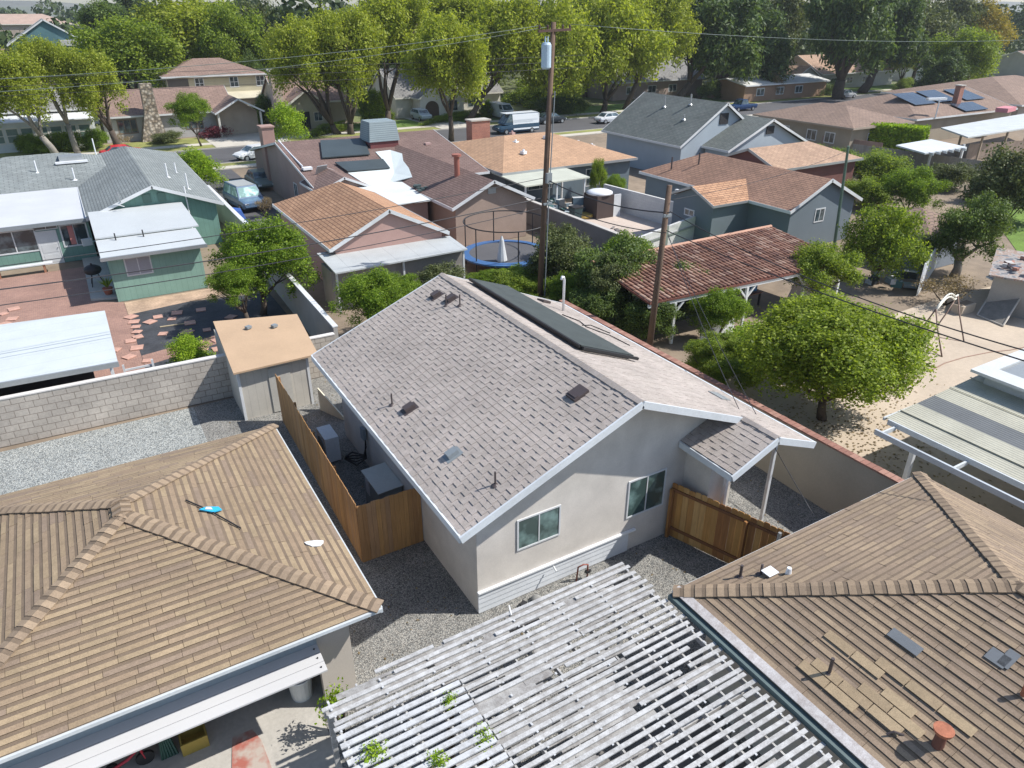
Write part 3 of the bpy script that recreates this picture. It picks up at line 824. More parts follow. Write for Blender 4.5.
# ---- wooden fences
M_fw = wood('weathered_fence_wood', [(.40, .21, .075), (.46, .26, .10), (.33, .175, .07), (.42, .24, .105), (.36, .215, .115)])
M_fr = wood('reddish_fence_wood', [(.36, .17, .05), (.50, .27, .08), (.30, .13, .045), (.43, .22, .06), (.54, .33, .13)])
def picket_fence(name, label, a, b, h, m, rails_side=1, rail=True, w=.14, thick=.02, slump=.02, seed=4, ear=True, group=None):
    rd = random.Random(seed); a, b = Vector((*a, 0)), Vector((*b, 0)); d = (b - a).normalized(); L = (b - a).length
    n = Vector((d.y, -d.x, 0)) * rails_side
    root = thing(name, label, 'fence', (a + b) / 2, group=group)
    mb = MB(); s = 0
    while s < L - .03:
        w_ = min(w, L - s) - .007; hh = h + rd.uniform(-slump, slump); o = n * rd.uniform(-.004, .004)
        p0, p1 = a + d * s + o, a + d * (s + w_) + o; e = .03 if ear else .0
        prof = [(0, .02), (w_, .02), (w_, hh - e), (w_ - e, hh), (e, hh), (0, hh - e)] if ear else [(0, .02), (w_, .02), (w_, hh), (0, hh)]
        A = [p0 + d * u + Vector((0, 0, z)) for u, z in prof]; B = [p + n * thick for p in A]
        i = len(mb.v); k = len(A)
        mb.v += [tuple(x) for x in A + B]
        mb.f.append(tuple(range(i, i + k))[::-1]); mb.mi.append(0); mb.uv += [(0, 0)] * k
        mb.f.append(tuple(range(i + k, i + 2 * k))); mb.mi.append(0); mb.uv += [(0, 0)] * k
        for j in range(k):
            jj = (j + 1) % k; mb.f.append((i + j, i + jj, i + k + jj, i + k + j)); mb.mi.append(0); mb.uv += [(0, 0)] * 4
        s += w
    mb.build('pickets', m, root)
    if rail:
        r_ = MB()
        for z in (.35, h * .55, h - .22)[::2]:
            r_.beam(a + n * (thick + .022) + Vector((0, 0, z)), b + n * (thick + .022) + Vector((0, 0, z)), .04, .09)
        r_.build('rail', plain('rail_wood', (.20, .085, .035), .85), root)
        k = 0; s = 0.05
        while s < L:
            p = a + d * min(s, L - .05) + n * (thick + .09)
            r_ = MB(); r_.box(p.x - .045, p.x + .045, p.y - .045, p.y + .045, 0, h - .16); r_.build('post', m, root); s += 2.35
    return root
picket_fence('wooden_fence', 'long weathered brown picket fence beside brown hip roof, running back to shed', (4.66, 16.56), (4.86, 26.1), 2.12, M_fw, 1, True, seed=3)
picket_fence('wooden_fence', 'short weathered picket fence closing gap between long fence and left house wall', (4.68, 16.52), (6.63, 16.52), 2.05, M_fw, -1, False, seed=9, ear=False)
picket_fence('wooden_fence', 'reddish orange picket fence with horizontal rails beside the right front window', (13.28, 12.98), (14.95, 7.9), 1.95, M_fr, 1, True, w=.19, seed=5)
pz_ = at(770, 560, 1.2)
s = MB(); s.box(14.18, 14.26, 9.72, 9.8, 0, 1.9); tag(s.build('metal_post', M_metal), 'thin grey metal post standing against reddish picket fence', 'post')

# ---- right perimeter wall
pw = thing('garden_wall', 'long beige stucco wall with red brick cap along right side of the house', 'wall', (18.6, 18, 0))
P0, P1 = (18.42, 3.5), (18.75, 27.2)
s = MB(); s.hexa([(P0[0], P0[1], 0), (P0[0] + .2, P0[1], 0), (P1[0] + .2, P1[1], 0), (P1[0], P1[1], 0)], [(P0[0], P0[1], 2.38), (P0[0] + .2, P0[1], 2.38), (P1[0] + .2, P1[1], 2.0), (P1[0], P1[1], 2.0)])
s.build('wall', plain('tan_stucco', (.42, .385, .31), .95, (.6, .12), (20, .06)), pw)
s = MB(); n = 118
for k in range(n):
    t0, t1 = k / n, (k + .93) / n
    f_ = lambda t, dx, dz: (P0[0] + (P1[0] - P0[0]) * t + dx, P0[1] + (P1[1] - P0[1]) * t, 2.382 - .38 * t + dz)
    j = random.uniform(-.008, .008)
    s.hexa([f_(t0, -.04 + j, 0), f_(t0, .24 + j, 0), f_(t1, .24 + j, 0), f_(t1, -.04 + j, 0)], [f_(t0, -.04 + j, .06), f_(t0, .24 + j, .06), f_(t1, .24 + j, .06), f_(t1, -.04 + j, .06)])
s.build('brick_cap', shingle_isl('cap_brick', [(.29, .145, .11), (.34, .19, .145), (.25, .125, .095)], .15), pw)

# ---- shed
sh = thing('garden_shed', 'beige shed with flat tan orange roof between block wall and picket fence', 'shed', (5.2, 29, 0))
M_shed = stripes_mat('shed_paint', (.50, .475, .42), (.40, .38, .34), .30, .05, 0, .85, .12)
s = MB(); X0, X1, Y0, Y1 = 3.62, 6.35, 26.9, 31.3
zt = lambda x: 2.15
s.hexa([(X0, Y0, 0), (X1, Y0, 0), (X1, Y1, 0), (X0, Y1, 0)], [(X0, Y0, 2.18), (X1, Y0, 2.18), (X1, Y1, 2.3), (X0, Y1, 2.3)]); s.build('wall', M_shed, sh)
s = MB(); s.hexa([(3.45, 26.55, 2.2), (6.75, 26.65, 2.2), (7.15, 31.0, 2.33), (3.75, 32.0, 2.33)], [(3.45, 26.55, 2.27), (6.75, 26.65, 2.27), (7.15, 31.0, 2.4), (3.75, 32.0, 2.4)]); s.build('roof', plain('tan_roll_roofing', (.46, .325, .21), .9, (.5, .1), (15, .06)), sh)
s = MB(); s.box(X0 - .03, X0 + .07, Y0 - .03, Y0 + .07, 0, 2.17); s.build('corner_trim', M_white, sh); s = MB(); s.box(X1 - .07, X1 + .03, Y0 - .03, Y0 + .07, 0, 2.17); s.build('corner_trim', M_white, sh)
for x, y in ((4.9, 30.4), (5.9, 30.0)):
    s = MB(); s.obox((x, y, 2.46), (.22, .2, .1), .4); s.build('roof_vent', M_greymetal, sh)
d_ = MB(); d_.box(4.75, 5.6, 26.86, 26.897, .05, 2.0); d_.build('door', plain('shed_door', (.47, .455, .41), .8), sh)
s = MB(); s.hexa([(6.42, 26.2, 0), (6.95, 24.9, 0), (7.0, 24.95, 0), (6.47, 26.25, 0)], [(6.42, 26.2, 1.0), (6.95, 24.9, .15), (7.0, 24.95, .15), (6.47, 26.25, 1.0)])
tag(s.build('leaning_board', plain('cream_board', (.62, .58, .46), .8)), 'pale cream board leaning near shed corner beyond the air conditioner', 'board')

# ---- block wall at the left
M_block = bricks('concrete_blocks', (.46, .42, .37), (.39, .355, .315), (.25, .22, .19), .45, .27, .014, .15, .6, .95, .2)
bw = thing('block_wall', 'grey concrete block wall with white cap behind gravel yard at left', 'wall', (-4, 29.4, 0))
s = MB(); s.hexa([(-16, 29.75, 0), (8.2, 29.1, 0), (8.2, 29.3, 0), (-16, 29.95, 0)], [(-16, 29.75, 1.9), (8.2, 29.1, 1.86), (8.2, 29.3, 1.86), (-16, 29.95, 1.9)]); s.build('wall', M_block, bw)
s = MB(); s.hexa([(-16, 29.73, 1.902), (8.2, 29.08, 1.862), (8.2, 29.32, 1.862), (-16, 29.97, 1.902)], [(-16, 29.73, 1.95), (8.2, 29.08, 1.91), (8.2, 29.32, 1.91), (-16, 29.97, 1.95)]); s.build('cap', plain('white_cap', (.62, .60, .58), .8), bw)
gw = thing('boundary_wall', 'smooth grey wall with pale top running away between citrus tree and pink house', 'wall', (8.4, 36, 0))
s = MB(); s.hexa([(8.25, 29.35, 0), (8.43, 29.35, 0), (8.75, 44, 0), (8.57, 44, 0)], [(8.25, 29.35, 2.1), (8.43, 29.35, 2.1), (8.75, 44, 2.0), (8.57, 44, 2.0)]); s.build('wall', plain('grey_render', (.36, .345, .32), .9), gw)
s = MB(); s.hexa([(8.22, 29.34, 2.102), (8.46, 29.34, 2.102), (8.78, 44, 2.002), (8.54, 44, 2.002)], [(8.22, 29.34, 2.15), (8.46, 29.34, 2.15), (8.78, 44, 2.05), (8.54, 44, 2.05)]); s.build('cap', M_white, gw)

# ================================================================ BROWN HIP ROOF, lower left
sh_bl = shingle_isl('tan_brown_shingles', [(0.275, 0.205, 0.130), (0.290, 0.221, 0.140), (0.265, 0.195, 0.130), (0.310, 0.235, 0.149), (0.275, 0.205, 0.136), (0.240, 0.180, 0.130), (0.280, 0.210, 0.136)], .26, .22)
sh_cap = shingle_isl('brown_cap_shingles', [(0.275, 0.205, 0.140), (0.300, 0.226, 0.154), (0.260, 0.195, 0.136), (0.320, 0.240, 0.163)], .22)
def hip_house(root, x0, x1, y0, y1, ze, zp, capmat, mat, seed, ridge_y=None, row=.2, ridge=None):
    xm, ym = (x0 + x1) / 2, (y0 + y1) / 2
    if ridge: a, b = ridge
    else: a = b = (xm, ym, zp)
    A, B, C, D = (x0, y0, ze), (x1, y0, ze), (x1, y1, ze), (x0, y1, ze)
    fs = [[A, B, a], [B, C, b, a] if a != b else [B, C, a], [C, D, b], [D, A, a, b] if a != b else [D, A, a]]
    rb = MB()
    for p in fs: rb.prism(p, .1)
    deck = rb.build('roof', plain('roof_underlay_brown', (.20, .14, .10), .95), root)
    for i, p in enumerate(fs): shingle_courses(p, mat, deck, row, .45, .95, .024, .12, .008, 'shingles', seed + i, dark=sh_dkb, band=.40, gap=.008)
    N = [normal_of(p) for p in fs]
    up = lambda p: (p[0], p[1], p[2] + .02)
    for lo, hi, i, j in ((A, a, 3, 0), (B, a, 0, 1), (C, b, 1, 2), (D, b, 2, 3)):
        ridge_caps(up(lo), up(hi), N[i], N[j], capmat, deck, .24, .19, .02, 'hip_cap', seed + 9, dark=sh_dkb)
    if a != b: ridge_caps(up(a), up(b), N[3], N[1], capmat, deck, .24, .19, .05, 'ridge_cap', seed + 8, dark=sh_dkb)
    return deck
bl = thing('garage', 'garage with tan brown hip roof, white gutter and tilted door at lower left', 'garage', (-.85, 16, 0))
BX0, BX1, BY0, BY1 = -5.25, 3.55, 11.62, 20.62
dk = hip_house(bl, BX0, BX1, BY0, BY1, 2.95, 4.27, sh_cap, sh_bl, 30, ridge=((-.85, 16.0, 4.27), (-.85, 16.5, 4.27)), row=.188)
s = MB(); s.box(2.2, 2.95, 12.2, 12.38, 0, 2.86); s.box(-4.9, 2.199, 12.2, 12.38, 2.05, 2.86); s.box(2.72, 2.95, 12.38, 20.1, 0, 2.86); s.box(-4.9, -4.7, 12.38, 20.1, 0, 2.86); s.box(-4.7, 2.72, 19.9, 20.1, 0, 2.86)
# cut-out for the door is left as a recess: dark inner panel
s.build('wall', plain('garage_stucco', (.50, .455, .40), .95, (.6, .08), (30, .06)), bl)
s = MB(); s.box(BX0 - .02, BX1 + .02, BY0 - .06, BY0 - .002, 2.86, 2.94); s.box(BX1 + .002, BX1 + .05, BY0, BY1, 2.78, 2.93); s.build('fascia', plain('pale_grey_gutter', (.52, .56, .58), .5), dk)
s = MB(); s.box(-4.9, 2.2, 12.165, 12.195, 2.0, 2.6); s.build('soffit_board', plain('grey_blue_soffit', (.26, .31, .345), .6), bl)
s = MB()
for k in range(3):
    y1_, y0_ = 12.16 - k * .245, 12.16 - (k + 1) * .245 + .014; z1_, z0_ = 2.10 - k * .035, 2.10 - (k + 1) * .035
    s.hexa([(-4.8, y0_, z0_ - .04), (2.2, y0_, z0_ - .04), (2.2, y1_, z1_ - .04), (-4.8, y1_, z1_ - .04)], [(-4.8, y0_, z0_), (2.2, y0_, z0_), (2.2, y1_, z1_), (-4.8, y1_, z1_)])
gd = s.build('garage_door', plain('garage_door_white', (.52, .525, .53), .35, (.6, .04), None), bl)
s = MB()
for k in range(3): s.tube([(2.1, 12.04 - k * .245, 2.07 - k * .035), (2.1, 12.04 - k * .245, 2.11 - k * .035)], .016, 8)
s.build('bolt', M_black, gd)
# kite / drone on roof and white patch
bz = lambda x, y: 2.95 + .3 * min(BX1 - x, y - BY0, BY1 - y, x - BX0)
kt = thing('kite', 'small bright blue kite with dark stick lying on tan brown roof', 'kite', (.93, 15.85, bz(.93, 15.85) + .06))
s = MB(); c = Vector((.93, 15.85, 0))
pts = [(.93 + dx, 15.85 + dy) for dx, dy in ((-.22, .05), (-.05, .15), (.22, .12), (.27, -.02), (.05, -.1))]
s.prism([(x, y, bz(x, y) + .09) for x, y in pts], .03); s.build('sail', plain('kite_blue', (.03, .38, .62), .4, None, None), kt)
s = MB(); s.prism([(.84, 15.86, bz(.84, 15.86) + .115), (1.0, 15.83, bz(1.0, 15.83) + .115), (.98, 15.93, bz(.98, 15.93) + .115), (.88, 15.95, bz(.88, 15.95) + .115)], .02); s.build('patch', M_white, kt)
s = MB(); s.tube([(.5, 16.4, bz(.5, 16.4) + .06), (.93, 15.85, bz(.93, 15.85) + .07), (1.45, 15.0, bz(1.45, 15.0) + .06)], .018, 6); s.build('stick', M_black, kt)
s = MB(); pc = [(2.9 + .2 * math.cos(a) * (1 + .3 * math.sin(3 * a)), 14.13 + .14 * math.sin(a) * (1 + .2 * math.cos(2 * a))) for a in [k * .524 for k in range(12)]]
s.prism([(x, y, bz(x, y) + .06) for x, y in pc], .03); tag(s.build('paper_sheet', M_white), 'crumpled white scrap lying on tan brown roof near its right eave', 'scrap')
# clutter inside the garage mouth
bn = thing('bucket', 'white plastic bucket standing in shade under garage door corner', 'bucket', (1.8, 12.85, 0))
s = MB(); s.cone((1.8, 12.85, .012), .24, .29, .62, 18); s.build('body', plain('bucket_white', (.62, .63, .62), .5), bn, smooth=False)
s = MB(); s.cone((1.8, 12.85, .632), .30, .30, .04, 18); s.build('lid', M_whitemetal, bn)
yb = thing('storage_crate', 'yellow brown open crate in the shade of the garage', 'crate', (-1.3, 11.3, 0))
s = MB(); s.box(-.9, -.35, 12.55, 12.59, 0.012, .35); s.box(-.9, -.35, 12.95, 12.99, 0.012, .35); s.box(-.9, -.86, 12.59, 12.95, 0.012, .35); s.box(-.39, -.35, 12.59, 12.95, 0.012, .35); s.box(-.86, -.39, 12.59, 12.95, .012, .1); s.build('body', plain('mustard_wood', (.34, .24, .05), .7), yb)
gb = thing('garden_tools', 'dark bundle of green and grey tools beside yellow brown crate', 'tools', (-2.1, 11.4, 0))
s = MB()
for k in range(6): s.tube([(-1.3 + .06 * k, 12.7, .02), (-1.25 + .02 * k, 12.9 + .03 * k, .5 + .05 * k)], .03, 6)
s.build('handle', plain('dark_green_plastic', (.02, .07, .05), .5), gb)
tg = thing('toy_tricycle', 'dark red and black toy tricycle under the garage door', 'tricycle', (-2.7, 11.15, 0))
s = MB(); s.tube([(-2.2, 12.8, .25), (-1.9, 12.8, .35), (-1.65, 12.8, .55), (-1.6, 12.8, .2)], .035, 8); s.build('frame', plain('toy_red', (.45, .03, .05), .4), tg)
for x, y, r_ in ((-1.6, 12.8, .2), (-2.25, 12.65, .13), (-2.25, 12.95, .13)):
    s = MB(); s.tube([(x, y - .03, r_), (x, y + .03, r_)], r_ - .015, 14); s.build('wheel', M_black, tg)
mt = thing('doormat', 'faded red and white mat lying on concrete in front of garage', 'mat', (-.2, 10.0, 0))
s = MB(); s.prism([(-.3, 10.6, .03), (.72, 10.6, .03), (.66, 12.1, .03), (.55, 12.48, .03), (.12, 12.5, .03)], .014)
t_ = NT('red_mat'); cc = t_.ramp(t_.noise(2.2, 5), [(.42, (.36, .12, .09)), (.58, (.42, .36, .31))]); s.build('mat', t_.out(cc), mt)
# far-side wall strip joining slab
# ================================================================ BROWN HIP ROOF, lower right
sh_br = shingle_isl('grey_brown_shingles', [(0.265, 0.200, 0.140), (0.285, 0.215, 0.149), (0.255, 0.191, 0.136), (0.310, 0.235, 0.159), (0.270, 0.205, 0.140), (0.250, 0.191, 0.140), (0.245, 0.186, 0.136)], .24, .2)
br = thing('bungalow', 'bungalow under grey brown hip shingle roof with rusty vents at lower right', 'house', (14, 2, 0))
QX0, QX1, QY1, QE = 9.4, 18.5, 8.78, 2.9
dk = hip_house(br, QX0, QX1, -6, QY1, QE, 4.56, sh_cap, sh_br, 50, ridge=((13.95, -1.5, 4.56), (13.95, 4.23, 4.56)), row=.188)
s = MB(); s.box(10.0, 17.9, 7.98, 8.18, 0, 2.8); s.box(10.0, 10.2, -5.5, 7.98, 0, 2.8); s.box(17.7, 17.9, -5.5, 7.98, 0, 2.8); s.build('wall', M_stucco, br)
s = MB(); s.box(QX0 - .15, QX0 - .002, -6, QY1, 2.74, 2.87); s.build('gutter', plain('dark_green_gutter', (.10, .14, .14), .5), dk)
s = MB(); s.hexa([(QX0 - .03, -6, 2.93), (QX0 + .16, -6, 2.99), (QX0 + .16, QY1, 2.99), (QX0 - .03, QY1, 2.93)], [(QX0 - .03, -6, 2.945), (QX0 + .16, -6, 3.005), (QX0 + .16, QY1, 3.005), (QX0 - .03, QY1, 2.945)]); s.build('drip_edge', peel('worn_drip_edge', (.55, .53, .52), (.36, .32, .30), .48), dk)
s = MB(); s.box(QX0, QX1, QY1 + .002, QY1 + .04, 2.72, 2.89); s.build('fascia', M_white, dk)
brz = lambda x, y: 2.9 + .365 * min(x - QX0, QX1 - x, QY1 - y)
for x, y, h, r_ in ((10.21, 5.35, .42, .035), (10.81, 8.18, .36, .035), (11.2, 7.95, .3, .03)):
    z = brz(x, y); s = MB(); s.tube([(x, y, z - .02), (x, y, z + h)], r_, 8); s.tube([(x, y, z), (x, y, z + .05)], [.11, .05], 10); s.build('vent_pipe', M_vent, br)
M_rust = plain('rusty_vent', (.36, .13, .07), .8, (6, .3), (30, .2))
for x, y in ((10.47, 3.36),):
    z = brz(x, y); s = MB(); s.cone((x, y, z - .03), .1, .085, .38, 14); s.build('flue', plain('dark_rust', (.16, .065, .045), .8), br); s = MB(); s.cone((x, y, z + .34), .15, .165, .07, 18); s.build('flue_cap', M_rust, br)
x, y = 11.6, 7.55; z = brz(x, y); s = MB(); s.cone((x, y, z), .07, .05, .18, 10); s.obox((x - .3, y + .25, z + .02), (.3, .25, .02), 0); s.build('roof_vent', M_whitemetal, br)
s = MB(); z = brz(12.1, 3.0); s.tube([(12.1, 3.0, z - .02), (12.1, 3.0, z + .3), (12.2, 2.95, z + .36)], .05, 8); s.build('flue', M_rust, br)
s = MB(); z = brz(10.1, 3.95); s.tube([(10.0, 3.98, z + .03), (10.1, 3.92, z + .1), (10.22, 3.8, z + .06)], .02, 6); s.build('bracket', M_vent, br)
M_slate = plain('slate_blue_patch', (.15, .165, .18), .9)
sw, sn = math.atan(.365), .365
for x, y, a, b in ((11.61, 4.85, .22, .62), (12.4, 3.63, .28, .34), (12.5, 3.5, .4, .2)):
    s = MB(); s.obox((x, y, brz(x, y) + .046), (a, b, .012), 0, ('Y', -sw)); s.build('patch_shingle', M_slate, br)
M_newsh = shingle_isl('newer_tan_shingles', [(0.370, 0.280, 0.177), (0.400, 0.305, 0.191), (0.345, 0.260, 0.163)], .22)
for (x, y0_, n) in ((10.2, 4.15, 3), (10.4, 3.9, 2), (10.0, 4.9, 2), (11.0, 3.4, 3), (10.8, 5.0, 2), (10.6, 4.2, 1)):
    s = MB()
    for k in range(n): s.obox((x, y0_ + k * .62, brz(x, y0_) + .046), (.19, .6, .014), 0, ('Y', -sw))
    s.build('patch_shingle', M_newsh, br)

# ================================================================ SLATTED PERGOLA, bottom centre
pg = thing('pergola', 'peeling white slatted pergola filling the foreground between two brown roofs', 'pergola', (5.6, 7, 0))
M_peel = peel('peeling_white_slats', (.47, .475, .475), (.28, .275, .265), .47)
M_peel2 = peel('bright_white_slats', (.50, .515, .53), (.30, .30, .29), .42)
M_peel3 = peel('bare_grey_lath', (.36, .36, .35), (.21, .20, .19), .52)
rd = random.Random(12)
slat = MB(); y = 10.2; PZ = 2.76
GX0, GX1 = 1.72, 9.14
k = 0
while y > 1.6:
    k += 1
    x = GX0 + rd.uniform(-.06, .05)
    wide = y < 9.25
    if wide:
        slat.obox(((GX0 + 4.2) / 2 + rd.uniform(-.01, .01), y, PZ + .01), (4.2 - GX0, .105, .035), rd.uniform(-.004, .004), None, 1)
        x = 4.23
    elif k < 3: x = rd.uniform(2.2, 3.2)
    while x < GX1 + rd.uniform(-.05, .1):
        L = rd.choice([GX1 - x + .1, GX1 - x + .1, rd.uniform(1.0, 3.0), rd.uniform(2, 5)]) if x < 5.5 else GX1 - x + .1
        e = min(x + L, GX1 + rd.uniform(-.02, .1))
        if e - x > .3 and not (5.0 < (x + e) / 2 < 6.2 and 8.05 < y < 8.45 and rd.random() < .9):
            slat.obox(((x + e) / 2, y + rd.uniform(-.012, .012), PZ + rd.uniform(0, .01)), (e - x, .086, .028), rd.uniform(-.01, .01), ('X', rd.uniform(-.08, .08)), 0)
        x = e + (rd.uniform(.02, .35) if rd.random() < .35 else .01)
    y -= .182
slat.build('slats', [M_peel, M_peel2], pg)
lath = MB()
for _ in range(420):      # second, weathered layer of lath between the slats at the back and left
    yy = rd.uniform(6.0, 10.2) if rd.random() < .72 else rd.uniform(3, 6)
    xx = rd.uniform(2.2, 8.8)
    if xx < 4.4 and yy < 9.6: continue
    if xx > 4.8 + (yy - 5) * .8 and rd.random() < .96: continue
    L = rd.uniform(.5, 2.4)
    lath.obox((min(max(xx, GX0 + L / 2), GX1 - L / 2), yy, PZ - .035 + rd.uniform(-.01, .0)), (L, rd.choice([.07, .09, .14]), .02), rd.uniform(-.03, .03), None, 0)
lath.build('broken_lath', M_peel3, pg)
raf = MB(); n = 0
for i in range(13):
    x = GX0 + .12 + i * .605
    raf.box(x - .02, x + .02, 1.4, 10.1 + rd.uniform(-.1, .12), PZ - .19, PZ - .06)
raf.build('rafters', M_peel, pg)
nl_ = MB()
for i in range(8):
    x = GX0 + .12 + i * 1.03; yy = 10.05
    while yy > 1.6:
        if rd.random() < .8: nl_.obox((x + rd.uniform(-.015, .015), yy - .08, PZ + .005), (.04, .045 + rd.random() * .03, .014), rd.uniform(-.2, .2))
        yy -= .182
nl_.build('batten_strip', M_peel2, pg)
bmx = MB(); bmx.box(GX0, GX1, 9.94, 10.02, PZ - .36, PZ - .195); bmx.box(GX0, GX1, 6.2, 6.3, PZ - .36, PZ - .195); bmx.box(GX0, GX1, 2.6, 2.7, PZ - .36, PZ - .195); bmx.build('beam', M_peel, pg)
for x in (GX0 + .1, 5.6, GX1 - .1):
    for y in (9.98, 6.25, 2.65):
        s = MB(); s.box(x - .05, x + .05, y - .05, y + .05, 0, PZ - .362); s.build('post', M_peel, pg)
lb = peel('white_lath_splinter', (.72, .73, .73), (.3, .29, .27), .4)
s = MB()
for _ in range(1):
    x = rd.uniform(3.2, 9.0); s.obox((x, 10.24 + rd.uniform(-.04, .03), PZ + .02), (rd.uniform(.06, .3), .03, .02), rd.uniform(.3, 1.4))
s.build('splinter', lb, pg)

# weeds
weed_proto = crown_mesh('weed_leaves', LF['lime'], 12, 420, .13, 33, (.3, .5), core=.6)
def weed(lbl, c, r, proto=None, cat='weed', group=None):
    return shrub('weed', lbl, proto or weed_proto, c, r, cat, group)
for lbl, px_, py_, z_, r_ in (
    ('leafy green weed climbing over pergola corner beside the garage wall', 338, 702, 1.0, (.42, .3, .38)),
    ('bright green weed poking through white slats at bottom edge left', 372, 758, 2.72, (.3, .22, .2)),
    ('small weed poking through white slats just right of the widest slats', 449, 702, 2.7, (.16, .16, .18)),
    ('green weed in the dark hole between pergola slats', 484, 738, 2.66, (.3, .2, .16)),
    ('tiny weed showing at bottom edge of the pergola below the dark hole', 440, 765, 2.72, (.25, .18, .2))):
    p = at(px_, py_, z_); weed(lbl, p, r_)
rk = thing('stone', 'grey stone lying on gravel at back edge of the pergola', 'stone', (8.2, 12.1, 0))
p = at(537, 601, 0); s = MB(); s.tube([(p[0], p[1], 0), (p[0], p[1], .1), (p[0] + .02, p[1], .17)], [.2, .17, .06], 8); rk.location = (p[0], p[1], 0); s.build('stone', plain('grey_stone', (.25, .25, .24), .9, (4, .3)), rk, smooth=True)
s = MB(); p = at(528, 604, 0); s.obox((p[0] - .15, p[1], .06), (.18, .14, .12), .5); tag(s.build('black_cap', M_black), 'black plastic lump lying beside the grey stone on gravel', 'lump')

# ================================================================ STRUCTURES at the right
cr = thing('corrugated_patio_roof', 'cream corrugated patio roof with pale beam and white posts at right edge', 'patio cover', (25, 9, 0))
M_corr = plain('cream_corrugated_sheet', (.43, .42, .34), .6, (.7, .14), (12, .08))
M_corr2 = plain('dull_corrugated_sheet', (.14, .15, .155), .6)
def corr(mb, x0, x1, y0, y1, z, dzx, per=.085, amp=.02, mi=0):
    n = int((x1 - x0) / per * 4); 
    for i in range(n):
        xa, xb = x0 + (x1 - x0) * i / n, x0 + (x1 - x0) * (i + 1) / n
        za, zb = z + dzx * (xa - x0) + amp * math.sin(2 * math.pi * xa / per), z + dzx * (xb - x0) + amp * math.sin(2 * math.pi * xb / per)
        mb.poly([(xa, y0, za), (xb, y0, zb), (xb, y1, zb), (xa, y1, za)], mi)
s = MB(); sh_ = .045
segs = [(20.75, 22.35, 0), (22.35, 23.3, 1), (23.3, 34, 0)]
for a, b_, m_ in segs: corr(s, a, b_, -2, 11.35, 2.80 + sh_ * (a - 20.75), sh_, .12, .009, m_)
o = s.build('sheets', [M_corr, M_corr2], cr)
md = o.modifiers.new('solid', 'SOLIDIFY'); md.thickness = .012
s = MB()
for x in (21.5, 24.2, 25.4, 26.6, 27.8): s.box(x - .03, x + .03, -2, 11.37, 2.83 + sh_ * (x - 20.75), 2.85 + sh_ * (x - 20.75))
s.build('seam', M_corr, o)
s = MB(); s.box(19.85, 19.93, -2, 11.1, 2.58, 2.76); s.build('beam', plain('pale_blue_beam', (.42, .46, .50), .6), cr)
s = MB(); s.box(20.62, 20.68, -2, 11.2, 2.66, 2.84); s.box(20.7, 34, 11.36, 11.42, 2.7, 2.8)
for y in (10.9, 8.6): s.box(19.93, 20.62, y - .03, y + .03, 2.6, 2.74)
s.build('frame_board', plain('pale_grey_board', (.52, .55, .56), .6), cr)
for x, y in ((20.1, 9.9), (20.1, 5), (20.1, 0)):
    s = MB(); s.box(x - .07, x + .07, y - .07, y + .07, 0, 2.5); s.build('post', M_white, cr)
bx = thing('raised_skylight_roof', 'white raised flat roof frame with grey skylight at right edge above cream sheets', 'roof frame', (28, 8, 2.9))
s = MB(); X0, X1, Y0, Y1, Z = 24.87, 34, 3, 11.2, 3.48
s.box(X0, X0 + .8, Y0, Y1, Z, Z + .1); s.box(X0 + .8, X1, Y1 - .5, Y1, Z, Z + .1); s.box(X0 + .8, X1, Y0, Y0 + .9, Z, Z + .1); s.box(X0 + .5, X0 + .6, Y0, Y1 - .3, 3.02, Z - .003); s.box(X0 + .6, X1, Y1 - .4, Y1 - .3, 3.1, Z - .003)
s.build('frame', plain('white_roof_board', (.56, .58, .58), .5), bx)
s = MB(); s.prism([(X0 + .81, Y0 + .91, Z + .03), (X1, Y0 + .91, Z + .03), (X1, Y1 - .51, Z + .03), (X0 + .81, Y1 - .51, Z + .03)], .06); s.build('skylight', plain('grey_skylight', (.25, .27, .28), .3), bx)

# swing frame
sw_ = thing('swing_frame', 'rusty swing frame with white curved arched top on the sandy yard', 'swing', (36, 17, 0))
M_rs = plain('rusty_tube', (.20, .13, .10), .6); M_ws = plain('white_swing_paint', (.66, .65, .58), .5)
a0, a1 = (33.6, 16.2), (37.5, 18.2)
f1, f2 = at(947, 354, 0), at(1000 - 36, 342, 0)
fl, fr = at(942, 357), at(964, 342); bl_, br_ = at(911, 339), at(930, 336)
tl_, tr_ = at(936, 309, 1.75), at(958, 295, 1.75)
mid = tuple((Vector(tl_) * .55 + Vector(tr_) * .45) + Vector((0, 0, .42)))
s = MB()
for foot, top in ((fl, tl_), (fr, tr_), (bl_, tl_), (br_, tr_)): 
    m_ = tuple((Vector(foot) * .35 + Vector(top) * .65) + Vector((0, 0, -.12)))
    s.tube([foot, m_, top], .035, 7)
s.tube([fl, bl_], .03, 6); s.tube([fr, br_], .03, 6); s.tube([(bl_[0], bl_[1], .3), (br_[0], br_[1], .3)], .03, 6)
s.build('frame', M_rs, sw_, smooth=True)
s = MB()
for dz in (0, -.16):
    pts = [tuple(Vector(tl_).lerp(Vector(tr_), k / 8) + Vector((0, 0, .42 * math.sin(math.pi * min(1, k / 7)) + dz))) for k in range(9)]
    s.tube(pts, .045, 7)
for k in range(1, 8):
    p = Vector(tl_).lerp(Vector(tr_), k / 8) + Vector((0, 0, .42 * math.sin(math.pi * min(1, k / 7)))); s.tube([tuple(p), tuple(p - Vector((0, 0, .16)))], .02, 5)
s.build('arched_top', M_ws, sw_, smooth=True)

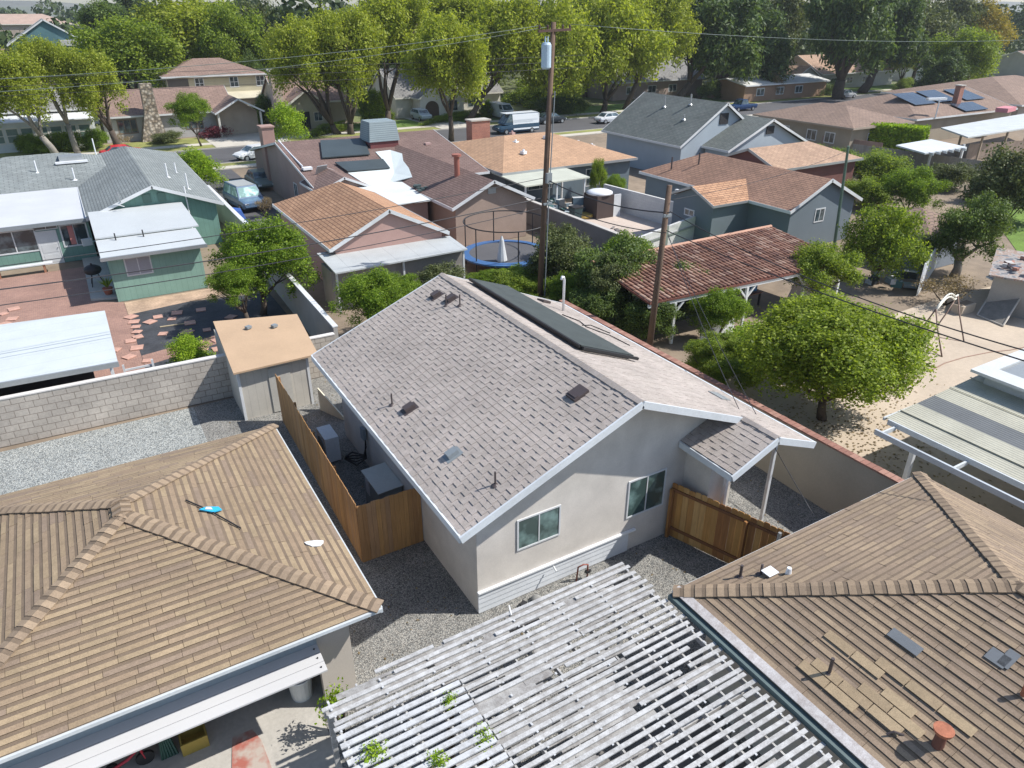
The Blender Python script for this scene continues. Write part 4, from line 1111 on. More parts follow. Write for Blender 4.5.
# sheds at the far right of the sandy yard
sd1 = thing('tool_shed', 'grey tool shed with junk covered tile roof beside the swing frame', 'shed', (43, 18.5, 0))
s = MB(); s.hexa([(40.6, 18.6, 0), (42.0, 15.4, 0), (45.8, 17.2, 0), (44.6, 20.4, 0)], [(40.6, 18.6, 2.0), (42.0, 15.4, 2.0), (45.8, 17.2, 2.2), (44.6, 20.4, 2.2)]); s.build('wall', plain('shed_grey', (.34, .33, .31), .9), sd1)
s = MB(); s.hexa([(40.2, 18.7, 2.02), (41.8, 14.9, 2.02), (46.2, 17.0, 2.22), (44.9, 20.9, 2.22)], [(40.2, 18.7, 2.12), (41.8, 14.9, 2.12), (46.2, 17.0, 2.32), (44.9, 20.9, 2.32)])
t_ = NT('patchy_shed_roof'); cc = t_.ramp(t_.noise(2.4, 5), [(.38, (.13, .14, .16)), (.48, (.36, .34, .32)), (.56, (.28, .18, .14)), (.66, (.42, .39, .36))]); s.build('roof', t_.out(cc), sd1)
s = MB(); rd = random.Random(5)
for k in range(22):
    s.obox((rd.uniform(41.5, 45), rd.uniform(16.2, 19), 2.38), (rd.uniform(.15, .5), rd.uniform(.1, .35), rd.uniform(.06, .18)), rd.uniform(0, 3))
s.build('debris', shingle_isl('mixed_debris', [(.4, .2, .15), (.5, .48, .46), (.1, .12, .16), (.34, .32, .30), (.45, .25, .2)], .2), sd1)
cg = thing('mesh_cage', 'leaning wire mesh cage with pale frame at right edge of sandy yard', 'cage', (40, 16, 0))
A, B, C_, D_ = at(977, 315, .05), at(1003, 326, .05), at(1024, 292, 1.3), at(998, 282, 1.3)
s = MB()
for a, b_ in ((A, B), (B, C_), (C_, D_), (D_, A)): s.tube([a, b_], .05, 6)
s.build('frame', plain('pale_timber', (.45, .42, .37), .8), cg)
s = MB(); s.poly([A, B, C_, D_]); s.poly([(p[0], p[1], p[2] - .02) for p in (A, B, C_, D_)][::-1]); s.build('mesh_panel', plain('grey_mesh', (.22, .205, .18), .8, (3, .2)), cg)
tp = thing('tarpaulin', 'small turquoise and white tarpaulin lying on top of the mesh cage', 'tarpaulin', C_)
s = MB(); p0 = Vector(D_) + Vector((.2, .1, .12)); 
s.obox(tuple(p0 + Vector((.5, -.2, .05))), (1.1, .5, .06), .3, ('X', .2)); s.build('sheet', plain('turquoise_tarp', (.05, .45, .60), .5), tp)
s = MB(); s.obox(tuple(p0 + Vector((-.3, .1, .1))), (.8, .4, .08), -.2, ('X', .15)); s.build('white_sheet', M_white, tp)
p = at(962, 312, 0); pb = thing('planter_box', 'pale stone planter box standing behind the swing frame', 'planter', p)
s = MB(); s.box(p[0] - .6, p[0] + .6, p[1] - .3, p[1] + .3, 0, .5); s.build('box', plain('pale_planter', (.50, .42, .33), .9), pb, bevel=.03)
s = MB(); s.box(p[0] - .5, p[0] + .5, p[1] - .2, p[1] + .2, .501, .53); s.build('soil', M_soil, pb)
# garden hose on the sand
s = MB(); pts = [at(x, y, .02) for x, y in ((930, 371), (945, 363), (965, 357), (990, 352), (1010, 350), (1030, 346))]
s.tube(pts, .03, 5); tag(s.build('garden_hose', plain('brown_hose', (.22, .12, .08), .6)), 'thin brown hose curving across the sandy yard below the swing', 'hose')
# ================================================================ GREEN HOUSE (upper left) and its yard
M_green = stripes_mat('sea_green_siding', (.16, .29, .245), (.12, .225, .19), .30, .06, 0, .75, .12)
M_greenL = stripes_mat('light_green_siding', (.22, .37, .31), (.17, .30, .25), .30, .06, 0, .75, .12)
sh_gr = shingle_uv('blue_grey_shingles', (.20, .225, .225), (.235, .26, .255), (.11, .125, .13), .2, .6, .12)
gh = thing('green_house', 'sea green house with blue grey shingle roof and white flat additions at upper left', 'house', (2, 62, 0))
gze, gzr = 2.85, 4.42
W_ = (.45, 7.9, 53.1, 74.5)
walls_mb(*W_, gze + .02, gzr - .2, 'y', (False, True)).build('wall', M_green, gh)
xm = 4.15
A, B, C, D = (.05, 52.7, gze), (8.3, 52.7, gze), (8.5, 75.2, gze), (.05, 75.2, gze)
ra, rb_ = (xm, 52.7, gzr), (xm + .1, 70.3, gzr)
polys = [[A, ra, rb_, D], [B, C, rb_, ra], [C, D, rb_]]
polys = [p if (Vector(p[1]) - Vector(p[0])).cross(Vector(p[2]) - Vector(p[0])).z > 0 else p[::-1] for p in polys]
ro = roof('roof', polys, sh_gr, gh, .12, M_white, .2)
pw2 = gable_polys(-9.8, 5.2, 63.2, 74.4, gze, gzr + .12, 'x', (True, True))
roof('roof', pw2, sh_gr, gh, .12, M_white, .2)
walls_mb(-9.4, .44, 63.6, 74, gze, gzr, 'x', (True, True)).build('wall', M_green, gh)
# gable vents, conduit
s = MB()
for x in (3.5, 4.4): s.box(x, x + .5, 53.04, 53.09, 3.3, 3.85)
s.build('gable_vent', plain('green_vent', (.09, .17, .14), .7), gh)
s = MB(); s.tube([(6.1, 53.0, .4), (6.1, 53.0, 4.1)], .05, 8); s.build('conduit', M_whitemetal, gh)
for x, y, h in ((-2.3, 66, .9), (0.0, 62.3 + 2, .9), (2.0, 71.5, 1.5), (5.8, 58.5, 1.0), (6.8, 62, .8), (6.6, 55.2, 1.1)):
    z = gze + .2; zz = gzr - abs(x - xm) * .4 if x > 0.3 else gze + (y - 63.2) * .28
    s = MB(); s.tube([(x, y, zz - .05), (x, y, zz + h)], .05, 7); s.tube([(x, y, zz), (x, y, zz + .07)], [.2, .08], 8); s.build('vent_pipe', M_whitemetal, gh)
s = MB(); zz = gze + (67.5 - 63.2) * .28; s.box(-.7, .9, 67.0, 68.2, zz - .1, zz + .42); s.build('skylight', M_metal, gh)
s = MB(); s.box(-1.0, 1.2, 66.7, 66.99, zz - .05, zz + .1); s.build('skylight_flashing', M_whitemetal, gh)
s = MB(); z0 = 3.6; s.tube([(2.2, 53.0, 3.4), (2.15, 52.5, 3.75), (2.1, 52.3, 4.3)], .04, 6); s.tube([(2.05, 52.35, 3.5), (1.9, 52.1, 3.6), (2.3, 52.2, 3.4)], .03, 6); s.build('antenna', M_metal, gh)
# white flat roofed addition with window wall
ad = thing('sunroom', 'white flat roofed sunroom with big windows and a white door at left edge', 'sunroom', (-4.5, 58, 0))
s = MB(); s.hexa([(-12, 53.3, 2.62), (.12, 53.3, 2.62), (.12, 63.2, 2.75), (-12, 63.2, 2.75)], [(-12, 53.3, 2.72), (.12, 53.3, 2.72), (.12, 63.2, 2.85), (-12, 63.2, 2.85)]); s.build('roof', plain('white_roll_roofing', (.52, .54, .56), .6, (.5, .06), (12, .04)), ad)
s = MB(); s.box(-12, .14, 53.2, 53.298, 2.5, 2.74); s.build('fascia', M_greymetal, ad)
WS = (-12, .1, 53.7, 63)
s = MB(); s.box(-12, .1, 53.7, 63.0, 0, 2.6); s.build('wall', M_green, ad)
window(ad, 'S', WS, 12 - 8.2, .95, 2.4, 1.45, M_white, None, 2, .09)
window(ad, 'S', WS, 12 - 5.4, .95, 2.5, 1.45, M_white, None, 1, .09)
window(ad, 'S', WS, 12 - 1.6, .95, 1.55, 1.45, M_white, None, 1, .09)
door(ad, 'S', WS, 12 - 2.95, 1.15, 2.15, M_white)
window(ad, 'S', WS, 12 - 2.95, 2.2, 1.3, .35, M_white, None, 1, .06)
s = MB()
s.box(-1.15, -.85, 53.62, 53.66, 1.1, 2.3); s.build('curtain', plain('pink_curtain', (.5, .2, .18), .8), ad)
lm = thing('floodlight', 'white floodlight box on a long arm beside the sunroom window', 'floodlight', (-.1, 53, 2.4))
s = MB(); p = Vector(at_y(87, 242, 52.3)); s.obox(tuple(p), (.55, .25, .42), .2); s.build('lamp_housing', M_white, lm)
s = MB(); s.tube([tuple(p), (.46, 53.2, p.z - .25)], .05, 6); s.build('arm', M_whitemetal, lm)
# extension
ex = thing('green_extension', 'low green lean-to room with white metal roof and one small window', 'extension', (3, 48, 0))
s = MB(); s.box(.5, 5.25, 44.0, 53.05, 0, 2.55); s.build('wall', M_greenL, ex)
s = MB(); s.hexa([(.2, 43.55, 2.62), (5.55, 43.55, 2.62), (5.55, 46.7, 2.8), (.2, 46.7, 2.8)], [(.2, 43.55, 2.70), (5.55, 43.55, 2.70), (5.55, 46.7, 2.88), (.2, 46.7, 2.88)])
s.hexa([(.2, 46.71, 2.92), (5.75, 46.71, 2.92), (5.75, 52.9, 3.08), (.2, 52.9, 3.08)], [(.2, 46.71, 3.0), (5.75, 46.71, 3.0), (5.75, 52.9, 3.16), (.2, 52.9, 3.16)])
s.build('roof', plain('white_sheet_roof', (.48, .51, .52), .5, (.5, .06), (12, .04)), ex)
s = MB(); s.box(.15, 5.6, 43.42, 43.545, 2.52, 2.70); s.build('gutter', M_metal, ex)
WE = (.5, 5.25, 44.0, 53.05)
window(ex, 'S', WE, .75, 1.35, 1.35, 1.05, M_white, plain('lace_curtain_glass', (.34, .34, .38), .3), 1, .07)
for x in (.9, 2.35): 
    s = MB(); s.obox((x + .3, 46.3, 3.0), (.07, .07, .5), 0, ('X', -.2)); s.build('roof_strut', M_black, ex)
# patio things
s = MB(); s.hexa([(-.8, 44.9, 0.005), (.49, 44.5, 0.005), (.49, 53.6, 0.005), (-.8, 53.6, 0.005)], [(-.8, 44.9, .13), (.49, 44.5, .13), (.49, 53.6, .13), (-.8, 53.6, .13)]); tag(s.build('concrete_step', M_conc), None, None, None, 'structure')
gr = thing('barbecue_grill', 'black round barbecue grill on concrete step by green wall', 'grill', (-.35, 47.4, .13))
s = MB(); s.tube([(-.35, 47.4, .75), (-.35, 47.4, .85), (-.35, 47.4, 1.0), (-.35, 47.4, 1.18), (-.35, 47.4, 1.3), (-.35, 47.4, 1.36)], [.12, .38, .48, .44, .25, .06], 16); s.build('kettle', M_black, gr, smooth=True)
for k in range(3):
    a = k * 2.09; s = MB(); s.tube([(-.35 + .2 * math.cos(a), 47.4 + .2 * math.sin(a), .8), (-.35 + .45 * math.cos(a), 47.4 + .45 * math.sin(a), .13)], .03, 6); s.build('leg', M_black, gr)
s = MB(); s.tube([(-.35, 47.4, 1.36), (-.35, 47.4, 1.44)], .05, 8); s.build('handle', M_black, gr)
pp = thing('potted_plant', 'potted spiky plant in red brown pot beside barbecue grill', 'potted plant', (.15, 45.3, .13))
s = MB(); s.cone((.15, 45.3, .132), .18, .28, .38, 14); s.build('pot', plain('terracotta', (.32, .10, .06), .8), pp)
s = MB(); rd = random.Random(3)
for k in range(26):
    a = rd.random() * 6.28; l = rd.uniform(.3, .55); s.poly([(.15, 45.3, .5), (.15 + math.cos(a) * l * .5 - .02, 45.3 + math.sin(a) * l * .5, .85), (.15 + math.cos(a) * l, 45.3 + math.sin(a) * l, .9 + rd.uniform(-.1, .25)), (.15 + math.cos(a) * l * .5 + .03, 45.3 + math.sin(a) * l * .5 + .02, .83)])
s.build('leaves', LF['green'], pp)
bh = thing('bench', 'long white bench in front of green sunroom wall at left edge', 'bench', (-4.2, 52.2, 0))
s = MB(); s.box(-5.8, -2.4, 51.9, 52.4, .5, .57); s.build('seat', M_white, bh)
for x in (-5.3, -2.9): s = MB(); s.box(x - .06, x + .06, 51.95, 52.35, 0, .498); s.build('leg', plain('rusty_bench_leg', (.35, .17, .10), .8), bh)
# patio cover at left edge
pc = thing('patio_cover', 'pale blue grey flat patio cover standing behind the block wall at left edge', 'patio cover', (-4, 33, 0))
s = MB(); s.hexa([(-12, 30.3, 2.30), (-.22, 29.65, 2.30), (-.22, 35.55, 2.42), (-12, 36.9, 2.42)], [(-12, 30.3, 2.38), (-.22, 29.65, 2.38), (-.22, 35.55, 2.5), (-12, 36.9, 2.5)]); s.build('roof', stripes_mat('pale_panel_roof', (.52, .565, .575), (.44, .485, .50), 1.0, .03, 1, .5, .06), pc)
s = MB(); s.hexa([(-12, 30.2, 2.2), (-.2, 29.55, 2.2), (-.2, 29.64, 2.2), (-12, 30.29, 2.2)], [(-12, 30.2, 2.4), (-.2, 29.55, 2.4), (-.2, 29.64, 2.4), (-12, 30.29, 2.4)]); s.build('gutter', M_metal, pc)
for x, y in ((-.5, 30.1), (-.5, 35.1), (-4.5, 30.5)):
    s = MB(); s.box(x - .06, x + .06, y - .06, y + .06, 0, 2.29); s.build('post', M_whitemetal, pc)
s = MB(); s.box(-8, -1.2, 31.6, 32.1, 0, 1.5); s.build('dark_shelving', M_dark, pc)
lc = thing('lattice_panel', 'white lattice rack standing at the right end of the pale patio cover', 'rack', (.2, 30.6, 0))
s = MB()
for k in range(6): s.box(-.1, 1.0, 30.4, 30.44, .35 + k * .25, .43 + k * .25)
s.box(-.12, -.04, 30.35, 30.399, 0, 1.9); s.box(.94, 1.02, 30.35, 30.399, 0, 1.9); s.build('frame', M_white, lc)
# stepping pavers on the weed fabric
M_pav = plain('salmon_paver', (.50, .30, .235), .9, (2, .2), (20, .1))
first = None; rd = random.Random(8)
spots = [(131, 317), (134, 322), (136, 327), (137, 332), (138, 337), (158, 317), (150, 322), (172, 319), (163, 334), (187, 332), (207, 330), (137, 348), (129, 357), (131, 341), (201, 310), (231, 317), (217, 340), (147, 361), (115, 350), (177, 313), (218, 349), (203, 350), (190, 323), (12, 319), (5, 324), (14, 309), (20, 327), (3, 314)]
for i, (px_, py_) in enumerate(spots):
    p = at(px_, py_, .02)
    if first is None:
        s = MB(); s.box(-.24, .24, -.24, .24, .0, .04); first = s.build('paving_slab', M_pav, None, bevel=.01); o = first
    else: o = first.copy(); COL.objects.link(o)
    o.location = (p[0], p[1], .016); o.rotation_euler = (0, 0, rd.uniform(-.4, .4) if i % 3 else rd.uniform(.5, 1.0)); k = rd.uniform(.75, 1.15); o.scale = (k, k, 1)
    tag(o, 'salmon square paving slab laid loose on dark weed fabric', 'paving slab', 'loose slabs on weed fabric')
s = MB(); a = at(160, 327, .03); b_ = at(196, 322, .03); s.tube([a, b_], .04, 6); tag(s.build('wooden_pole', plain('pale_stick', (.45, .37, .24), .8)), 'thin pale pole lying on dark weed fabric among slabs', 'pole')
shrub('lime_bush', 'bright lime green bush behind the block wall beside tan roofed shed', CR['lime'], (2.5, 32.6, .9), (1.15, 1.0, .95), 'bush')
tree_px('citrus_tree', 'rounded green citrus tree behind tan roofed shed and grey boundary wall', 'tree', CR['citrusN'], 266, 264, 38, 56, 52, base_x=7.0, tr=.16)
tree_px('citrus_tree', 'smaller citrus tree left of the larger one over green extension corner', 'tree', CR['citrusN'], 232, 284, 36.5, 32, 26, base_x=6.0, tr=.12)
tree_px('citrus_tree', 'dense green citrus tree between grey boundary wall and main roof', 'tree', CR['citrusN'], 374, 302, 31, 46, 36, tr=.14)
tree_px('citrus_tree', 'low citrus tree touching the shingle roof edge below pale flat roof', 'tree', CR['citrusN'], 402, 290, 32, 26, 20, tr=.12)
# driveway side wall
dw = thing('driveway_wall', 'cream stucco wall with white top beside the driveway and green house', 'wall', (9, 55, 0))
s = MB(); s.box(8.92, 9.12, 45.5, 63.2, 0, 1.95); s.build('wall', plain('cream_stucco', (.50, .46, .38), .9), dw)
s = MB(); s.box(8.88, 9.16, 45.5, 63.2, 1.952, 2.02); s.build('cap', M_white, dw)

# ================================================================ PINK HOUSE with pale flat awning
M_pink = plain('dusty_pink_stucco', (.42, .27, .235), .95, (.6, .1), (25, .06))
sh_or = shingle_uv('orange_brown_shingles', (.46, .27, .16), (.38, .215, .125), (.19, .10, .06), .22, .6, .12)
ph = house('pink_house', 'dusty pink gabled cottage with orange brown shingle roof behind pale flat awning', 11.1, 18.3, 38.3, 50.5, 2.85, 4.6, 'y', M_pink, sh_or, M_white, (False, True), .35, .2)
pk = thing('flat_awning', 'pale grey flat roof awning with white posts in front of pink cottage', 'awning', (14.4, 37, 0))
s = MB(); s.hexa([(10.5, 35.75, 2.28), (18.4, 36.1, 2.28), (18.5, 38.6, 2.42), (10.6, 39.2, 2.42)], [(10.5, 35.75, 2.36), (18.4, 36.1, 2.36), (18.5, 38.6, 2.5), (10.6, 39.2, 2.5)])
s.build('roof', stripes_mat('grey_panel_roof', (.42, .445, .45), (.30, .32, .33), 1.35, .02, 0, .5, .08), pk)
s = MB(); s.box(10.5, 18.4, 36.55, 38.25, 0, 2.2); s.build('wall', plain('grey_back_wall', (.27, .25, .235), .9), pk)
for x in (10.7, 14.5, 18.2): s = MB(); s.box(x - .05, x + .05, 36.2, 36.3, 0, 2.27); s.build('post', M_white, pk)

# ================================================================ DARK BROWN ROOF HOUSE with white tarp
sh_br2 = shingle_uv('dark_brown_shingles', (.20, .135, .115), (.17, .11, .095), (.09, .06, .055), .2, .6, .15)
M_tanst = plain('mauve_stucco', (.34, .25, .22), .95, (.6, .12), (20, .06))
bhs = thing('brown_house', 'mauve house with dark brown roof, white tarpaulin patch and black solar mats', 'house', (22, 58, 0))
zE, zR2, yr = 2.8, 4.8, 63.5
m1 = gable_polys(14.9, 29.2, 53.0, 74.0, zE, zR2, 'x')
roof('roof', m1, sh_br2, bhs, .12, M_white, .18)
walls_mb(15.2, 28.8, 53.5, 73.5, zE - .1, zR2 - .15, 'x', (False, False)).build('wall', M_tanst, bhs)
g1 = gable_polys(14.7, 18.9, 52.2, 56.5, 2.85, 3.75, 'y'); roof('roof', g1, sh_br2, bhs, .1, M_white, .16)
walls_mb(15.0, 18.6, 52.5, 54, 2.75, 3.6, 'y', (False, False)).build('wall', M_tanst, bhs)
g2 = gable_polys(21.1, 27.5, 43.4, 64.5, zE, 4.3, 'y'); roof('roof', g2, sh_br2, bhs, .12, M_white, .2)
walls_mb(21.5, 27.1, 43.8, 54, 2.7, 4.1, 'y', (False, False)).build('wall', plain('tan_brown_stucco', (.33, .25, .205), .95), bhs)
s = MB(); s.box(24.0, 24.6, 43.74, 43.79, 3.35, 3.75); s.build('gable_vent', M_metal, bhs)
window(bhs, 'W', (15.2, 28.8, 53.5, 73.5), 1.5, 1.0, 1.4, 1.1, M_white); window(bhs, 'W', (15.2, 28.8, 53.5, 73.5), 6, 1.0, 1.0, 1.1, M_white)
# annex under the eave between the wings
s = MB(); s.box(17.5, 21.0, 47.2, 52.9, 0, 2.6); s.build('patio_wall', M_tanst, bhs)
s = MB(); s.hexa([(17.2, 46.6, 2.66), (21.6, 46.6, 2.66), (21.6, 53.6, 2.86), (17.2, 53.6, 2.86)], [(17.2, 46.6, 2.74), (21.6, 46.6, 2.74), (21.6, 53.6, 2.94), (17.2, 53.6, 2.94)]); s.build('patio_roof', plain('white_flat_roof', (.60, .64, .64), .6), bhs)
sl2 = (zR2 - zE) / 10.5; zs = lambda x, y: zE + sl2 * (y - 53.0)
tpn = thing('roof_tarpaulin', 'large white tarpaulin covering part of dark brown roof', 'tarpaulin', (22, 55, 3.2))
def tz(x, y): return max(zs(x, y), (4.3 - abs(x - 24.3) * .469) if x > 21.3 else 0) + .06
pts = [(18.2, 55.6), (18.7, 53.05), (20.5, 52.95), (22.0, 52.0), (22.6, 54.0), (23.0, 56.0), (23.6, 57.6), (23.3, 59.4), (21.95, 59.3), (21.85, 57.0), (21.5, 55.5)]
s = MB(); s.poly([(x, y, tz(x, y)) for x, y in pts]); 
cx_, cy_ = 21.6, 54.6
s = MB()
for i in range(len(pts)):
    a, b_ = pts[i], pts[(i + 1) % len(pts)]
    s.poly([(a[0], a[1], tz(*a)), (b_[0], b_[1], tz(*b_)), (cx_, cy_, tz(cx_, cy_))]); 
    s.poly([(b_[0], b_[1], tz(*b_)), (a[0], a[1], tz(*a)), (a[0], a[1], tz(*a) - .05), (b_[0], b_[1], tz(*b_) - .05)])
s.build('sheet', plain('white_tarp', (.62, .68, .68), .5, (1, .06), None), tpn)
s = MB(); rd = random.Random(4)
for k in range(16):
    x, y = 21.0 + rd.random() * 1.7, 48.6 + rd.random() * 1.4 ; s.obox((x, y, 2.98 + rd.random() * .1), (rd.uniform(.2, .5), rd.uniform(.2, .4), rd.uniform(.1, .25)), rd.uniform(0, 3))
tag(s.build('sandbags', plain('dark_bag', (.05, .075, .075), .7)), 'row of dark sandbags holding the lower edge of white tarpaulin', 'sandbags')
for q in ([(19.4, 66.0 - 4.6), (23.2, 61.6), (22.3, 56.9), (18.1, 57.6)][:0] or [(18.4, 62.6), (22.1, 62.2), (21.2, 58.6), (17.3, 58.8)], [(17.9, 57.6), (21.8, 57.3), (21.6, 55.4), (18.2, 55.6)]):
    s = MB(); s.hexa([(x, y, zs(x, y) + .12) for x, y in q[::-1]], [(x, y, zs(x, y) + .2) for x, y in q[::-1]]); s.build('solar_mat', plain('dark_solar_mat', (.05, .065, .07), .45), bhs)
cl = MB(); cl.box(21.9, 24.4, 60.2, 62.4, zs(0, 60) - .3, zs(0, 60) + .55); cl.build('curb', plain('dark_red_curb', (.16, .05, .05), .8), bhs)
cl = MB(); cl.hexa([(21.8, 60.1, zs(0, 60) + .55), (24.5, 60.1, zs(0, 60) + .55), (24.5, 62.5, zs(0, 60) + .55), (21.8, 62.5, zs(0, 60) + .55)], [(22.0, 60.3, zs(0, 60) + 2.1), (24.3, 60.3, zs(0, 60) + 2.1), (24.3, 62.3, zs(0, 60) + 2.1), (22.0, 62.3, zs(0, 60) + 2.1)])
cl.build('swamp_cooler', stripes_mat('cooler_grey', (.26, .32, .34), (.16, .20, .22), .16, .3, 1, .6), bhs)
ch = MB(); ch.box(15.0, 16.05, 68.2, 69.4, 0, 5.35); ch.box(14.92, 16.13, 68.1, 69.5, 5.352, 5.47); ch.build('chimney', plain('mauve_chimney', (.36, .235, .20), .9), bhs)
x, y = 23.6, 47.6; s = MB(); s.tube([(x, y, 3.9), (x, y, 5.3)], .2, 14); s.tube([(x, y, 5.3), (x, y, 5.45)], .34, 14); s.build('flue', plain('rusty_red_flue', (.30, .11, .08), .7), bhs)
x, y = 27, 60; s = MB(); s.tube([(x, y, 3.3), (x, y, 4.1)], .12, 8); s.obox((x, y, 4.2), (.5, .4, .16)); s.build('roof_vent', plain('pinkish_vent', (.4, .27, .25), .7), bhs)
s = MB(); s.tube([(15.3, 64, 4.86), (15.3, 60.2, 4.2), (15.3, 57.5, 3.8)], .06, 6); s.obox((15.5, 57.0, 3.72), (.7, .5, .18)); s.build('conduit', M_whitemetal, bhs)
s = MB(); s.obox((16.3, 56.0, 3.72), (.9, .06, .7), .3, ('X', .5)); s.build('dish', M_metal, bhs)
# trampoline & closed parasol
tc = (22.3, 38.5); tm = thing('trampoline', 'round trampoline with blue rim and tall black safety hoop behind brown house', 'trampoline', (tc[0], tc[1], 0))
s = MB(); N = 28; s.tube([(tc[0], tc[1], .86), (tc[0], tc[1], .9)], 2.35, 36); s.build('mat', plain('trampoline_mat', (.09, .09, .095), .7), tm)
s = MB()
for k in range(36):
    a0, a1 = 2 * math.pi * k / 36, 2 * math.pi * (k + 1) / 36
    P_ = lambda a, r, z: (tc[0] + r * math.cos(a), tc[1] + r * math.sin(a), z)
    s.hexa([P_(a0, 2.3, .89), P_(a0, 2.8, .82), P_(a1, 2.8, .82), P_(a1, 2.3, .89)], [P_(a0, 2.3, .96), P_(a0, 2.8, .92), P_(a1, 2.8, .92), P_(a1, 2.3, .96)])
s.build('safety_pad', plain('blue_pad', (.05, .13, .30), .5), tm)
s = MB(); s.tube([(tc[0] + 2.6 * math.cos(2 * math.pi * k / 36), tc[1] + 2.6 * math.sin(2 * math.pi * k / 36), 2.9) for k in range(37)], .04, 6, cap=False); s.build('hoop', M_black, tm)
for k in range(6):
    a = k * 1.047 + .3; s = MB(); s.tube([(tc[0] + 2.6 * math.cos(a), tc[1] + 2.6 * math.sin(a), 0), (tc[0] + 2.6 * math.cos(a), tc[1] + 2.6 * math.sin(a), 2.9)], .035, 6); s.build('leg', M_black, tm)
um = thing('parasol', 'closed white parasol on white base in front of the blue trampoline rim', 'parasol', (22.3, 36.3, 0))
c = at(502, 275, 0); um.location = c
s = MB(); s.tube([(c[0], c[1], .05), (c[0], c[1], 2.45)], .03, 8); s.build('pole', M_whitemetal, um)
s = MB(); s.tube([(c[0], c[1], .75), (c[0], c[1], .95), (c[0], c[1], 1.5), (c[0], c[1], 2.2), (c[0], c[1], 2.45)], [.26, .33, .24, .12, .03], 10); s.build('canopy', M_white, um)
s = MB(); s.box(c[0] - .4, c[0] + .4, c[1] - .4, c[1] + .4, 0, .07); s.build('base', M_white, um)
# long grey boundary wall behind the hedge of shrubs
lw = thing('yard_wall', 'long dark grey block wall with pale top from utility pole to tiled patio roof', 'wall', (29, 40, 0))
s = MB(); s.box(28.95, 29.15, 31.2, 50.5, 0, 1.75); s.build('wall', plain('dark_grey_blocks', (.20, .20, .20), .95, (.8, .15)), lw)
s = MB(); s.box(28.9, 29.2, 31.2, 50.5, 1.752, 1.82); s.build('cap', plain('pale_grey_cap', (.46, .44, .41), .9), lw)

# ================================================================ TAN HIP HOUSE, carport and yard
sh_tan = shingle_uv('tan_orange_shingles', (.47, .295, .18), (.41, .255, .155), (.27, .17, .11), .2, .7, .1)
M_blue = plain('slate_blue_siding', (.115, .155, .185), .8, (.5, .08), (20, .05))
th = house('tan_roof_house', 'slate blue house with tan orange hip roof and small roof vents', 29.6, 43.4, 51.5, 66.8, 2.85, 4.45, 'x', M_blue, sh_tan, M_metal, (True, True), .45, inset=4.6)
WT = tuple(th['_w'])
window(th, 'S', WT, 2.2, 1.1, 2.4, 1.1, M_white); window(th, 'S', WT, 8.1, .8, 1.5, 1.5, M_white)
zt_ = lambda x, y: 2.85 + (min(y - 51.5, 66.8 - y, x - 29.6, 43.4 - x)) * .222
for x, y, mname in ((34.4, 57.5, 0), (36.4, 61.5, 1), (37.6, 57.5, 0), (39.2, 60.5, 1), (33.5, 54.7, 0), (41.2, 57.5, 0), (41.3, 55.5, 0)):
    s = MB(); s.obox((x, y, zt_(x, y) + .12), (.42, .42, .24), .3); s.tube([(x, y, zt_(x, y)), (x, y, zt_(x, y) + .38)], .1, 8); s.build('roof_vent', plain('pinkish_vent', (.4, .27, .25), .7) if mname else M_whitemetal, th)
s = MB(); s.box(34.3, 36.3, 65.6, 66.8, 0, 4.9); s.build('chimney', M_brick, th); s = MB(); s.box(34.2, 36.4, 65.5, 66.9, 4.902, 5.02); s.build('chimney_cap', M_conc, th)
cp = thing('carport', 'pale green flat carport roof on posts beside the tan roofed house', 'carport', (32.5, 50, 0))
s = MB(); s.hexa([(29.3, 47.6, 2.5), (35.6, 47.9, 2.5), (35.8, 51.9, 2.6), (29.5, 53.2, 2.6)], [(29.3, 47.6, 2.6), (35.6, 47.9, 2.6), (35.8, 51.9, 2.7), (29.5, 53.2, 2.7)]); s.build('roof', plain('pale_green_sheet', (.46, .475, .40), .7), cp)
for x, y in ((29.6, 48), (32.5, 48), (35.3, 48.2), (35.4, 51.5)): s = MB(); s.box(x - .06, x + .06, y - .06, y + .06, 0, 2.49); s.build('post', M_white, cp)
rd = random.Random(17)
M_clut = shingle_isl('yard_clutter', [(.30, .36, .40), (.04, .05, .06), (.45, .47, .48), (.14, .20, .24), (.25, .22, .18), (.05, .12, .12)], .15)
s = MB()
for k in range(34): s.obox((rd.uniform(29.8, 35.4), rd.uniform(46.3, 49.2), rd.uniform(.15, 1.0)), (rd.uniform(.3, 1.2), rd.uniform(.3, .9), rd.uniform(.2, .7)), rd.uniform(0, 3), ('X', rd.uniform(-.2, .2)))
tag(s.build('stored_junk', M_clut), 'heap of blue and grey stored junk under the pale green carport', 'junk', None, 'stuff')
tk = thing('storage_booth', 'dark brown booth with white domed top and white side panel in concrete yard', 'booth', (34.9, 45.7, 0))
bx0, by0 = 34.2, 44.9
s = MB(); s.box(bx0, bx0 + 1.6, by0, by0 + 1.8, 0, 1.75); s.build('body', plain('dark_booth', (.07, .05, .045), .8), tk)
s = MB(); s.tube([(bx0 + .85, by0 + .9, 1.76), (bx0 + .85, by0 + .9, 1.9), (bx0 + .85, by0 + .9, 2.02), (bx0 + .85, by0 + .9, 2.08)], [1.05, 1.02, .7, .1], 14); s.build('dome_top', M_whitemetal, tk, smooth=True)
s = MB(); s.box(bx0 + 1.62, bx0 + 2.3, by0, by0 + .1, 0, 1.72); s.build('side_panel', M_white, tk)
wb = thing('waste_bin', 'dark green wheeled bin beside the dark booth in concrete yard', 'bin', (32.7, 45.6, 0))
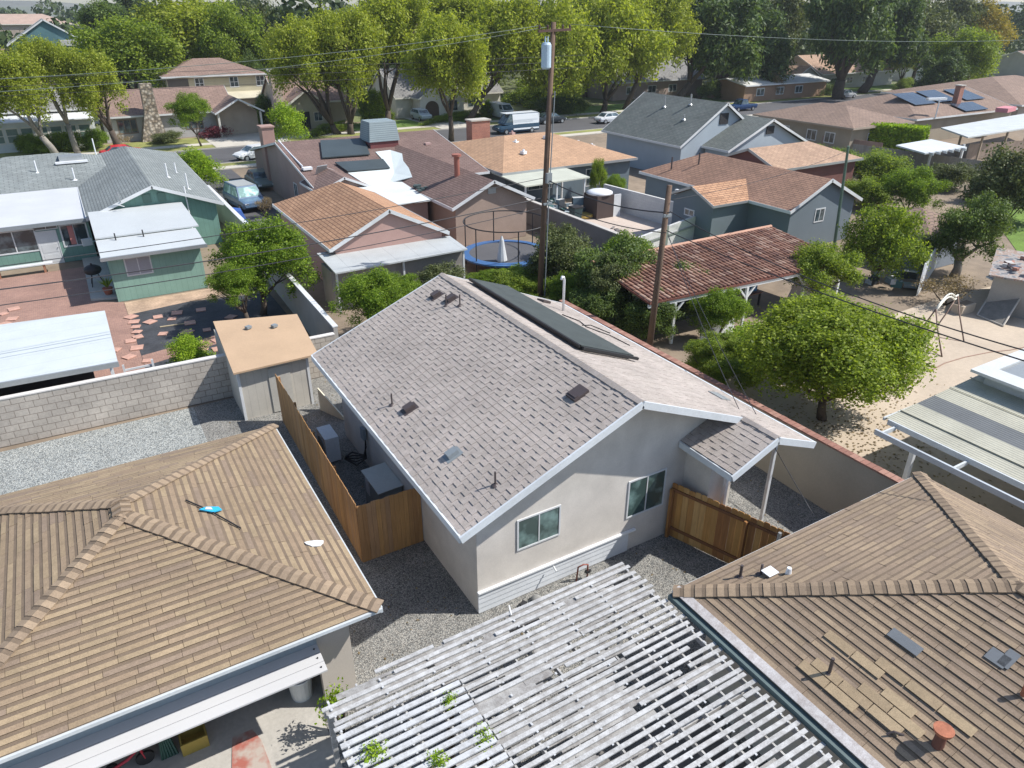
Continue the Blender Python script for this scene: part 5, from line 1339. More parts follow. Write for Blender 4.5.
s = MB(); s.hexa([(32.4, 45.3, .05), (33.0, 45.3, .05), (33.0, 45.9, .05), (32.4, 45.9, .05)], [(32.3, 45.2, 1.0), (33.1, 45.2, 1.0), (33.1, 46.0, 1.0), (32.3, 46.0, 1.0)]); s.build('body', plain('bin_dark_teal', (.02, .05, .055), .5), wb)
s = MB(); s.box(32.27, 33.13, 45.17, 46.05, 1.002, 1.07); s.build('lid', M_black, wb)
pd = thing('paddling_pool', 'small yellow brown round tub on the concrete yard floor', 'tub', (34.2, 43.4, 0))
p = at(583, 217, 0); pd.location = p
s = MB(); s.tube([(p[0], p[1], .01), (p[0], p[1], .15), (p[0], p[1], .3)], [.75, .85, .8], 20); s.build('tub', plain('yellow_tub', (.42, .29, .07), .6), pd)
s = MB()
for k in range(14): s.obox((rd.uniform(31.6, 34), rd.uniform(39.6, 42.4), .05), (rd.uniform(.2, .7), rd.uniform(.1, .5), .06), rd.uniform(0, 3))
tag(s.build('scattered_planks', plain('grey_scraps', (.22, .20, .19), .9)), 'flat grey scraps scattered on the pinkish concrete yard floor', 'scraps', None, 'stuff')
wf = thing('white_block_fence', 'white painted block fence around the concrete yard, with rail', 'fence', (37, 42, 0))
M_wblk = bricks('white_painted_blocks', (.60, .60, .58), (.55, .55, .54), (.48, .48, .47), .41, .2, .006, .1, .3, .8, .08)
s = MB(); s.hexa([(38.1, 37.2, 0), (38.3, 37.2, 0), (37.3, 48.0, 0), (37.1, 48.0, 0)], [(38.1, 37.2, 1.85), (38.3, 37.2, 1.85), (37.3, 48.0, 1.85), (37.1, 48.0, 1.85)])
s.hexa([(29.2, 35.4, 0), (38.09, 37.0, 0), (38.09, 37.2, 0), (29.2, 35.6, 0)], [(29.2, 35.4, 1.2), (38.09, 37.0, 1.85), (38.09, 37.2, 1.85), (29.2, 35.6, 1.2)]); s.build('wall', M_wblk, wf)
s = MB(); s.beam((29.3, 35.36, .8), (38.05, 36.93, 1.15), .05, .12); s.build('rail', M_metal, wf)
s = MB(); s.box(33.3, 33.5, 35.95, 36.1, 0, 1.7); s.build('post', M_metal, wf)
shrub('shrub', 'yellow green bushes growing behind white block fence by the slate blue wall', CR['citrusN'], (38.8, 48.8, 1.2), (1.3, 1.3, 1.3))
shrub('shrub', 'taller thin leafy bush against slate blue wall beside the window', CR['greenA'], (38.2, 50.3, 1.8), (.8, .8, 1.7))

# ================================================================ RED TILED PATIO ROOF
rt = thing('tiled_patio_roof', 'red clay tiled patio roof on white branching posts behind the shrubs', 'patio roof', (28, 26, 0))
TX0, TX1, TY0, TY1, TZ0, TZ1 = 21.6, 34.9, 23.95, 28.6, 2.42, 3.05
s = MB(); s.hexa([(TX0, TY0, TZ0 - .1), (TX1, TY0 - .6, TZ0 - .1), (TX1, TY1 + .2, TZ1 - .1), (TX0, TY1, TZ1 - .1)], [(TX0, TY0, TZ0), (TX1, TY0 - .6, TZ0), (TX1, TY1 + .2, TZ1), (TX0, TY1, TZ1)]); dk = s.build('roof', plain('dark_red_deck', (.16, .06, .045), .9), rt)
s = MB(); nc, nr_ = 50, 11; rd = random.Random(6)
for i in range(nc):
    u = (i + .5) / nc; x = TX0 + (TX1 - TX0) * u; yl, yh = TY0 - .6 * u, TY1 + .2 * u; r_ = (TX1 - TX0) / nc * .33
    for k in range(nr_):
        t0, t1 = k / nr_, (k + 1.12) / nr_; t1 = min(t1, 1)
        y0, y1 = yl + (yh - yl) * t0, yl + (yh - yl) * t1; z0, z1 = TZ0 + (TZ1 - TZ0) * t0 + .03, TZ0 + (TZ1 - TZ0) * t1
        q0 = [(x + r_ * math.cos(a), y0, z0 + r_ * math.sin(a) * .9) for a in [math.pi * j / 5 for j in range(6)]]
        q1 = [(x + r_ * .86 * math.cos(a), y1, z1 + r_ * .9 * math.sin(a) * .9) for a in [math.pi * j / 5 for j in range(6)]]
        b0 = len(s.v); s.v += q0 + q1
        for j in range(5): s.f.append((b0 + j, b0 + j + 1, b0 + 7 + j, b0 + 6 + j)[::-1]); s.mi.append(0); s.uv += [(0, 0)] * 4
s.build('tiles', shingle_isl('clay_tiles', [(.28, .145, .10), (.34, .19, .135), (.24, .125, .09), (.42, .28, .21), (.31, .18, .13), (.21, .115, .09)], .2, .3), dk)
s = MB(); s.tube([(TX0 + (TX1 - TX0) * k / 30, TY1 + .2 * k / 30, TZ1 + .04) for k in range(31)], .1, 7); s.build('ridge_tiles', plain('pink_tile', (.48, .28, .20), .9), dk)
s = MB(); s.beam((TX0, TY0 + .1, TZ0 - .2), (TX1, TY0 - .5, TZ0 - .2), .1, .16); s.build('beam', M_white, rt)
for x in (23.2, 27.8, 31.9, 34.6):
    y = TY0 + .1 - .6 * (x - TX0) / 13.3; s = MB(); s.box(x - .07, x + .07, y - .06, y + .06, 0, TZ0 - .282)
    s.beam((x, y, 1.55), (x - .55, y, TZ0 - .3), .09, .09); s.beam((x, y, 1.55), (x + .55, y, TZ0 - .3), .09, .09); s.build('post', M_white, rt)
for x in (22, 34.5): s = MB(); s.box(x - .08, x + .08, 28.2, 28.36, 0, 2.9); s.build('post', M_white, rt)
tb = thing('patio_table', 'cluttered patio table with dark chairs under the red tiled roof', 'table', (30, 26, 0))
s = MB(); s.box(28.9, 31.0, 25.4, 26.6, .72, .78); s.build('table_top', plain('brown_top', (.2, .1, .07), .6), tb)
for x, y in ((29, 25.5), (30.9, 25.5), (29, 26.5), (30.9, 26.5)): s = MB(); s.box(x - .04, x + .04, y - .04, y + .04, 0, .718); s.build('leg', M_black, tb)
s = MB(); s.obox((30.6, 25.9, .97), (.5, .4, .36)); tag(s.build('cool_box', plain('cool_box_blue', (.05, .22, .5), .4), bevel=.03), 'blue box on the cluttered table under red tiled roof', 'box')
s = MB(); s.obox((33.5, 24.2, 1.0), (.08, 2.0, 2.0), .9, ('X', .25)); tag(s.build('plywood_sheet', plain('pinkish_white_panel', (.58, .50, .50), .7)), 'pinkish white sheet leaning at right end of tiled patio roof', 'sheet')
wr = thing('white_chair', 'white plastic chair against dark shrubs left of utility pole base', 'chair', (21.5, 22, 0))
p = at(655, 327, .0); 
s = MB(); s.box(24.4, 26.6, 23.2, 23.3, 0, 1.0); o = s.build('white_panel', M_white, wr)
wr.name = 'garden_screen'; wr['label'] = 'low pale screen behind leafy bush left of the tiled roof post'; wr['category'] = 'screen'

# ================================================================ BLUE HOUSE with brown roof
sh_rb = shingle_uv('red_brown_shingles', (.34, .20, .135), (.28, .165, .115), (.16, .095, .07), .2, .5, .15)
M_blue2 = plain('grey_blue_stucco', (.15, .185, .21), .85, (.5, .08), (20, .05))
bh2 = house('blue_house', 'grey blue house with long red brown shingle roof and white gable trim', 39.6, 46.8, 31.3, 46.6, 2.85, 4.55, 'y', M_blue2, sh_rb, M_white, (False, True), .4, .3)
WB = tuple(bh2['_w'])
wp = at_y(818, 222, 31.6); window(bh2, 'S', WB, wp[0] - .5 - WB[0], wp[2], 1.0, .95, M_white, None, 1, .08)
sub = gable_polys(36.3, 44.0, 34.9, 39.4, 2.85, 3.75, 'x'); roof('roof', sub, sh_or, bh2, .1, M_metal, .16)
walls_mb(36.6, 41, 35.2, 39.1, 2.75, 3.6, 'x', (False, False)).build('wall', M_blue2, bh2)
window(bh2, 'W', (36.6, 41, 35.2, 39.1), 1.7, 1.6, 1.0, .5, M_white, None, 1, .08)
for x, y, h in ((40.6, 44, .9), (41.8, 42.3, 1.0)):
    z = 2.85 + (x - 38.9) * .317; s = MB(); s.tube([(x, y, z - .03), (x, y, z + h)], .06, 7); s.build('vent_pipe', M_vent, bh2)
s = MB(); s.box(38.4, 38.6, 38.8, 41.0, 0, 2.6); s.build('white_door_panel', M_white, bh2)
# ================================================================ GREY GREEN TWO STOREY
sh_gg = shingle_uv('grey_green_shingles', (.125, .145, .135), (.15, .165, .155), (.075, .085, .085), .2, .6, .15)
M_pale = plain('pale_blue_siding', (.36, .42, .47), .8, (.5, .06), (20, .04))
gg = house('grey_roof_house', 'tall pale blue house with broad grey green roof and dark louvred gable vent', 49.6, 60.6, 52.8, 65.0, 3.1, 6.65, 'y', M_pale, sh_gg, M_white, (False, False), .45, .35)
s = MB(); s.box(54.6, 55.7, 53.08, 53.14, 4.7, 5.7); s.build('gable_vent', M_dark, gg)
g3 = gable_polys(52.6, 63.5, 49.6, 58, 2.9, 5.35, 'y'); roof('roof', g3, sh_gg, gg, .12, M_white, .2)
walls_mb(53, 63.1, 49.95, 53, 2.8, 5.2, 'y', (False, False)).build('wall', M_pale, gg)
s = MB(); s.box(57.6, 58.6, 49.85, 49.92, 4.0, 4.7); s.build('gable_vent', M_dark, gg)
for x, y, h in ((53.6, 60, 1.0), (54.3, 57, 1.0), (52.5, 55.8, .5)):
    z = 3.1 + (x - 49.6) * .645; s = MB(); s.tube([(x, y, z - .05), (x, y, z + h)], .08, 7); s.tube([(x, y, z - .02), (x, y, z + .12)], [.25, .1], 8); s.build('vent_pipe', M_metal, gg)
wt = thing('white_canopy', 'white sloping canopy against the pale blue gable wall', 'canopy', (50, 50, 0))
a, b_, c, d = at(722, 139, 3.4), at(738, 140, 3.4), at(728, 155, 2.2), at(708, 154, 2.2)
s = MB(); s.prism([d, c, b_, a], .08); s.build('canopy', M_white, wt)
for q in (c, d): s = MB(); s.tube([(q[0], q[1], 0), (q[0], q[1], q[2] - .08)], .06, 6); s.build('post', M_whitemetal, wt)
# small tan roof
sh_t2 = shingle_uv('light_brown_shingles', (.42, .285, .195), (.36, .24, .165), (.24, .155, .11), .2, .55, .1)
house('tan_cottage', 'small cottage with light brown hip roof wedged behind the red brown roof', 49.6, 60.5, 41.2, 48.0, 2.85, 4.1, 'x', plain('dark_red_wall', (.16, .07, .06), .9), sh_t2, M_metal, (False, True), .4)
# ================================================================ BROWN ROOFS at upper right
sh_b3 = shingle_uv('muted_brown_shingles', (.27, .19, .145), (.23, .16, .125), (.14, .10, .08), .25, .6, .14)
M_olive = plain('olive_tan_stucco', (.31, .27, .21), .9)
r1 = house('ranch_house', 'ranch house with muted brown hip roof and boarded tan wall right of grey roof', 75.0, 86.0, 53.0, 67.5, 2.9, 4.5, 'y', M_olive, sh_b3, plain('tan_trim', (.36, .30, .24), .7), (True, True), .5)
W1 = tuple(r1['_w'])
for u in (2.0, 4.5, 8.5): window(r1, 'W', W1, u, .9, 1.4, 1.2, M_white, None, 1, .1)
window(r1, 'S', W1, 3, .9, 1.6, 1.2, M_white)
r2 = house('ranch_house', 'ranch house with brown roof carrying two banks of blue solar panels', 88.0, 110.0, 54.0, 69.0, 2.9, 5.0, 'x', M_olive, sh_b3, M_white, (True, False), .5)
zz = lambda y: 2.9 + (y - 54) * .28
def panel_bank(x0, x1, y0, y1, lift=.15):
    s = MB(); s.hexa([(x0, y0, zz(y0) + lift), (x1, y0, zz(y0) + lift), (x1, y1, zz(y1) + lift), (x0, y1, zz(y1) + lift)], [(x0, y0, zz(y0) + lift + .06), (x1, y0, zz(y0) + lift + .06), (x1, y1, zz(y1) + lift + .06), (x0, y1, zz(y1) + lift + .06)]); s.build('solar_panel', M_solar, r2)
for (pa, pb_) in (((889, 110), (911, 98)), ((915, 108), (928, 99)), ((938, 107), (953, 98))):
    a, b_ = at(*pa, 3.6), at(*pb_, 4.3); x0 = min(a[0], b_[0]); 
panel_bank(92.2, 96.6, 57.2, 60.7); panel_bank(97.4, 101.6, 57.4, 60.9); panel_bank(103.2, 107.5, 57.2, 60.7); panel_bank(98.5, 103.5, 54.3, 56.6)
s = MB(); s.box(99.7, 100.6, 56.4, 57.1, 2.5, 5.9); s.build('chimney', M_brick, r2); s = MB(); s.box(99.6, 100.7, 56.3, 57.2, 5.902, 6.0); s.build('chimney_cap', M_conc, r2)
s = MB(); s.tube([(91.5, 53.9, 2.8), (91.5, 53.9, 5.0)], .08, 6); s.obox((91.3, 54.2, 5.0), (2.6, .5, .25), -.3); s.build('solar_heater', M_whitemetal, r2)
hg = thing('clipped_hedge', 'long clipped bright green hedge in front of brown solar panel roof', 'hedge', (83, 50, 0))
a, b_ = at(860, 150, .0), at(922, 156, 0)
n = 9000; g_ = np.random.default_rng(5); A_, B_ = np.array(a), np.array(b_); dirv = (B_ - A_); L_ = np.linalg.norm(dirv); dirv /= L_; nv = np.array([-dirv[1], dirv[0], 0])
u = g_.uniform(0, 1, n)[:, None]; face = g_.integers(0, 3, n)
off = np.where(face == 0, g_.uniform(-1.1, 1.1, n), np.where(face == 1, -1.1, 1.1)) + g_.normal(0, .1, n)
zz_ = np.where(face == 0, 2.9, g_.uniform(.1, 2.9, n)) + g_.normal(0, .08, n)
pos = A_ + dirv * L_ * u + nv * off[:, None]; pos[:, 2] = zz_
nr_ = np.where(face[:, None] == 0, np.array([[0, 0, 1.]]), nv * np.sign(off)[:, None]); nr_ = nr_ + g_.normal(0, .2, (n, 3))
me = quads_mesh('foliage', leaf_arrays(n, pos - np.array(hg.location), nr_, .2, 3), LF['lime']); o = bpy.data.objects.new('foliage', me); COL.objects.link(o); o.parent = hg
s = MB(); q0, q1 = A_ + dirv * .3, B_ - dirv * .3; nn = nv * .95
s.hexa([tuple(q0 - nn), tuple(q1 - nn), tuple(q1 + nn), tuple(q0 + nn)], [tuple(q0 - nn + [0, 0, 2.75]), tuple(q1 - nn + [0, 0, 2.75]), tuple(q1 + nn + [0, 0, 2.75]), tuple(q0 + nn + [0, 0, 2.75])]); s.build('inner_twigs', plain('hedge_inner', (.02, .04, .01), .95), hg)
def canopy(name, label, cat, pts, z, legs, mat, post):
    root = thing(name, label, cat, ((pts[0][0] + pts[2][0]) / 2, (pts[0][1] + pts[2][1]) / 2, 0))
    s = MB(); s.prism([(x, y, z) for x, y in pts], .14); s.build('roof', mat, root)
    for x, y in legs:
        s = MB(); s.box(x - .09, x + .09, y - .09, y + .09, 0, z - .142); s.build('post', post, root)
    return root
c1 = canopy('white_pergola', 'white patio canopy with scalloped rafter ends on white posts', 'canopy', [at(925, 153, 2.5)[:2], at(967, 147, 2.5)[:2], at(931, 139, 2.5)[:2], at(896, 145, 2.5)[:2]][:4], 2.5,
   [at(928, 165, .8)[:2], at(960, 160, .8)[:2], at(912, 160, .6)[:2]], plain('white_canopy_sheet', (.60, .64, .66), .5), M_white)
s = MB(); a, b_ = Vector(at(927, 154, 2.4)), Vector(at(966, 148.5, 2.4))
for k in range(6):
    p = a.lerp(b_, (k + .5) / 6); s = MB(); s.obox(tuple(p), (.9, .12, .22), math.atan2((b_ - a).y, (b_ - a).x) + 1.2); s.build('rafter_end', M_white, c1)
c2 = canopy('long_patio_cover', 'long pale grey patio cover on brown posts at right edge', 'patio cover', [at(968, 137.5, 2.8)[:2], at(1060, 123, 2.8)[:2], at(1030, 113, 2.8)[:2], at(941, 128, 2.8)[:2]], 2.85,
   [at(977, 158, .3)[:2], at(1002, 152, .5)[:2], at(960, 140, 1.6)[:2], at(1022, 148, .5)[:2]], plain('pale_sheet', (.50, .53, .53), .6), plain('brown_post', (.34, .27, .20), .8))
s = MB(); a, b_ = at(1003, 112, 3.0), at(1012, 112, 3.0); s.obox(((a[0] + b_[0]) / 2, a[1], 3.3), (3.2, 1.4, .5), .2); tag(s.build('awning', plain('pink_awning', (.55, .22, .25), .7)), 'small pink awning rising behind the long pale patio cover', 'awning')
r3 = house('ranch_house', 'low ranch house with wide brown roof at the right edge, plain walls', 114, 142, 55.5, 77.0, 2.9, 5.4, 'x', plain('grey_beige_wall', (.36, .32, .28), .9), sh_b3, M_white, (True, True), .6)
# white wall patches / fences of the right backyards
s = MB(); a, b_ = at(790, 158, 0), at(845, 172, 0); s.hexa([a, (b_[0], b_[1], 0), (b_[0], b_[1] + .2, 0), (a[0], a[1] + .2, 0)], [(a[0], a[1], 1.4), (b_[0], b_[1], 1.4), (b_[0], b_[1] + .2, 1.4), (a[0], a[1] + .2, 1.4)]); tag(s.build('yard_fence', plain('cream_fence', (.50, .45, .38), .8)), 'cream fence behind the peak of grey blue house', 'fence')
for lbl, p0_, p1_, h_, col_ in (('grey wooden fence with wire posts running below the white canopy', (850, 160), (985, 180), 1.7, (.25, .23, .21)),
                          ('brown fence under the long pale patio cover at right', (965, 160), (1040, 155), 1.7, (.30, .23, .18)),
                          ('dull brown fence behind shrubs left of white canopy', (820, 150), (880, 158), 1.6, (.24, .17, .14))):
    a, b_ = Vector(at(*p0_, 0)), Vector(at(*p1_, 0)); picket_fence('yard_fence', lbl, (a.x, a.y), (b_.x, b_.y), h_, wood('fence_' + lbl[:5], [col_, tuple(c * 1.25 for c in col_)]), 1, False, w=.4, seed=int(a.x))
# small house in the trees and its pale wall
cb2 = house('garden_cottage', 'small cottage with brown pyramid roof almost hidden between two trees', 43.4, 47.8, 24.0, 28.6, 2.4, 3.4, 'y', plain('blue_grey_wall', (.20, .23, .27), .85), sh_b3, M_metal, (True, True), .3)
s = MB(); a, b_ = Vector(at(916, 296, 0)), Vector(at(934, 268, 0)); s.hexa([tuple(a), tuple(b_), (b_.x + .15, b_.y, 0), (a.x + .15, a.y, 0)], [(a.x, a.y, 1.9), (b_.x, b_.y, 2.0), (b_.x + .15, b_.y, 2.0), (a.x + .15, a.y, 1.9)])
tag(s.build('pale_wall', plain('pale_cool_wall', (.52, .55, .58), .8)), 'pale blue white wall panel between the dark tree and swing frame', 'wall')
# vehicles / junk in the shade near swing
s = MB(); p = at(898, 285, 0)
for k in range(14): s.obox((p[0] + rd.uniform(-1.5, 1.5), p[1] + rd.uniform(-1, 1), rd.uniform(.1, .7)), (rd.uniform(.2, .8), rd.uniform(.2, .6), rd.uniform(.2, .5)), rd.uniform(0, 3))
tag(s.build('yard_junk', M_clut), 'pile of dark and pale junk in the shade left of pale wall panel', 'junk', None, 'stuff')

# ================================================================ POLES AND WIRES
def upole(label, base, top, r0, r1):
    root = thing('utility_pole', label, 'utility pole', base)
    s = MB(); b_, t_ = Vector(base), Vector(top); s.tube([b_, b_.lerp(t_, .5), t_], [r0, (r0 + r1) / 2, r1], 12); s.build('pole', M_pole, root, smooth=True); return root
B1, T1 = (20.45, 31.6, 0), (20.95, 31.6, 14.0)
p1 = upole('tall brown utility pole with crossarm and blue grey transformer near its top', B1, T1, .165, .12)
s = MB(); s.beam((20.05, 31.5, 13.62), (21.85, 31.45, 13.68), .09, .11); s.beam((20.3, 31.65, 12.6), (20.9, 31.6, 12.5), .1, .1); s.build('crossarm', plain('dark_crossarm', (.10, .06, .05), .9), p1)
s = MB()
for x in (20.1, 20.55, 21.4, 21.8): s.tube([(x, 31.48, 13.7), (x, 31.48, 13.82), (x, 31.48, 13.9)], [.035, .05, .02], 8)
s.build('insulator', plain('brown_insulator', (.07, .03, .03), .4), p1)
s = MB(); s.tube([(20.45, 31.4, 12.0), (20.45, 31.4, 12.08), (20.45, 31.4, 13.05), (20.45, 31.4, 13.15)], [.16, .235, .235, .17], 16); s.tube([(20.38, 31.4, 13.15), (20.38, 31.4, 13.4)], .03, 6); s.tube([(20.53, 31.4, 13.15), (20.53, 31.4, 13.4)], .03, 6)
s.build('transformer', plain('transformer_blue_grey', (.42, .55, .66), .45), p1, smooth=False)
s = MB(); s.tube([(20.66, 31.42, 0), (20.8, 31.42, 6), (21.0, 31.42, 11)], .03, 5); s.build('conduit', M_greymetal, p1)
s = MB(); s.obox((20.75, 31.4, 6.9), (.3, .16, .5)); s.obox((20.72, 31.4, 5.6), (.5, .1, .1)); s.build('junction_box', M_greymetal, p1)
B2 = at(648, 358, 0); T2 = (21.45, B2[1], 7.95)
p2 = upole('leaning brown utility pole behind the red brick cap of garden wall', B2, T2, .155, .115)
s = MB(); s.beam((21.2, B2[1] - .1, 6.7), (21.6, B2[1] - .1, 6.7), .1, .12); s.build('bracket', M_greymetal, p2)
B3 = (43.0, 30.0, 0); T3 = (42.3, 30.0, 6.9)
root = thing('metal_pole', 'slim green metal pole beside the slate gable of the grey blue house', 'pole', B3)
s = MB(); s.tube([B3, T3], [.11, .08], 8); s.build('pole', plain('green_pole', (.10, .16, .12), .6), root)
M_wire = plain('black_wire', (.03, .03, .035), .5, None, None); M_wireg = plain('pale_aluminium_wire', (.15, .19, .17), .4, None, None)
def wire(label, a, b_, sag, r=.018, m=None, group=None):
    a, b_ = Vector(a), Vector(b_); pts = []
    for k in range(25):
        t = k / 24; p = a.lerp(b_, t); pts.append((p.x, p.y, p.z - sag * 4 * t * (1 - t)))
    s = MB(); s.tube(pts, r, 5); tag(s.build('overhead_wire', m or M_wire, None, smooth=True), label, 'wire', group)
wire('upper pale wire running right from crossarm of tall utility pole', (21.9, 31.5, 13.9), (95, 31.6, 13.6), 1.2, .013, M_wireg)
wire('upper pale wire running left from crossarm of tall utility pole', (20.05, 31.5, 13.85), (-16, 31.6, 12.6), .7, .010, M_wireg)
wire('second pale wire running left just below the upper one', (20.5, 31.5, 13.8), (-16, 33.0, 12.2), .9, .010, M_wireg)
wire('thin wire crossing over green house roof from the tall utility pole', (20.75, 31.6, 6.9), (-16, 31.0, 6.6), .5, .016)
wire('black cable crossing over green extension roof to the tall utility pole', (20.7, 31.6, 5.9), (-16, 31.3, 6.1), .75, .024)
wire('lower black cable crossing left just under the other one', (20.7, 31.6, 5.4), (-16, 31.0, 5.55), .75, .018)
wire('sagging black cable between the tall and the leaning utility poles', (20.75, 31.5, 6.8), (21.4, 23.0, 6.85), .35, .03)
wire('lower sagging cable between the tall and the leaning utility poles', (20.75, 31.5, 5.8), (21.3, 23.0, 6.0), .3, .022)
e1 = at(1100, 384, 6.3); e2 = at(1100, 371, 7.0)
wire('thick black cable running from leaning utility pole to lower right', (21.3, 23.0, 6.1), e1, .25, .022)
wire('second thick black cable running right above the first one', (21.4, 23.0, 6.9), e2, .5, .02)
wire('thin service wire from leaning pole down to the porch roof corner', (21.3, 22.9, 6.0), (15.45, 12.65, 3.75), .25, .012)
wire('thin wire from leaning pole toward bottom right bungalow roof', (21.3, 22.9, 5.9), (14.3, 9.0, 3.0), .3, .012)
for i, (x_, z_) in enumerate(((0, 9.6), (.4, 8.9), (-.3, 8.2))):
    wire(['highest', 'middle', 'lowest'][i] + ' long wire strung along the far street over brown roofs', (-120, 82.5 + x_, z_ + .6), (60, 82.5 + x_, z_ - .2), .6, .02)
wire('thin wire from leaning pole to grey blue house gable', (21.4, 23.0, 7.4), (42.2, 30.0, 6.6), .3, .012)
wire('guy wire slanting down from leaning pole through dark shrubs', (21.3, 23.1, 5.5), (20.6, 30.5, 0.2), .0, .012)

# ================================================================ YARD TREES AND SHRUBS
shrub('shrub', 'broad dark green leafy shrub between the two utility poles', CR['darkN'], (23.4, 28.8, 2.1), (3.3, 2.6, 2.7))
shrub('shrub', 'yellow green airy shrub right beside tall utility pole above roof', CR['oliveA'], (23.0, 33.2, 1.7), (2.0, 1.8, 1.6))
shrub('shrub', 'low bright green shrubs in front of the trampoline', CR['citrusN'], (19.8, 35.6, .4), (2.2, 1.3, .7))
shrub('shrub', 'low green shrub along right roof edge below white parasol base', CR['citrusN'], (20.8, 34.4, .5), (2.0, 1.8, .9))
shrub('shrub', 'thin yellowish shrub over pale roof awning edge beside the citrus tree', CR['oliveA'], (16.2, 35.0, 1.0), (1.8, 1.0, 1.1))
shrub('shrub', 'dark shrub in deep shade behind the leaning utility pole', CR['darkN'], (22.6, 25.0, 1.3), (1.8, 1.8, 1.6))
shrub('shrub', 'leafy climber spilling over left end of the red tiled roof', CR['oliveA'], (21.8, 27.2, 2.8), (1.1, 1.4, 1.0))
shrub('shrub', 'bright green bush below the left post of red tiled roof', CR['citrusN'], (25.2, 23.0, 1.5), (1.7, 1.3, 1.5))
shrub('palm_shrub', 'yellow green feathery shrub in front of the tiled roof posts', CR['lime'], (24.0, 19.8, 1.2), (1.7, 1.4, 1.3))
shrub('shrub', 'green shrub pressed against red brick wall cap right of leaning pole', CR['greenN'], (21.6, 19.3, 1.2), (2.0, 1.9, 1.35))
shrub('shrub', 'green shrub filling the gap between pole shrub and large round tree', CR['greenN'], (24.8, 17.6, 1.5), (1.8, 1.7, 1.5))
tree('round_tree', 'large round green tree beside the garden wall right of main roof', 'tree', CR['roundN'], at_y(834, 358, 15.2), (4.3, 4.0, 3.1), base=(23.4, 15.3, 0), tr=.17, nb=6, fork=.3)
tree_px('leafy_tree', 'leafy green tree at right end of red tiled roof with low branches', 'tree', CR['greenA'], 822, 270, 23.5, 36, 27, tr=.2)
tree_px('leafy_tree', 'tall light green tree in front of the small brown pyramid roof', 'tree', CR['greenA'], 884, 246, 24.5, 38, 42, tr=.22)
tree_px('leafy_tree', 'big dark green tree with pale flecks right of small brown pyramid roof', 'tree', CR['darkN'], 968, 230, 22.8, 45, 46, tr=.25, bark=M_barkpale)
shrub('shrub', 'pinkish dry shrub at the foot of the dark tree behind swing frame', CR['dry'], at(948, 295, .6), (1.8, 1.5, 1.1))
shrub('shrub', 'bright green tree top just above the small brown pyramid roof', CR['citrusN'], at(912, 192, 1.6), (3.0, 2.6, 2.2))
shrub('shrub', 'green bushes directly left of the bright tree top above pyramid roof', CR['greenA'], at(868, 196, 1.0), (2.4, 2.0, 1.5))
shrub('shrub', 'grey green tangled bush below the scalloped white canopy', CR['oliveA'], at(950, 178, 1.0), (2.5, 2, 1.4))
shrub('shrub', 'dull green tangled bush under long pale patio cover', CR['oliveA'], at(1000, 190, 1.1), (2.8, 2.2, 1.7))
shrub('shrub', 'olive green bush at right edge above the small patch of lawn', CR['oliveA'], at(1016, 190, 2.5), (3.6, 3, 3.2))
shrub('shrub', 'dark bushes between hedge and tan cottage roof', CR['darkA'], at(836, 160, .8), (2.8, 2.2, 1.2))
shrub('shrub', 'small green bushes along the cream fence behind grey blue house', CR['greenA'], at(815, 160, 1.0), (3.6, 2.4, 1.5))
shrub('shrub', 'green shrub under the clipped hedge end near the dull brown fence', CR['greenA'], at(880, 172, 1.2), (4.5, 3, 1.9))
shrub('bush', 'yellow green bush beside the green house roof at near kerb', CR['lime'], at_y(198, 170, 72), (1.7, 4.6, 2.0))
shrub('bush', 'bright lime bush behind mauve chimney beyond dark brown roof', CR['lime'], at_y(286, 126, 80), (2.2, 2.2, 2.6), stem=False)

# leaf litter under the round tree and along the sand
g_ = np.random.default_rng(8); n = 1500
pos = np.stack([23.5 + g_.normal(0, 2.6, n), 14.3 + g_.normal(0, 2.4, n), np.full(n, .02)], 1); pos = pos[(pos[:, 0] > 19.1)]
v = leaf_arrays(len(pos), pos, np.tile(np.array([[0, 0, 1.]]), (len(pos), 1)), .07, 4, .25); o = bpy.data.objects.new('fallen_leaves', quads_mesh('fallen_leaves', v, LF['dry'])); COL.objects.link(o); tag(o, 'brown fallen leaves scattered on sand below the round tree', None, None, 'stuff')
n = 900
pos = np.stack([g_.uniform(2.9, 18.2, n), g_.uniform(10.7, 29, n), np.full(n, .015)], 1)
v = leaf_arrays(len(pos), pos, np.tile(np.array([[0, 0, 1.]]), (len(pos), 1)), .05, 5, .25); o = bpy.data.objects.new('fallen_leaves', quads_mesh('fallen_leaves', v, LF['dry'])); COL.objects.link(o); tag(o, 'tiny dry leaves scattered on the grey gravel around stucco house', None, None, 'stuff')

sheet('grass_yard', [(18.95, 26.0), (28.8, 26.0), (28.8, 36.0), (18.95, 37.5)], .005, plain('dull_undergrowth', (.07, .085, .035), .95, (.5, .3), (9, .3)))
for lbl, pr, c, r_ in (
    ('dark green shrub against roof edge between white mast pipe and tall pole', 'darkN', (21.3, 27.2, 1.2), (2.2, 1.9, 1.7)),
    ('bright green shrub growing at the foot of tall utility pole', 'citrusN', (21.8, 30.6, .9), (1.8, 1.6, 1.2)),
    ('low green ground bushes between parasol base and roof edge', 'greenA', (20.2, 33.6, .5), (2.4, 1.4, .75)),
    ('dark green shrub under left end of red tiled roof', 'darkN', (25.3, 26.2, 1.5), (2.2, 1.8, 1.9)),
    ('tall loose green shrub against long dark grey yard wall', 'citrusN', (26.4, 31.4, 1.6), (2.0, 2.0, 1.9)),
    ('yellow green twiggy shrub between trampoline and tall pole', 'oliveA', (24.8, 35.6, 1.4), (1.7, 1.6, 1.7))):
    shrub('shrub', lbl, CR[pr], c, r_)
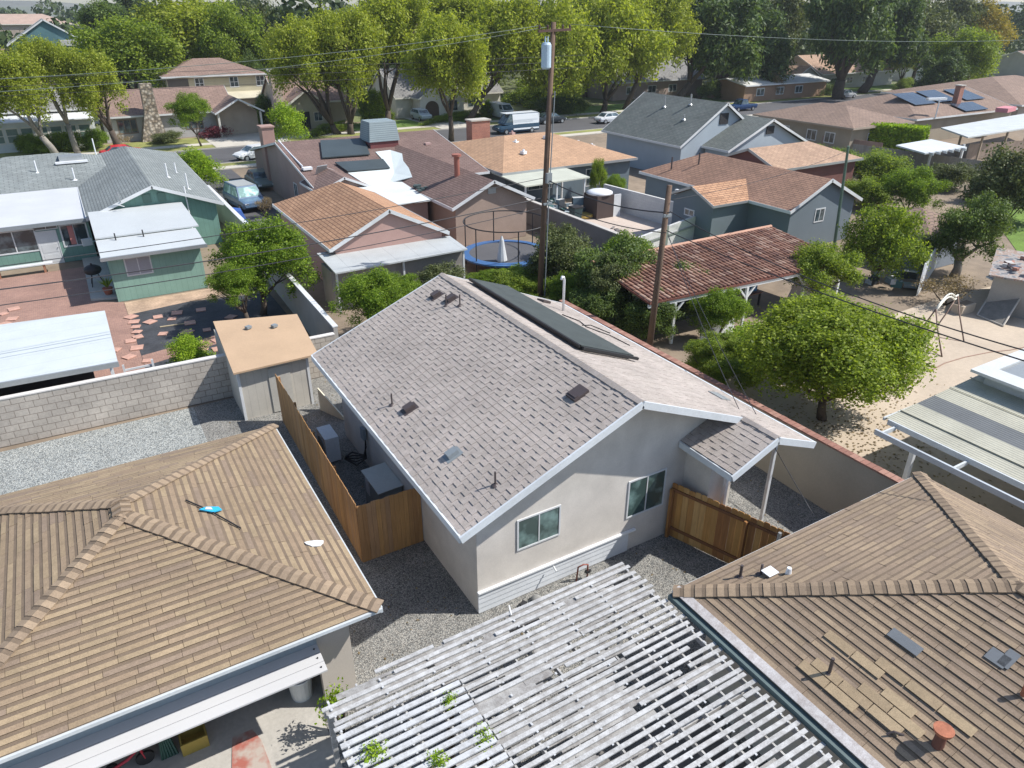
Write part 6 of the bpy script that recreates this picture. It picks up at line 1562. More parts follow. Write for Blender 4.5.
# ================================================================ FAR SIDE OF THE STREET
sh_f1 = shingle_uv('far_brown_shingles', (.26, .18, .145), (.22, .15, .12), (.15, .10, .085), .3, .8, .12)
sh_f2 = shingle_uv('far_grey_shingles', (.24, .235, .225), (.20, .195, .19), (.13, .13, .125), .3, .8, .12)
M_cream = stripes_mat('cream_siding', (.50, .46, .33), (.40, .37, .27), .25, .12, 1, .8, .08)
M_gray = plain('light_grey_stucco', (.42, .42, .41), .9); M_bone = plain('bone_white_stucco', (.62, .60, .54), .9)
h2 = house('two_storey_house', 'cream two storey house with brown hip roof and three upper windows', 13.4, 27.6, 116.5, 127.0, 6.35, 8.3, 'x', M_cream, sh_f1, M_white, (True, True), .6)
W = tuple(h2['_w'])
for u in (3.6, 8.3, 12.0): window(h2, 'S', W, u, 4.7 - .1, 1.25, 1.45, M_white, None, 1, .12, rows=1)
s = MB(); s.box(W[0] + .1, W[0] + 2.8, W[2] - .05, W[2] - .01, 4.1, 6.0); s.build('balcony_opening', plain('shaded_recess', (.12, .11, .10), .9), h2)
s = MB(); s.hexa([(13.8, 114.2, 3.3), (27.4, 114.2, 3.3), (27.4, 117.09, 3.3), (13.8, 117.09, 3.3)], [(13.8, 114.2, 3.4), (27.4, 114.2, 3.4), (27.4, 117.09, 4.05), (13.8, 117.09, 4.05)]); s.build('lower_roof', plain('cream_metal_roof', (.52, .48, .36), .7), h2)
s = MB(); s.box(21, 26.5, 114.6, 117.0, 0, 3.2); s.build('lower_wall', plain('tan_garage', (.42, .34, .25), .9), h2)
s = MB(); s.box(22.8, 25.8, 114.5, 114.58, 0, 2.4); s.build('garage_door', M_bone, h2)
rn = house('ranch_house', 'long grey ranch house with brown roof and rough stone chimney', 4.2, 20.0, 104.2, 114.5, 3.0, 5.6, 'x', M_gray, sh_f1, M_white, (False, False), .6)
W = tuple(rn['_w'])
for u in (1.5, 9.2): window(rn, 'S', W, u, .9, 2.2, 1.7, plain('brown_frame', (.2, .15, .12), .7), None, 2, .12)
s = MB(); s.hexa([(8.2, 102.6, 0), (11.2, 102.6, 0), (11.2, 104.5, 0), (8.2, 104.5, 0)], [(9.2, 103.2, 3.4), (10.7, 103.2, 3.4), (10.7, 104.6, 3.4), (9.2, 104.6, 3.4)])
s.hexa([(9.2, 103.2, 3.402), (10.7, 103.2, 3.402), (10.7, 104.6, 3.402), (9.2, 104.6, 3.402)], [(9.3, 103.3, 6.6), (10.6, 103.3, 6.6), (10.6, 104.5, 6.6), (9.3, 104.5, 6.6)])
t_ = NT('rubble_stone'); v = t_.node('ShaderNodeTexVoronoi'); v.inputs['Scale'].default_value = 3.2; t_.link(t_.tc.outputs['Object'], v.inputs['Vector'])
sp = t_.node('ShaderNodeSeparateColor'); t_.link(v.outputs['Color'], sp.inputs[0]); c = t_.ramp(sp.outputs[0], [(0, (.28, .22, .16)), (.5, (.45, .38, .29)), (1, (.60, .54, .45))]); c = t_.mix(1.0, c, t_.ramp(v.outputs['Distance'], [(.2, (1,) * 3), (.6, (.35,) * 3)]), 'MULTIPLY')
s.build('stone_chimney', t_.out(c), rn)
pg2 = gable_polys(17.0, 23.0, 101.5, 108.0, 3.0, 4.6, 'y'); roof('roof', pg2, sh_f1, rn, .12, M_white, .2)
walls_mb(17.5, 22.5, 103.6, 107, 2.9, 4.4, 'y', (False, False)).build('wall', plain('porch_tan', (.40, .33, .26), .9), rn)
for x in (17.4, 22.6): s = MB(); s.box(x - .12, x + .12, 101.9, 102.1, 0, 2.9); s.build('porch_post', M_bone, rn)
lh = house('sunroom_house', 'white house with long band of paned windows at far left', -14, 3.9, 104.0, 115.0, 4.2, 6.3, 'x', plain('off_white_siding', (.55, .58, .58), .8), sh_f2, M_white, (False, False), .5)
W = tuple(lh['_w'])
s = MB(); s.hexa([(-12, 101.9, 3.2), (3.6, 101.9, 3.2), (3.6, 104.29, 3.2), (-12, 104.29, 3.2)], [(-12, 101.9, 3.3), (3.6, 101.9, 3.3), (3.6, 104.29, 3.85), (-12, 104.29, 3.85)]); s.build('porch_roof', plain('pale_porch_roof', (.58, .60, .60), .7), lh)
s = MB(); s.box(-11.6, 3.3, 102.4, 104.29, 0, 3.19); s.build('sunroom_wall', plain('off_white_siding', (.55, .58, .58), .8), lh)
for k in range(7): window(lh, 'S', (-11.6, 3.3, 102.4, 104), 4.6 + k * 1.45, 1.0, 1.35, 1.7, M_bone, plain('greenish_glass', (.14, .20, .18), .2), 0, .14, rows=1)
mh = house('arched_house', 'tan house with steep brown gable and tall pale chimney behind tree trunks', 26.0, 37.0, 106.0, 116.0, 3.2, 6.4, 'x', plain('tan_far_wall', (.44, .38, .29), .9), sh_f1, M_bone, (False, True), .5)
g = gable_polys(26.2, 32.4, 103.8, 110, 3.0, 5.0, 'y'); roof('roof', g, sh_f1, mh, .12, M_bone, .25)
walls_mb(26.6, 32.0, 104.3, 108, 2.9, 4.8, 'y', (False, False)).build('wall', plain('olive_far_wall', (.36, .34, .25), .9), mh)
s = MB(); s.box(28, 29.6, 104.22, 104.28, 0, 2.2); s.build('door', M_dark, mh); window(mh, 'S', (26.6, 32, 104.3, 108), 3.6, .9, 1.2, 1.2, M_bone)
s = MB(); s.box(25.0, 26.3, 104.0, 105.3, 0, 7.3); s.build('chimney', plain('pale_pink_chimney', (.50, .40, .34), .9), mh); s = MB(); s.box(24.9, 26.4, 103.9, 105.4, 7.302, 7.6); s.build('chimney_cap', M_bone, mh)
a1 = house('bone_white_house', 'bone white house with dark round arched doorway behind street trees', 43.5, 62.0, 107.5, 119.0, 2.9, 6.6, 'x', M_bone, sh_f2, M_bone, (False, False), .5)
g = gable_polys(46.0, 54.0, 104.6, 113, 2.9, 5.4, 'y'); roof('roof', g, sh_f2, a1, .12, M_bone, .2)
walls_mb(46.4, 53.6, 105.0, 108, 2.8, 5.2, 'y', (False, False)).build('wall', M_bone, a1)
s = MB(); pts = [(47.2, 104.96, 0), (49.4, 104.96, 0), (49.4, 104.96, 1.5)] + [(48.3 + 1.1 * math.cos(a), 104.96, 1.5 + 1.0 * math.sin(a)) for a in [math.pi * k / 10 for k in range(1, 10)]] + [(47.2, 104.96, 1.5)]
s.poly(pts); s.poly([(x, 104.99, z) for x, y, z in pts][::-1]); s.build('arched_doorway', plain('arch_shade', (.10, .07, .05), .9), a1)
window(a1, 'S', (46.4, 53.6, 105.0, 108), 4.4, .9, 1.8, 1.6, M_bone, None, 1, .1); window(a1, 'S', tuple(a1['_w']), 12, .9, 2, 1.5, M_white)
# houses behind the trees on the right
for args in (
    ('brick_house', 'low brick house with long white roof edge behind blue pickup', 104, 126, 96.0, 106, 2.8, 3.7, 'x', plain('brown_brick_far', (.30, .19, .13), .9), plain('white_far_roof', (.58, .58, .56), .7)),
    ('far_house', 'brown roofed house behind dark cedar trunk with small white gable', 134, 158, 104, 118, 3.0, 6.2, 'x', M_gray, sh_t2),
    ('far_house', 'wide mauve roofed house glimpsed between street tree trunks', 86, 108, 110, 122, 3.0, 6.6, 'x', plain('mauve_far_wall', (.36, .28, .25), .9), sh_f2),
    ('far_house', 'pale house seen beneath the two dark cedar trees', 168, 190, 108, 122, 3.0, 6.0, 'x', M_bone, sh_f1),
    ('far_house', 'brown roofed house at right edge below distant hills', 196, 222, 92, 108, 3.0, 6.0, 'x', M_gray, sh_b3)):
    o = house(*args[:2], *args[2:9], args[9], args[10], M_white, (False, False), .5)
    W = tuple(o['_w'])
    for u in (3, 8, 13): window(o, 'S', W, u, .9, 2.0, 1.3, M_white, None, 1, .12)
c = at_y(808, 78, 104); o = house('cottage', 'tiny white gabled cottage left of the dark cedar trunks', c[0] - 3.5, c[0] + 4, 104, 112, 2.6, 4.6, 'y', M_gray, sh_t2, M_white, (False, False), .4)
# teal gabled house far left
c = at_y(40, 17, 150)
t5 = house('teal_house', 'two storey house with dark gable and bright teal wall at far left', c[0] - 5.5, c[0] + 6, 148, 162, 9.6, 13.2, 'y', plain('teal_wall', (.08, .17, .19), .8), sh_f2, M_white, (False, False), .6)
s = MB(); s.box(c[0] + 2.6, c[0] + 8.2, 146.5, 148.3, 6.5, 9.4); s.build('wing_wall', plain('bright_teal', (.02, .20, .30), .7), t5)
s = MB(); s.box(c[0] + 1.8, c[0] + 9.4, 146, 148.3, 9.402, 10.2); s.build('wing_roof', M_gray, t5)
window(t5, 'S', (c[0] + 2.6, c[0] + 8.2, 146.5, 148.3), 3.6, 7.2, 1.7, 1.9, M_white, None, 1, .2)
c = at_y(5, 45, 150); house('far_house', 'low mauve roof at left edge below teal gable', c[0] - 9, c[0] + 3, 146, 156, 6.5, 9.0, 'x', M_gray, sh_f1, M_white, (False, False), .5)
c = at_y(68, 40, 130)
house('far_house', 'tan hip roof glimpsed between the two left street trees', at_y(48, 75, 125)[0] - 5, at_y(48, 75, 125)[0] + 6, 124, 134, 4.4, 8.3, 'x', M_bone, sh_t2, M_white, (True, True), .5)
rows = [(-60, 262, 'long pinkish building on the horizon at far left', 70, 11), (20, 300, 'pale tan building on horizon above the camphor trees', 40, 12), (150, 320, 'white building on horizon left of the bare tree', 30, 12)]
for x, y, lbl, w, h in rows:
    house('distant_building', lbl, x, x + w, y, y + 14, h, h + 2.5, 'x', plain('pinkish_far', (.40, .33, .28), .9), plain('pink_far_roof', (.38, .28, .23), .9), M_bone, (True, True), .5)

# ================================================================ VEHICLES
def car(name, label, cat, loc, rz, paint, L=4.5, W=1.8, H=1.45, kind='sedan', group=None, glassm=None):
    root = thing(name, label, cat, (0, 0, 0), group=group)
    hw = W / 2; zb = .28
    if kind == 'sedan': st = [(-L / 2, .55, .72, .8), (-L / 2 + .15, .35, .86, .95), (-L * .32, zb, .95, 1), (-.2, zb, .98, 1), (L * .22, zb, .96, 1), (L / 2 - .35, .3, .82, .96), (L / 2 - .03, .5, .66, .8)]; cab = [(-L * .36, -L * .22), (L * .27, L * .10)]
    elif kind == 'suv': st = [(-L / 2, .5, 1.0, .92), (-L / 2 + .1, .35, 1.05, .98), (-L * .32, zb, 1.06, 1), (0, zb, 1.05, 1), (L * .25, zb, 1.04, 1), (L / 2 - .25, .35, .95, .97), (L / 2 - .02, .5, .8, .85)]; cab = [(-L * .485, -L * .42), (L * .28, L * .14)]
    elif kind == 'pickup': st = [(-L / 2, .5, .98, .95), (-L / 2 + .08, .4, 1.0, 1), (-L * .2, .35, 1.0, 1), (0, .35, 1.02, 1), (L * .25, .35, 1.02, 1), (L / 2 - .2, .4, .95, .97), (L / 2 - .02, .5, .85, .88)]; cab = [(-L * .12, -L * .08), (L * .22, L * .12)]
    else: st = [(-L / 2, .4, 1.2, .97), (-L / 2 + .06, .3, 1.25, 1), (-L * .3, zb, 1.25, 1), (0, zb, 1.25, 1), (L * .22, zb, 1.2, 1), (L / 2 - .3, .35, 1.0, .96), (L / 2 - .02, .5, .85, .85)]; cab = [(-L * .49, -L * .48), (L * .36, L * .2)]
    m = MB(); rings = []
    for x, zl_, zt2, k in st:
        w_ = hw * k; rings.append([(x, -w_ * .92, zl_), (x, w_ * .92, zl_), (x, w_, (zl_ + zt2) * .5), (x, w_ * .97, zt2 - .06), (x, w_ * .8, zt2), (x, -w_ * .8, zt2), (x, -w_ * .97, zt2 - .06), (x, -w_, (zl_ + zt2) * .5)])
    for a, b_ in zip(rings, rings[1:]):
        for i in range(8): j = (i + 1) % 8; m.poly([a[i], b_[i], b_[j], a[j]][::-1])
    m.poly(rings[0][::-1]); m.poly(rings[-1])
    zc = st[3][2]; (r0, r1), (f0, f1) = cab
    bq = [(r0, -hw * .9, zc - .04), (f0, -hw * .9, zc - .04), (f0, hw * .9, zc - .04), (r0, hw * .9, zc - .04)]
    tq = [(r1, -hw * .74, H), (f1, -hw * .74, H), (f1, hw * .74, H), (r1, hw * .74, H)]
    m.hexa(bq, tq)
    body = m.build('body', paint, root, bevel=.03)
    g_ = MB(); gm = glassm or glass('car_glass', (.03, .05, .06))
    def pane(a, b_, c_, d_, e=.012, s0=.1, s1=.9, t0=.12, t1=.88):
        a, b_, c_, d_ = map(Vector, (a, b_, c_, d_)); n = (b_ - a).cross(d_ - a).normalized() * e
        bl2 = lambda u, v: (a.lerp(b_, u)).lerp(d_.lerp(c_, u), v) + n
        q = [bl2(s0, t0), bl2(s1, t0), bl2(s1, t1), bl2(s0, t1)]
        g_.hexa([tuple(p - n * .9) for p in q], [tuple(p) for p in q])
    pane(bq[1], bq[2], tq[2], tq[1], s0=.05, s1=.95); pane(bq[3], bq[0], tq[0], tq[3], s0=.08, s1=.92)
    if kind != 'van':
        pane(bq[0], bq[1], tq[1], tq[0], s0=.06, s1=.49); pane(bq[0], bq[1], tq[1], tq[0], s0=.52, s1=.94)
        pane(bq[2], bq[3], tq[3], tq[2], s0=.06, s1=.48); pane(bq[2], bq[3], tq[3], tq[2], s0=.51, s1=.94)
    else:
        pane(bq[0], bq[1], tq[1], tq[0], s0=.78, s1=.985, t0=.2, t1=.9); pane(bq[2], bq[3], tq[3], tq[2], s0=.015, s1=.22, t0=.2, t1=.9)
    g_.build('windows', gm, body)
    for x in (-L * .31, L * .32):
        for y in (-hw + .1, hw - .1):
            w_ = MB(); w_.tube([(x, y - .11, .33), (x, y + .11, .33)], .33, 16); wo = w_.build('wheel', M_black, root)
            r_ = MB(); sy = 1 if y > 0 else -1; r_.tube([(x, y + sy * .105, .33), (x, y + sy * .125, .33)], .2, 12); r_.build('rim', M_metal, wo)
    for y in (-hw * .68, hw * .68):
        l_ = MB(); l_.obox((L / 2 - .06, y, st[-1][2] - .06), (.08, .3, .14)); l_.build('headlight', M_whitemetal, root)
        l_ = MB(); l_.obox((-L / 2 + .02, y, st[0][2] - .14), (.06, .26, .14)); l_.build('tail_light', plain('tail_light_red', (.4, .02, .02), .3), root)
    if kind == 'pickup':
        b2 = MB(); b2.box(-L / 2 + .15, -L * .14, -hw * .78, hw * .78, 1.003, 1.02); b2.build('load_bed', M_dark, root)
    root.location = loc; root.rotation_euler = (0, 0, rz)
    return root
P_ = lambda n, c, **k: plain(n, c, .25, None, None, **k)
car('parked_suv', 'silver blue parked suv with sunshade in the driveway beside cream wall', 'suv', (11.7, 62.9, 0), R(-82), P_('silver_blue_paint', (.10, .17, .27)), 4.9, 2.15, 1.85, 'suv', glassm=glass('sunshade_glass', (.20, .34, .32)))
s = MB(); s.box(-1.8, .6, -.72, .72, 1.853, 1.88); o = s.build('roof_panel', P_('dull_silver', (.40, .41, .40)), None); o.parent = [x for x in bpy.data.objects if x.name == 'parked_suv'][0]; 
bp = thing('covered_motorcycle', 'blue tarpaulin covered object on driveway in front of the suv', 'covered object', (10.2, 58.9, 0))
s = MB(); s.hexa([(9.4, 58.0, 0), (10.7, 57.9, 0), (10.8, 59.4, 0), (9.5, 59.6, 0)], [(9.7, 58.3, .95), (10.4, 58.2, .8), (10.5, 59.1, .85), (9.8, 59.2, 1.0)]); s.build('cover', plain('blue_cover', (.03, .09, .32), .6), bp, bevel=.1)
shrub('dry_bush', 'round dry tan bush standing on driveway in front of the parked suv', CR['dry'], (12.2, 58.5, .8), (.9, .9, .8), 'bush')
car('parked_car', 'grey green parked car behind the mauve chimney corner', 'car', (14.6, 70.0, 0), R(-88), P_('grey_green_paint', (.20, .24, .22)), 4.6, 1.85, 1.5, 'sedan')
car('parked_car', 'white car parked at the near kerb above grey green car', 'car', (17.6, 84.8, 0), R(-165), P_('white_paint', (.70, .72, .74)), 4.6, 1.85, 1.45, 'sedan')
car('parked_car', 'bright red car at far kerb beyond the blue grey roof', 'car', (5.2, 92.9, 0), R(4), P_('red_paint', (.55, .02, .03)), 4.5, 1.8, 1.35, 'sedan')
car('white_van', 'white panel van with dark blue cab on the street beyond tan roof', 'van', (51.9, 86.8, 0), R(180), P_('van_dark_blue', (.03, .07, .12)), 6.2, 2.1, 2.5, 'van')
vn = [o for o in bpy.data.objects if o.name == 'white_van'][0]
for sy in (-1, 1):
    s = MB(); s.hexa([(-3.0, sy * 1.06, .5), (.9, sy * 1.06, .5), (.9, sy * 1.0, .5), (-3.0, sy * 1.0, .5)], [(-2.98, sy * .86, 2.42), (1.0, sy * .86, 2.42), (1.0, sy * .7, 2.42), (-2.98, sy * .7, 2.42)]); o = s.build('side_panel', P_('van_white_panel', (.68, .72, .76)), None); o.parent = vn
s = MB(); s.box(-2.95, 1.9, -.8, .8, 2.503, 2.53); o = s.build('roof_panel', P_('van_white_panel', (.68, .72, .76)), None); o.parent = vn
s = MB(); s.box(-3.13, -3.0, -.9, .9, .5, 2.4); o = s.build('rear_door', P_('van_white_panel', (.68, .72, .76)), None); o.parent = vn
car('parked_truck', 'white truck front beyond the street behind white van', 'truck', (57.2, 99.6, .1), R(-90), P_('white_paint', (.70, .72, .74)), 5.5, 2.0, 2.1, 'van')
car('parked_car', 'pale blue grey car in the driveway by arched white house', 'car', (45.8, 103.5, .13), R(-92), P_('pale_blue_paint', (.45, .52, .56)), 4.5, 1.8, 1.5, 'suv')
car('parked_car', 'white car half hidden behind grey green roof under street trees', 'car', (68.5, 88.0, 0), R(0), P_('white_paint', (.70, .72, .74)), 4.7, 1.85, 1.45, 'sedan')
car('blue_pickup', 'dark blue pickup on the street beyond grey green gable peak', 'pickup', (95.5, 88.5, 0), R(180), P_('dark_blue_paint', (.02, .05, .13)), 5.2, 1.95, 1.75, 'pickup')
car('parked_car', 'black car parked under the trees left of white van', 'car', (60.8, 92.0, 0), R(0), P_('black_paint', (.03, .04, .05)), 4.7, 1.85, 1.45, 'sedan')
car('parked_car', 'silver car beneath the dark cedar tree at the far kerb', 'car', (126.0, 92.2, 0), R(0), P_('silver_paint', (.38, .40, .42)), 4.6, 1.8, 1.45, 'sedan')
car('parked_car', 'dark car in shade at the end of cream house driveway', 'car', (28.2, 112, .13), R(-90), P_('maroon_paint', (.08, .02, .025)), 4.6, 1.8, 1.5, 'suv')

# ================================================================ STREET TREES (crowns placed at their real distance)
TP = tree_px
# left
TP('camphor_tree', 'yellow green street tree with pale forked trunk at left edge', 'tree', CR['camphorB'], 12, 92, 96, 38, 40, base_x=-1.0, tr=.35, nb=4, bark=M_barkpale)
TP('camphor_tree', 'upper yellow green crown leaning right over the far left street tree', 'tree', CR['camphorA'], 44, 66, 98, 26, 28, base_x=1.0, tr=.3, nb=4, bark=M_barkpale)
TP('camphor_tree', 'round yellow green street tree with dark trunk left of stone chimney', 'tree', CR['camphorB'], 88, 88, 97, 30, 40, base_x=5.2, tr=.38, nb=4)
TP('young_tree', 'small young street tree on the verge in front of cream house', 'tree', CR['citrusN'], 189, 113, 96, 25, 22, base_x=13.9, tr=.11, nb=4)
TP('green_tree', 'big green tree rising behind long ranch roof at left', 'tree', CR['greenA'], 130, 60, 125, 52, 40, tr=.5)
TP('green_tree', 'large bright crown behind the cream two storey house', 'tree', CR['camphorC'], 188, 40, 138, 56, 44, tr=.5)
TP('green_tree', 'right hand green crown sloping down behind two storey roof', 'tree', CR['greenA'], 230, 46, 132, 36, 40, tr=.4)
TP('dark_tree', 'dark round tree above teal gabled house', 'tree', CR['darkA'], 108, 24, 175, 26, 20, tr=.4)
TP('dark_tree', 'dark olive tree behind right side of two storey house', 'tree', CR['oliveA'], 268, 48, 150, 30, 44, tr=.4)
TP('dark_tree', 'dark green tree just left of yellow camphor group', 'tree', CR['darkA'], 252, 82, 128, 14, 28, tr=.3)
# camphor group
TP('camphor_tree', 'leftmost camphor of the middle group with many leaning trunks', 'tree', CR['camphorA'], 302, 62, 97, 37, 42, base_x=31.0, tr=.42, nb=6, fork=.15)
TP('camphor_tree', 'camphor tree with dark stems rising above black solar mats', 'tree', CR['camphorB'], 348, 56, 96, 38, 48, base_x=32.4, tr=.42, nb=6, fork=.15)
TP('camphor_tree', 'tall camphor tree crown centred above cooler box on brown roof', 'tree', CR['camphorC'], 394, 36, 99, 42, 48, base_x=38.5, tr=.45, nb=5, fork=.2)
TP('camphor_tree', 'bright camphor tree on near kerb with straight ivy covered trunk', 'tree', CR['camphorA'], 447, 66, 84, 42, 50, base_x=41.0, tr=.32, nb=4, fork=.35)
TP('camphor_tree', 'camphor tree left of tall utility pole over the white van', 'tree', CR['camphorB'], 505, 50, 98, 46, 54, base_x=50.5, tr=.42, nb=5)
TP('camphor_tree', 'camphor tree directly behind the tall utility pole', 'tree', CR['camphorC'], 562, 62, 95, 44, 56, base_x=62.0, tr=.42, nb=5)
TP('camphor_tree', 'broad camphor crown above grey green roof ridge', 'tree', CR['camphorA'], 618, 48, 97, 50, 58, base_x=74, tr=.45, nb=5, fork=.2)
TP('camphor_tree', 'rightmost camphor of the middle group next to dark cedars', 'tree', CR['camphorB'], 660, 34, 99, 36, 44, base_x=80, tr=.42, nb=5)
TP('camphor_tree', 'camphor crown at top edge between pole and cooler box', 'tree', CR['camphorB'], 460, 30, 112, 46, 36, tr=.4)
TP('camphor_tree', 'far camphor crown filling the top edge right of utility pole', 'tree', CR['camphorA'], 588, 26, 118, 48, 34, tr=.4)
TP('camphor_tree', 'low camphor foliage behind white van roof', 'tree', CR['greenA'], 545, 100, 112, 38, 22, tr=.3)
TP('camphor_tree', 'low green foliage at the left foot of the camphor group', 'tree', CR['greenA'], 374, 108, 102, 16, 18, tr=.2)
# cedars, palm, right side
TP('cedar_tree', 'dark spreading cedar tree right of the camphor group', 'tree', CR['cedar'], 712, 44, 100, 42, 50, base_x=92, tr=.6, nb=6)
TP('cedar_tree', 'second dark cedar tree over the blue pickup', 'tree', CR['cedar'], 754, 54, 104, 36, 38, base_x=100, tr=.5, nb=6)
TP('weeping_tree', 'pale olive weeping tree between the dark cedars at top edge', 'tree', CR['oliveA'], 780, 30, 112, 30, 40, tr=.3)
TP('cedar_tree', 'huge dark cedar tree with thick black trunks above brown roofs', 'tree', CR['cedar'], 846, 34, 92, 38, 54, base_x=124, tr=1.0, nb=7, fork=.3)
TP('cedar_tree', 'dark cedar tree right of the huge one with upright trunk', 'tree', CR['cedar'], 890, 38, 96, 32, 48, base_x=136, tr=.8, nb=6)
TP('olive_tree', 'dull olive tree behind brown solar panel roof', 'tree', CR['oliveA'], 922, 42, 100, 36, 38, tr=.4)
TP('green_tree', 'dark green round tree above far right brown roof', 'tree', CR['greenA'], 964, 62, 84, 34, 32, tr=.4)
TP('turning_tree', 'tree with yellow orange leaves near the right edge', 'tree', CR['autumn'], 985, 30, 104, 34, 30, tr=.35)
TP('green_tree', 'tree with tired green leaves just right of dull olive tree', 'tree', CR['oliveA'], 950, 26, 108, 30, 32, tr=.35)
TP('dark_tree', 'dark green tree tucked between brown ranch roofs', 'tree', CR['cedar'], 940, 80, 80, 20, 22, tr=.3)
TP('bare_tree', 'small leafless white branched tree left of tiny white cottage', 'tree', CR['dry'], 775, 88, 97, 9, 14, tr=.14, bark=M_barkpale)
TP('green_tree', 'bright green crown peeping over cedar beside camphor group', 'tree', CR['camphorC'], 905, 60, 94, 12, 16, tr=.2)
TP('dark_tree', 'dark tree in the gap behind bone white house', 'tree', CR['darkA'], 420, 60, 132, 40, 34, tr=.4)
TP('dark_tree', 'dark tree behind the leftmost middle camphor', 'tree', CR['darkA'], 330, 70, 128, 44, 34, tr=.4)
for lbl, px_, py_, Y, r_, h_, pr in (
    ('clipped green hedge in front of white house at far left', 30, 137, 100.5, 2.6, 1.5, 'greenA'), ('green hedge right of the first hedge at far left', 62, 136, 100.5, 2.6, 1.5, 'greenA'), ('bright green hedge end below dark trunked street tree', 92, 134, 100.5, 2.2, 1.7, 'citrusN'),
    ('sandy flowering bushes left of stone chimney', 120, 134, 101, 1.8, .9, 'dry'), ('low yellow green bushes right of stone chimney', 165, 132, 101.5, 2.8, .9, 'oliveA'),
    ('dark red shrub by the porch of ranch house', 216, 128, 102.5, 2.0, 1.0, 'red'), ('dark bushes beside the cream house driveway', 264, 108, 112, 1.8, 2.6, 'darkA'),
    ('green hedge under the camphor trunks', 330, 128, 99.5, 5.5, .8, 'greenA'), ('green bush beside arched doorway of bone white house', 378, 116, 102, 2.4, 1.8, 'greenA'),
    ('low lawn shrubs in front of arched white house', 455, 122, 101.5, 7.0, .8, 'greenA'), ('green shrubs left of the white van', 488, 112, 103, 3.5, 1.6, 'greenA'),
    ('dark bushes under the far trees behind white van', 560, 118, 100, 5.5, 1.8, 'darkA'), ('bushes under the dark cedars', 716, 92, 103, 4.5, 2.2, 'darkA'),
    ('bushes in front of tiny white cottage', 790, 88, 100, 5, 1.5, 'darkA'), ('bushes beneath the huge cedar', 832, 88, 98, 5, 1.6, 'darkA'),
    ('green bushes at foot of olive tree', 905, 84, 94, 6, 1.8, 'greenA')):
    c = at_y(px_, py_, Y); shrub('bush', lbl, CR[pr], (c[0], Y, max(h_ * .5, .4)), (r_, 1.4, h_), 'bush', stem=False)

# ================================================================ DISTANT WOODS, HILLS
g_ = np.random.default_rng(3); V_ = []
ncr = 800
for i in range(ncr):
    while True:
        px_ = g_.uniform(-260, 1300); Y = (150 if px_ < 290 else 126) * (1 / (1 - g_.random() * .87)); 
        d = ray(px_, 12.0); x = d[0] / d[1] * Y
        if Y > 124 and not (abs(x - 1.3) < 16 and Y < 168) and not (x < 14 and Y < 175) and not (x < 60 and 250 < Y < 330 and x > -70): break
    dist = math.hypot(x, Y); R_ = g_.uniform(4.5, 8.5); zc = g_.uniform(3.5, 9.0) + (5.0 if g_.random() < .2 else 0)
    n = 260 if dist < 350 else 130; lf = .9 if dist < 350 else 1.7
    dd = g_.normal(0, 1, (n, 3)); dd /= np.linalg.norm(dd, axis=1)[:, None]; dd[:, 2] = np.abs(dd[:, 2]) * 1.0 - .25
    pos = np.array([x, Y, zc]) + dd * np.array([R_, R_, R_ * .85]) * g_.uniform(.7, 1.08, n)[:, None]
    V_.append(leaf_arrays(n, pos, dd, lf, i, .5, 1.4))
V_ = np.concatenate(V_)
me = quads_mesh('distant_woods', V_, leafmat('distant_leaves', (.025, .045, .018), (.05, .08, .03), (.10, .14, .045), .25)); o = bpy.data.objects.new('distant_woods', me); COL.objects.link(o); tag(o, None, None, None, 'stuff')
o['label'] = 'far dark green tree belt reaching to the horizon'
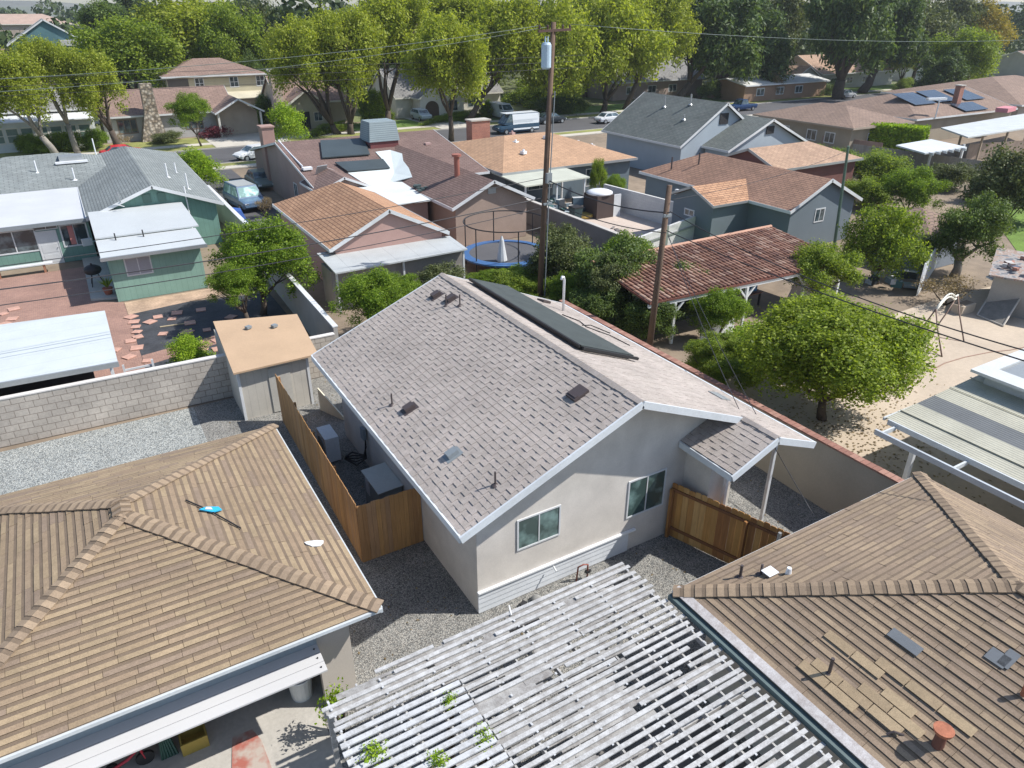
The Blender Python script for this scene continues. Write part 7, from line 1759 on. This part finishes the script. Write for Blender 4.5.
def hills(name, dist, h, seed, mat, depth=900):
    g = random.Random(seed); m = MB(); N = 90; prev = None; ph = [g.random() * 6 for _ in range(5)]
    for i in range(N + 1):
        a = R(-70) + R(200) * i / N; t = a * 6
        hh = h * (.55 + .22 * math.sin(t + ph[0]) + .15 * math.sin(2.7 * t + ph[1]) + .08 * math.sin(6.1 * t + ph[2]))
        c_, s_ = math.sin(a), math.cos(a); cur = [(c_ * dist, s_ * dist, -.5), (c_ * (dist + depth * .4), s_ * (dist + depth * .4), hh), (c_ * (dist + depth), s_ * (dist + depth), -.5)]
        if prev:
            m.poly([prev[0], cur[0], cur[1], prev[1]]); m.poly([prev[1], cur[1], cur[2], prev[2]])
        prev = cur
    return tag(m.build(name, mat, None, smooth=True), kind='structure')
hills('hills', 2300, 26, 4, plain('hill_scrub', (.11, .12, .07), .95, (.004, .3), (.02, .2)))
hills('hills', 4200, 70, 9, plain('hill_scrub_far', (.13, .13, .10), .95, (.003, .3), (.02, .2)), 1500)
# ================================================================ SKY, SUN, HAZE
w = bpy.data.worlds.new('World'); scene.world = w; w.use_nodes = True
nt = w.node_tree; bg = nt.nodes['Background']; sky = nt.nodes.new('ShaderNodeTexSky'); sky.sky_type = 'NISHITA'
sky.sun_disc = False; sky.sun_elevation = R(49); sky.sun_rotation = R(119); sky.altitude = 100; sky.air_density = 1.0; sky.dust_density = 0.9
nt.links.new(sky.outputs[0], bg.inputs[0]); bg.inputs[1].default_value = 0.135
sd = bpy.data.lights.new('sun', 'SUN'); sd.energy = 4.9; sd.angle = R(.55); sd.color = (1.0, .955, .895)
so = bpy.data.objects.new('sun', sd); COL.objects.link(so)
so.rotation_euler = Vector((-.75, .42, -1)).to_track_quat('-Z', 'Y').to_euler()
so.location = (30, -10, 60)
if True:
    s = MB(); s.box(-1500, 2200, -60, 2250, -1.0, 34)
    m = bpy.data.materials.new('air_haze'); m.use_nodes = True; t = m.node_tree
    for n in list(t.nodes):
        if n.type != 'OUTPUT_MATERIAL': t.nodes.remove(n)
    pv = t.nodes.new('ShaderNodeVolumePrincipled'); pv.inputs['Density'].default_value = .00022; pv.inputs['Color'].default_value = (.86, .92, 1, 1); pv.inputs['Anisotropy'].default_value = .3
    t.links.new(pv.outputs[0], t.nodes['Material Output'].inputs['Volume'])
    tag(s.build('haze', m), None, None, None, 'stuff')
vs = scene.view_settings; vs.view_transform = 'Standard'; vs.look = 'None'; vs.gamma = 1; vs.use_curve_mapping = False
vs.exposure = 0.30
scene.render.engine = 'CYCLES'
scene.cycles.max_bounces = 6; scene.cycles.diffuse_bounces = 3; scene.cycles.transparent_max_bounces = 8; scene.cycles.volume_bounces = 0
for o in bpy.data.objects:
    if '_w' in o.keys(): del o['_w']
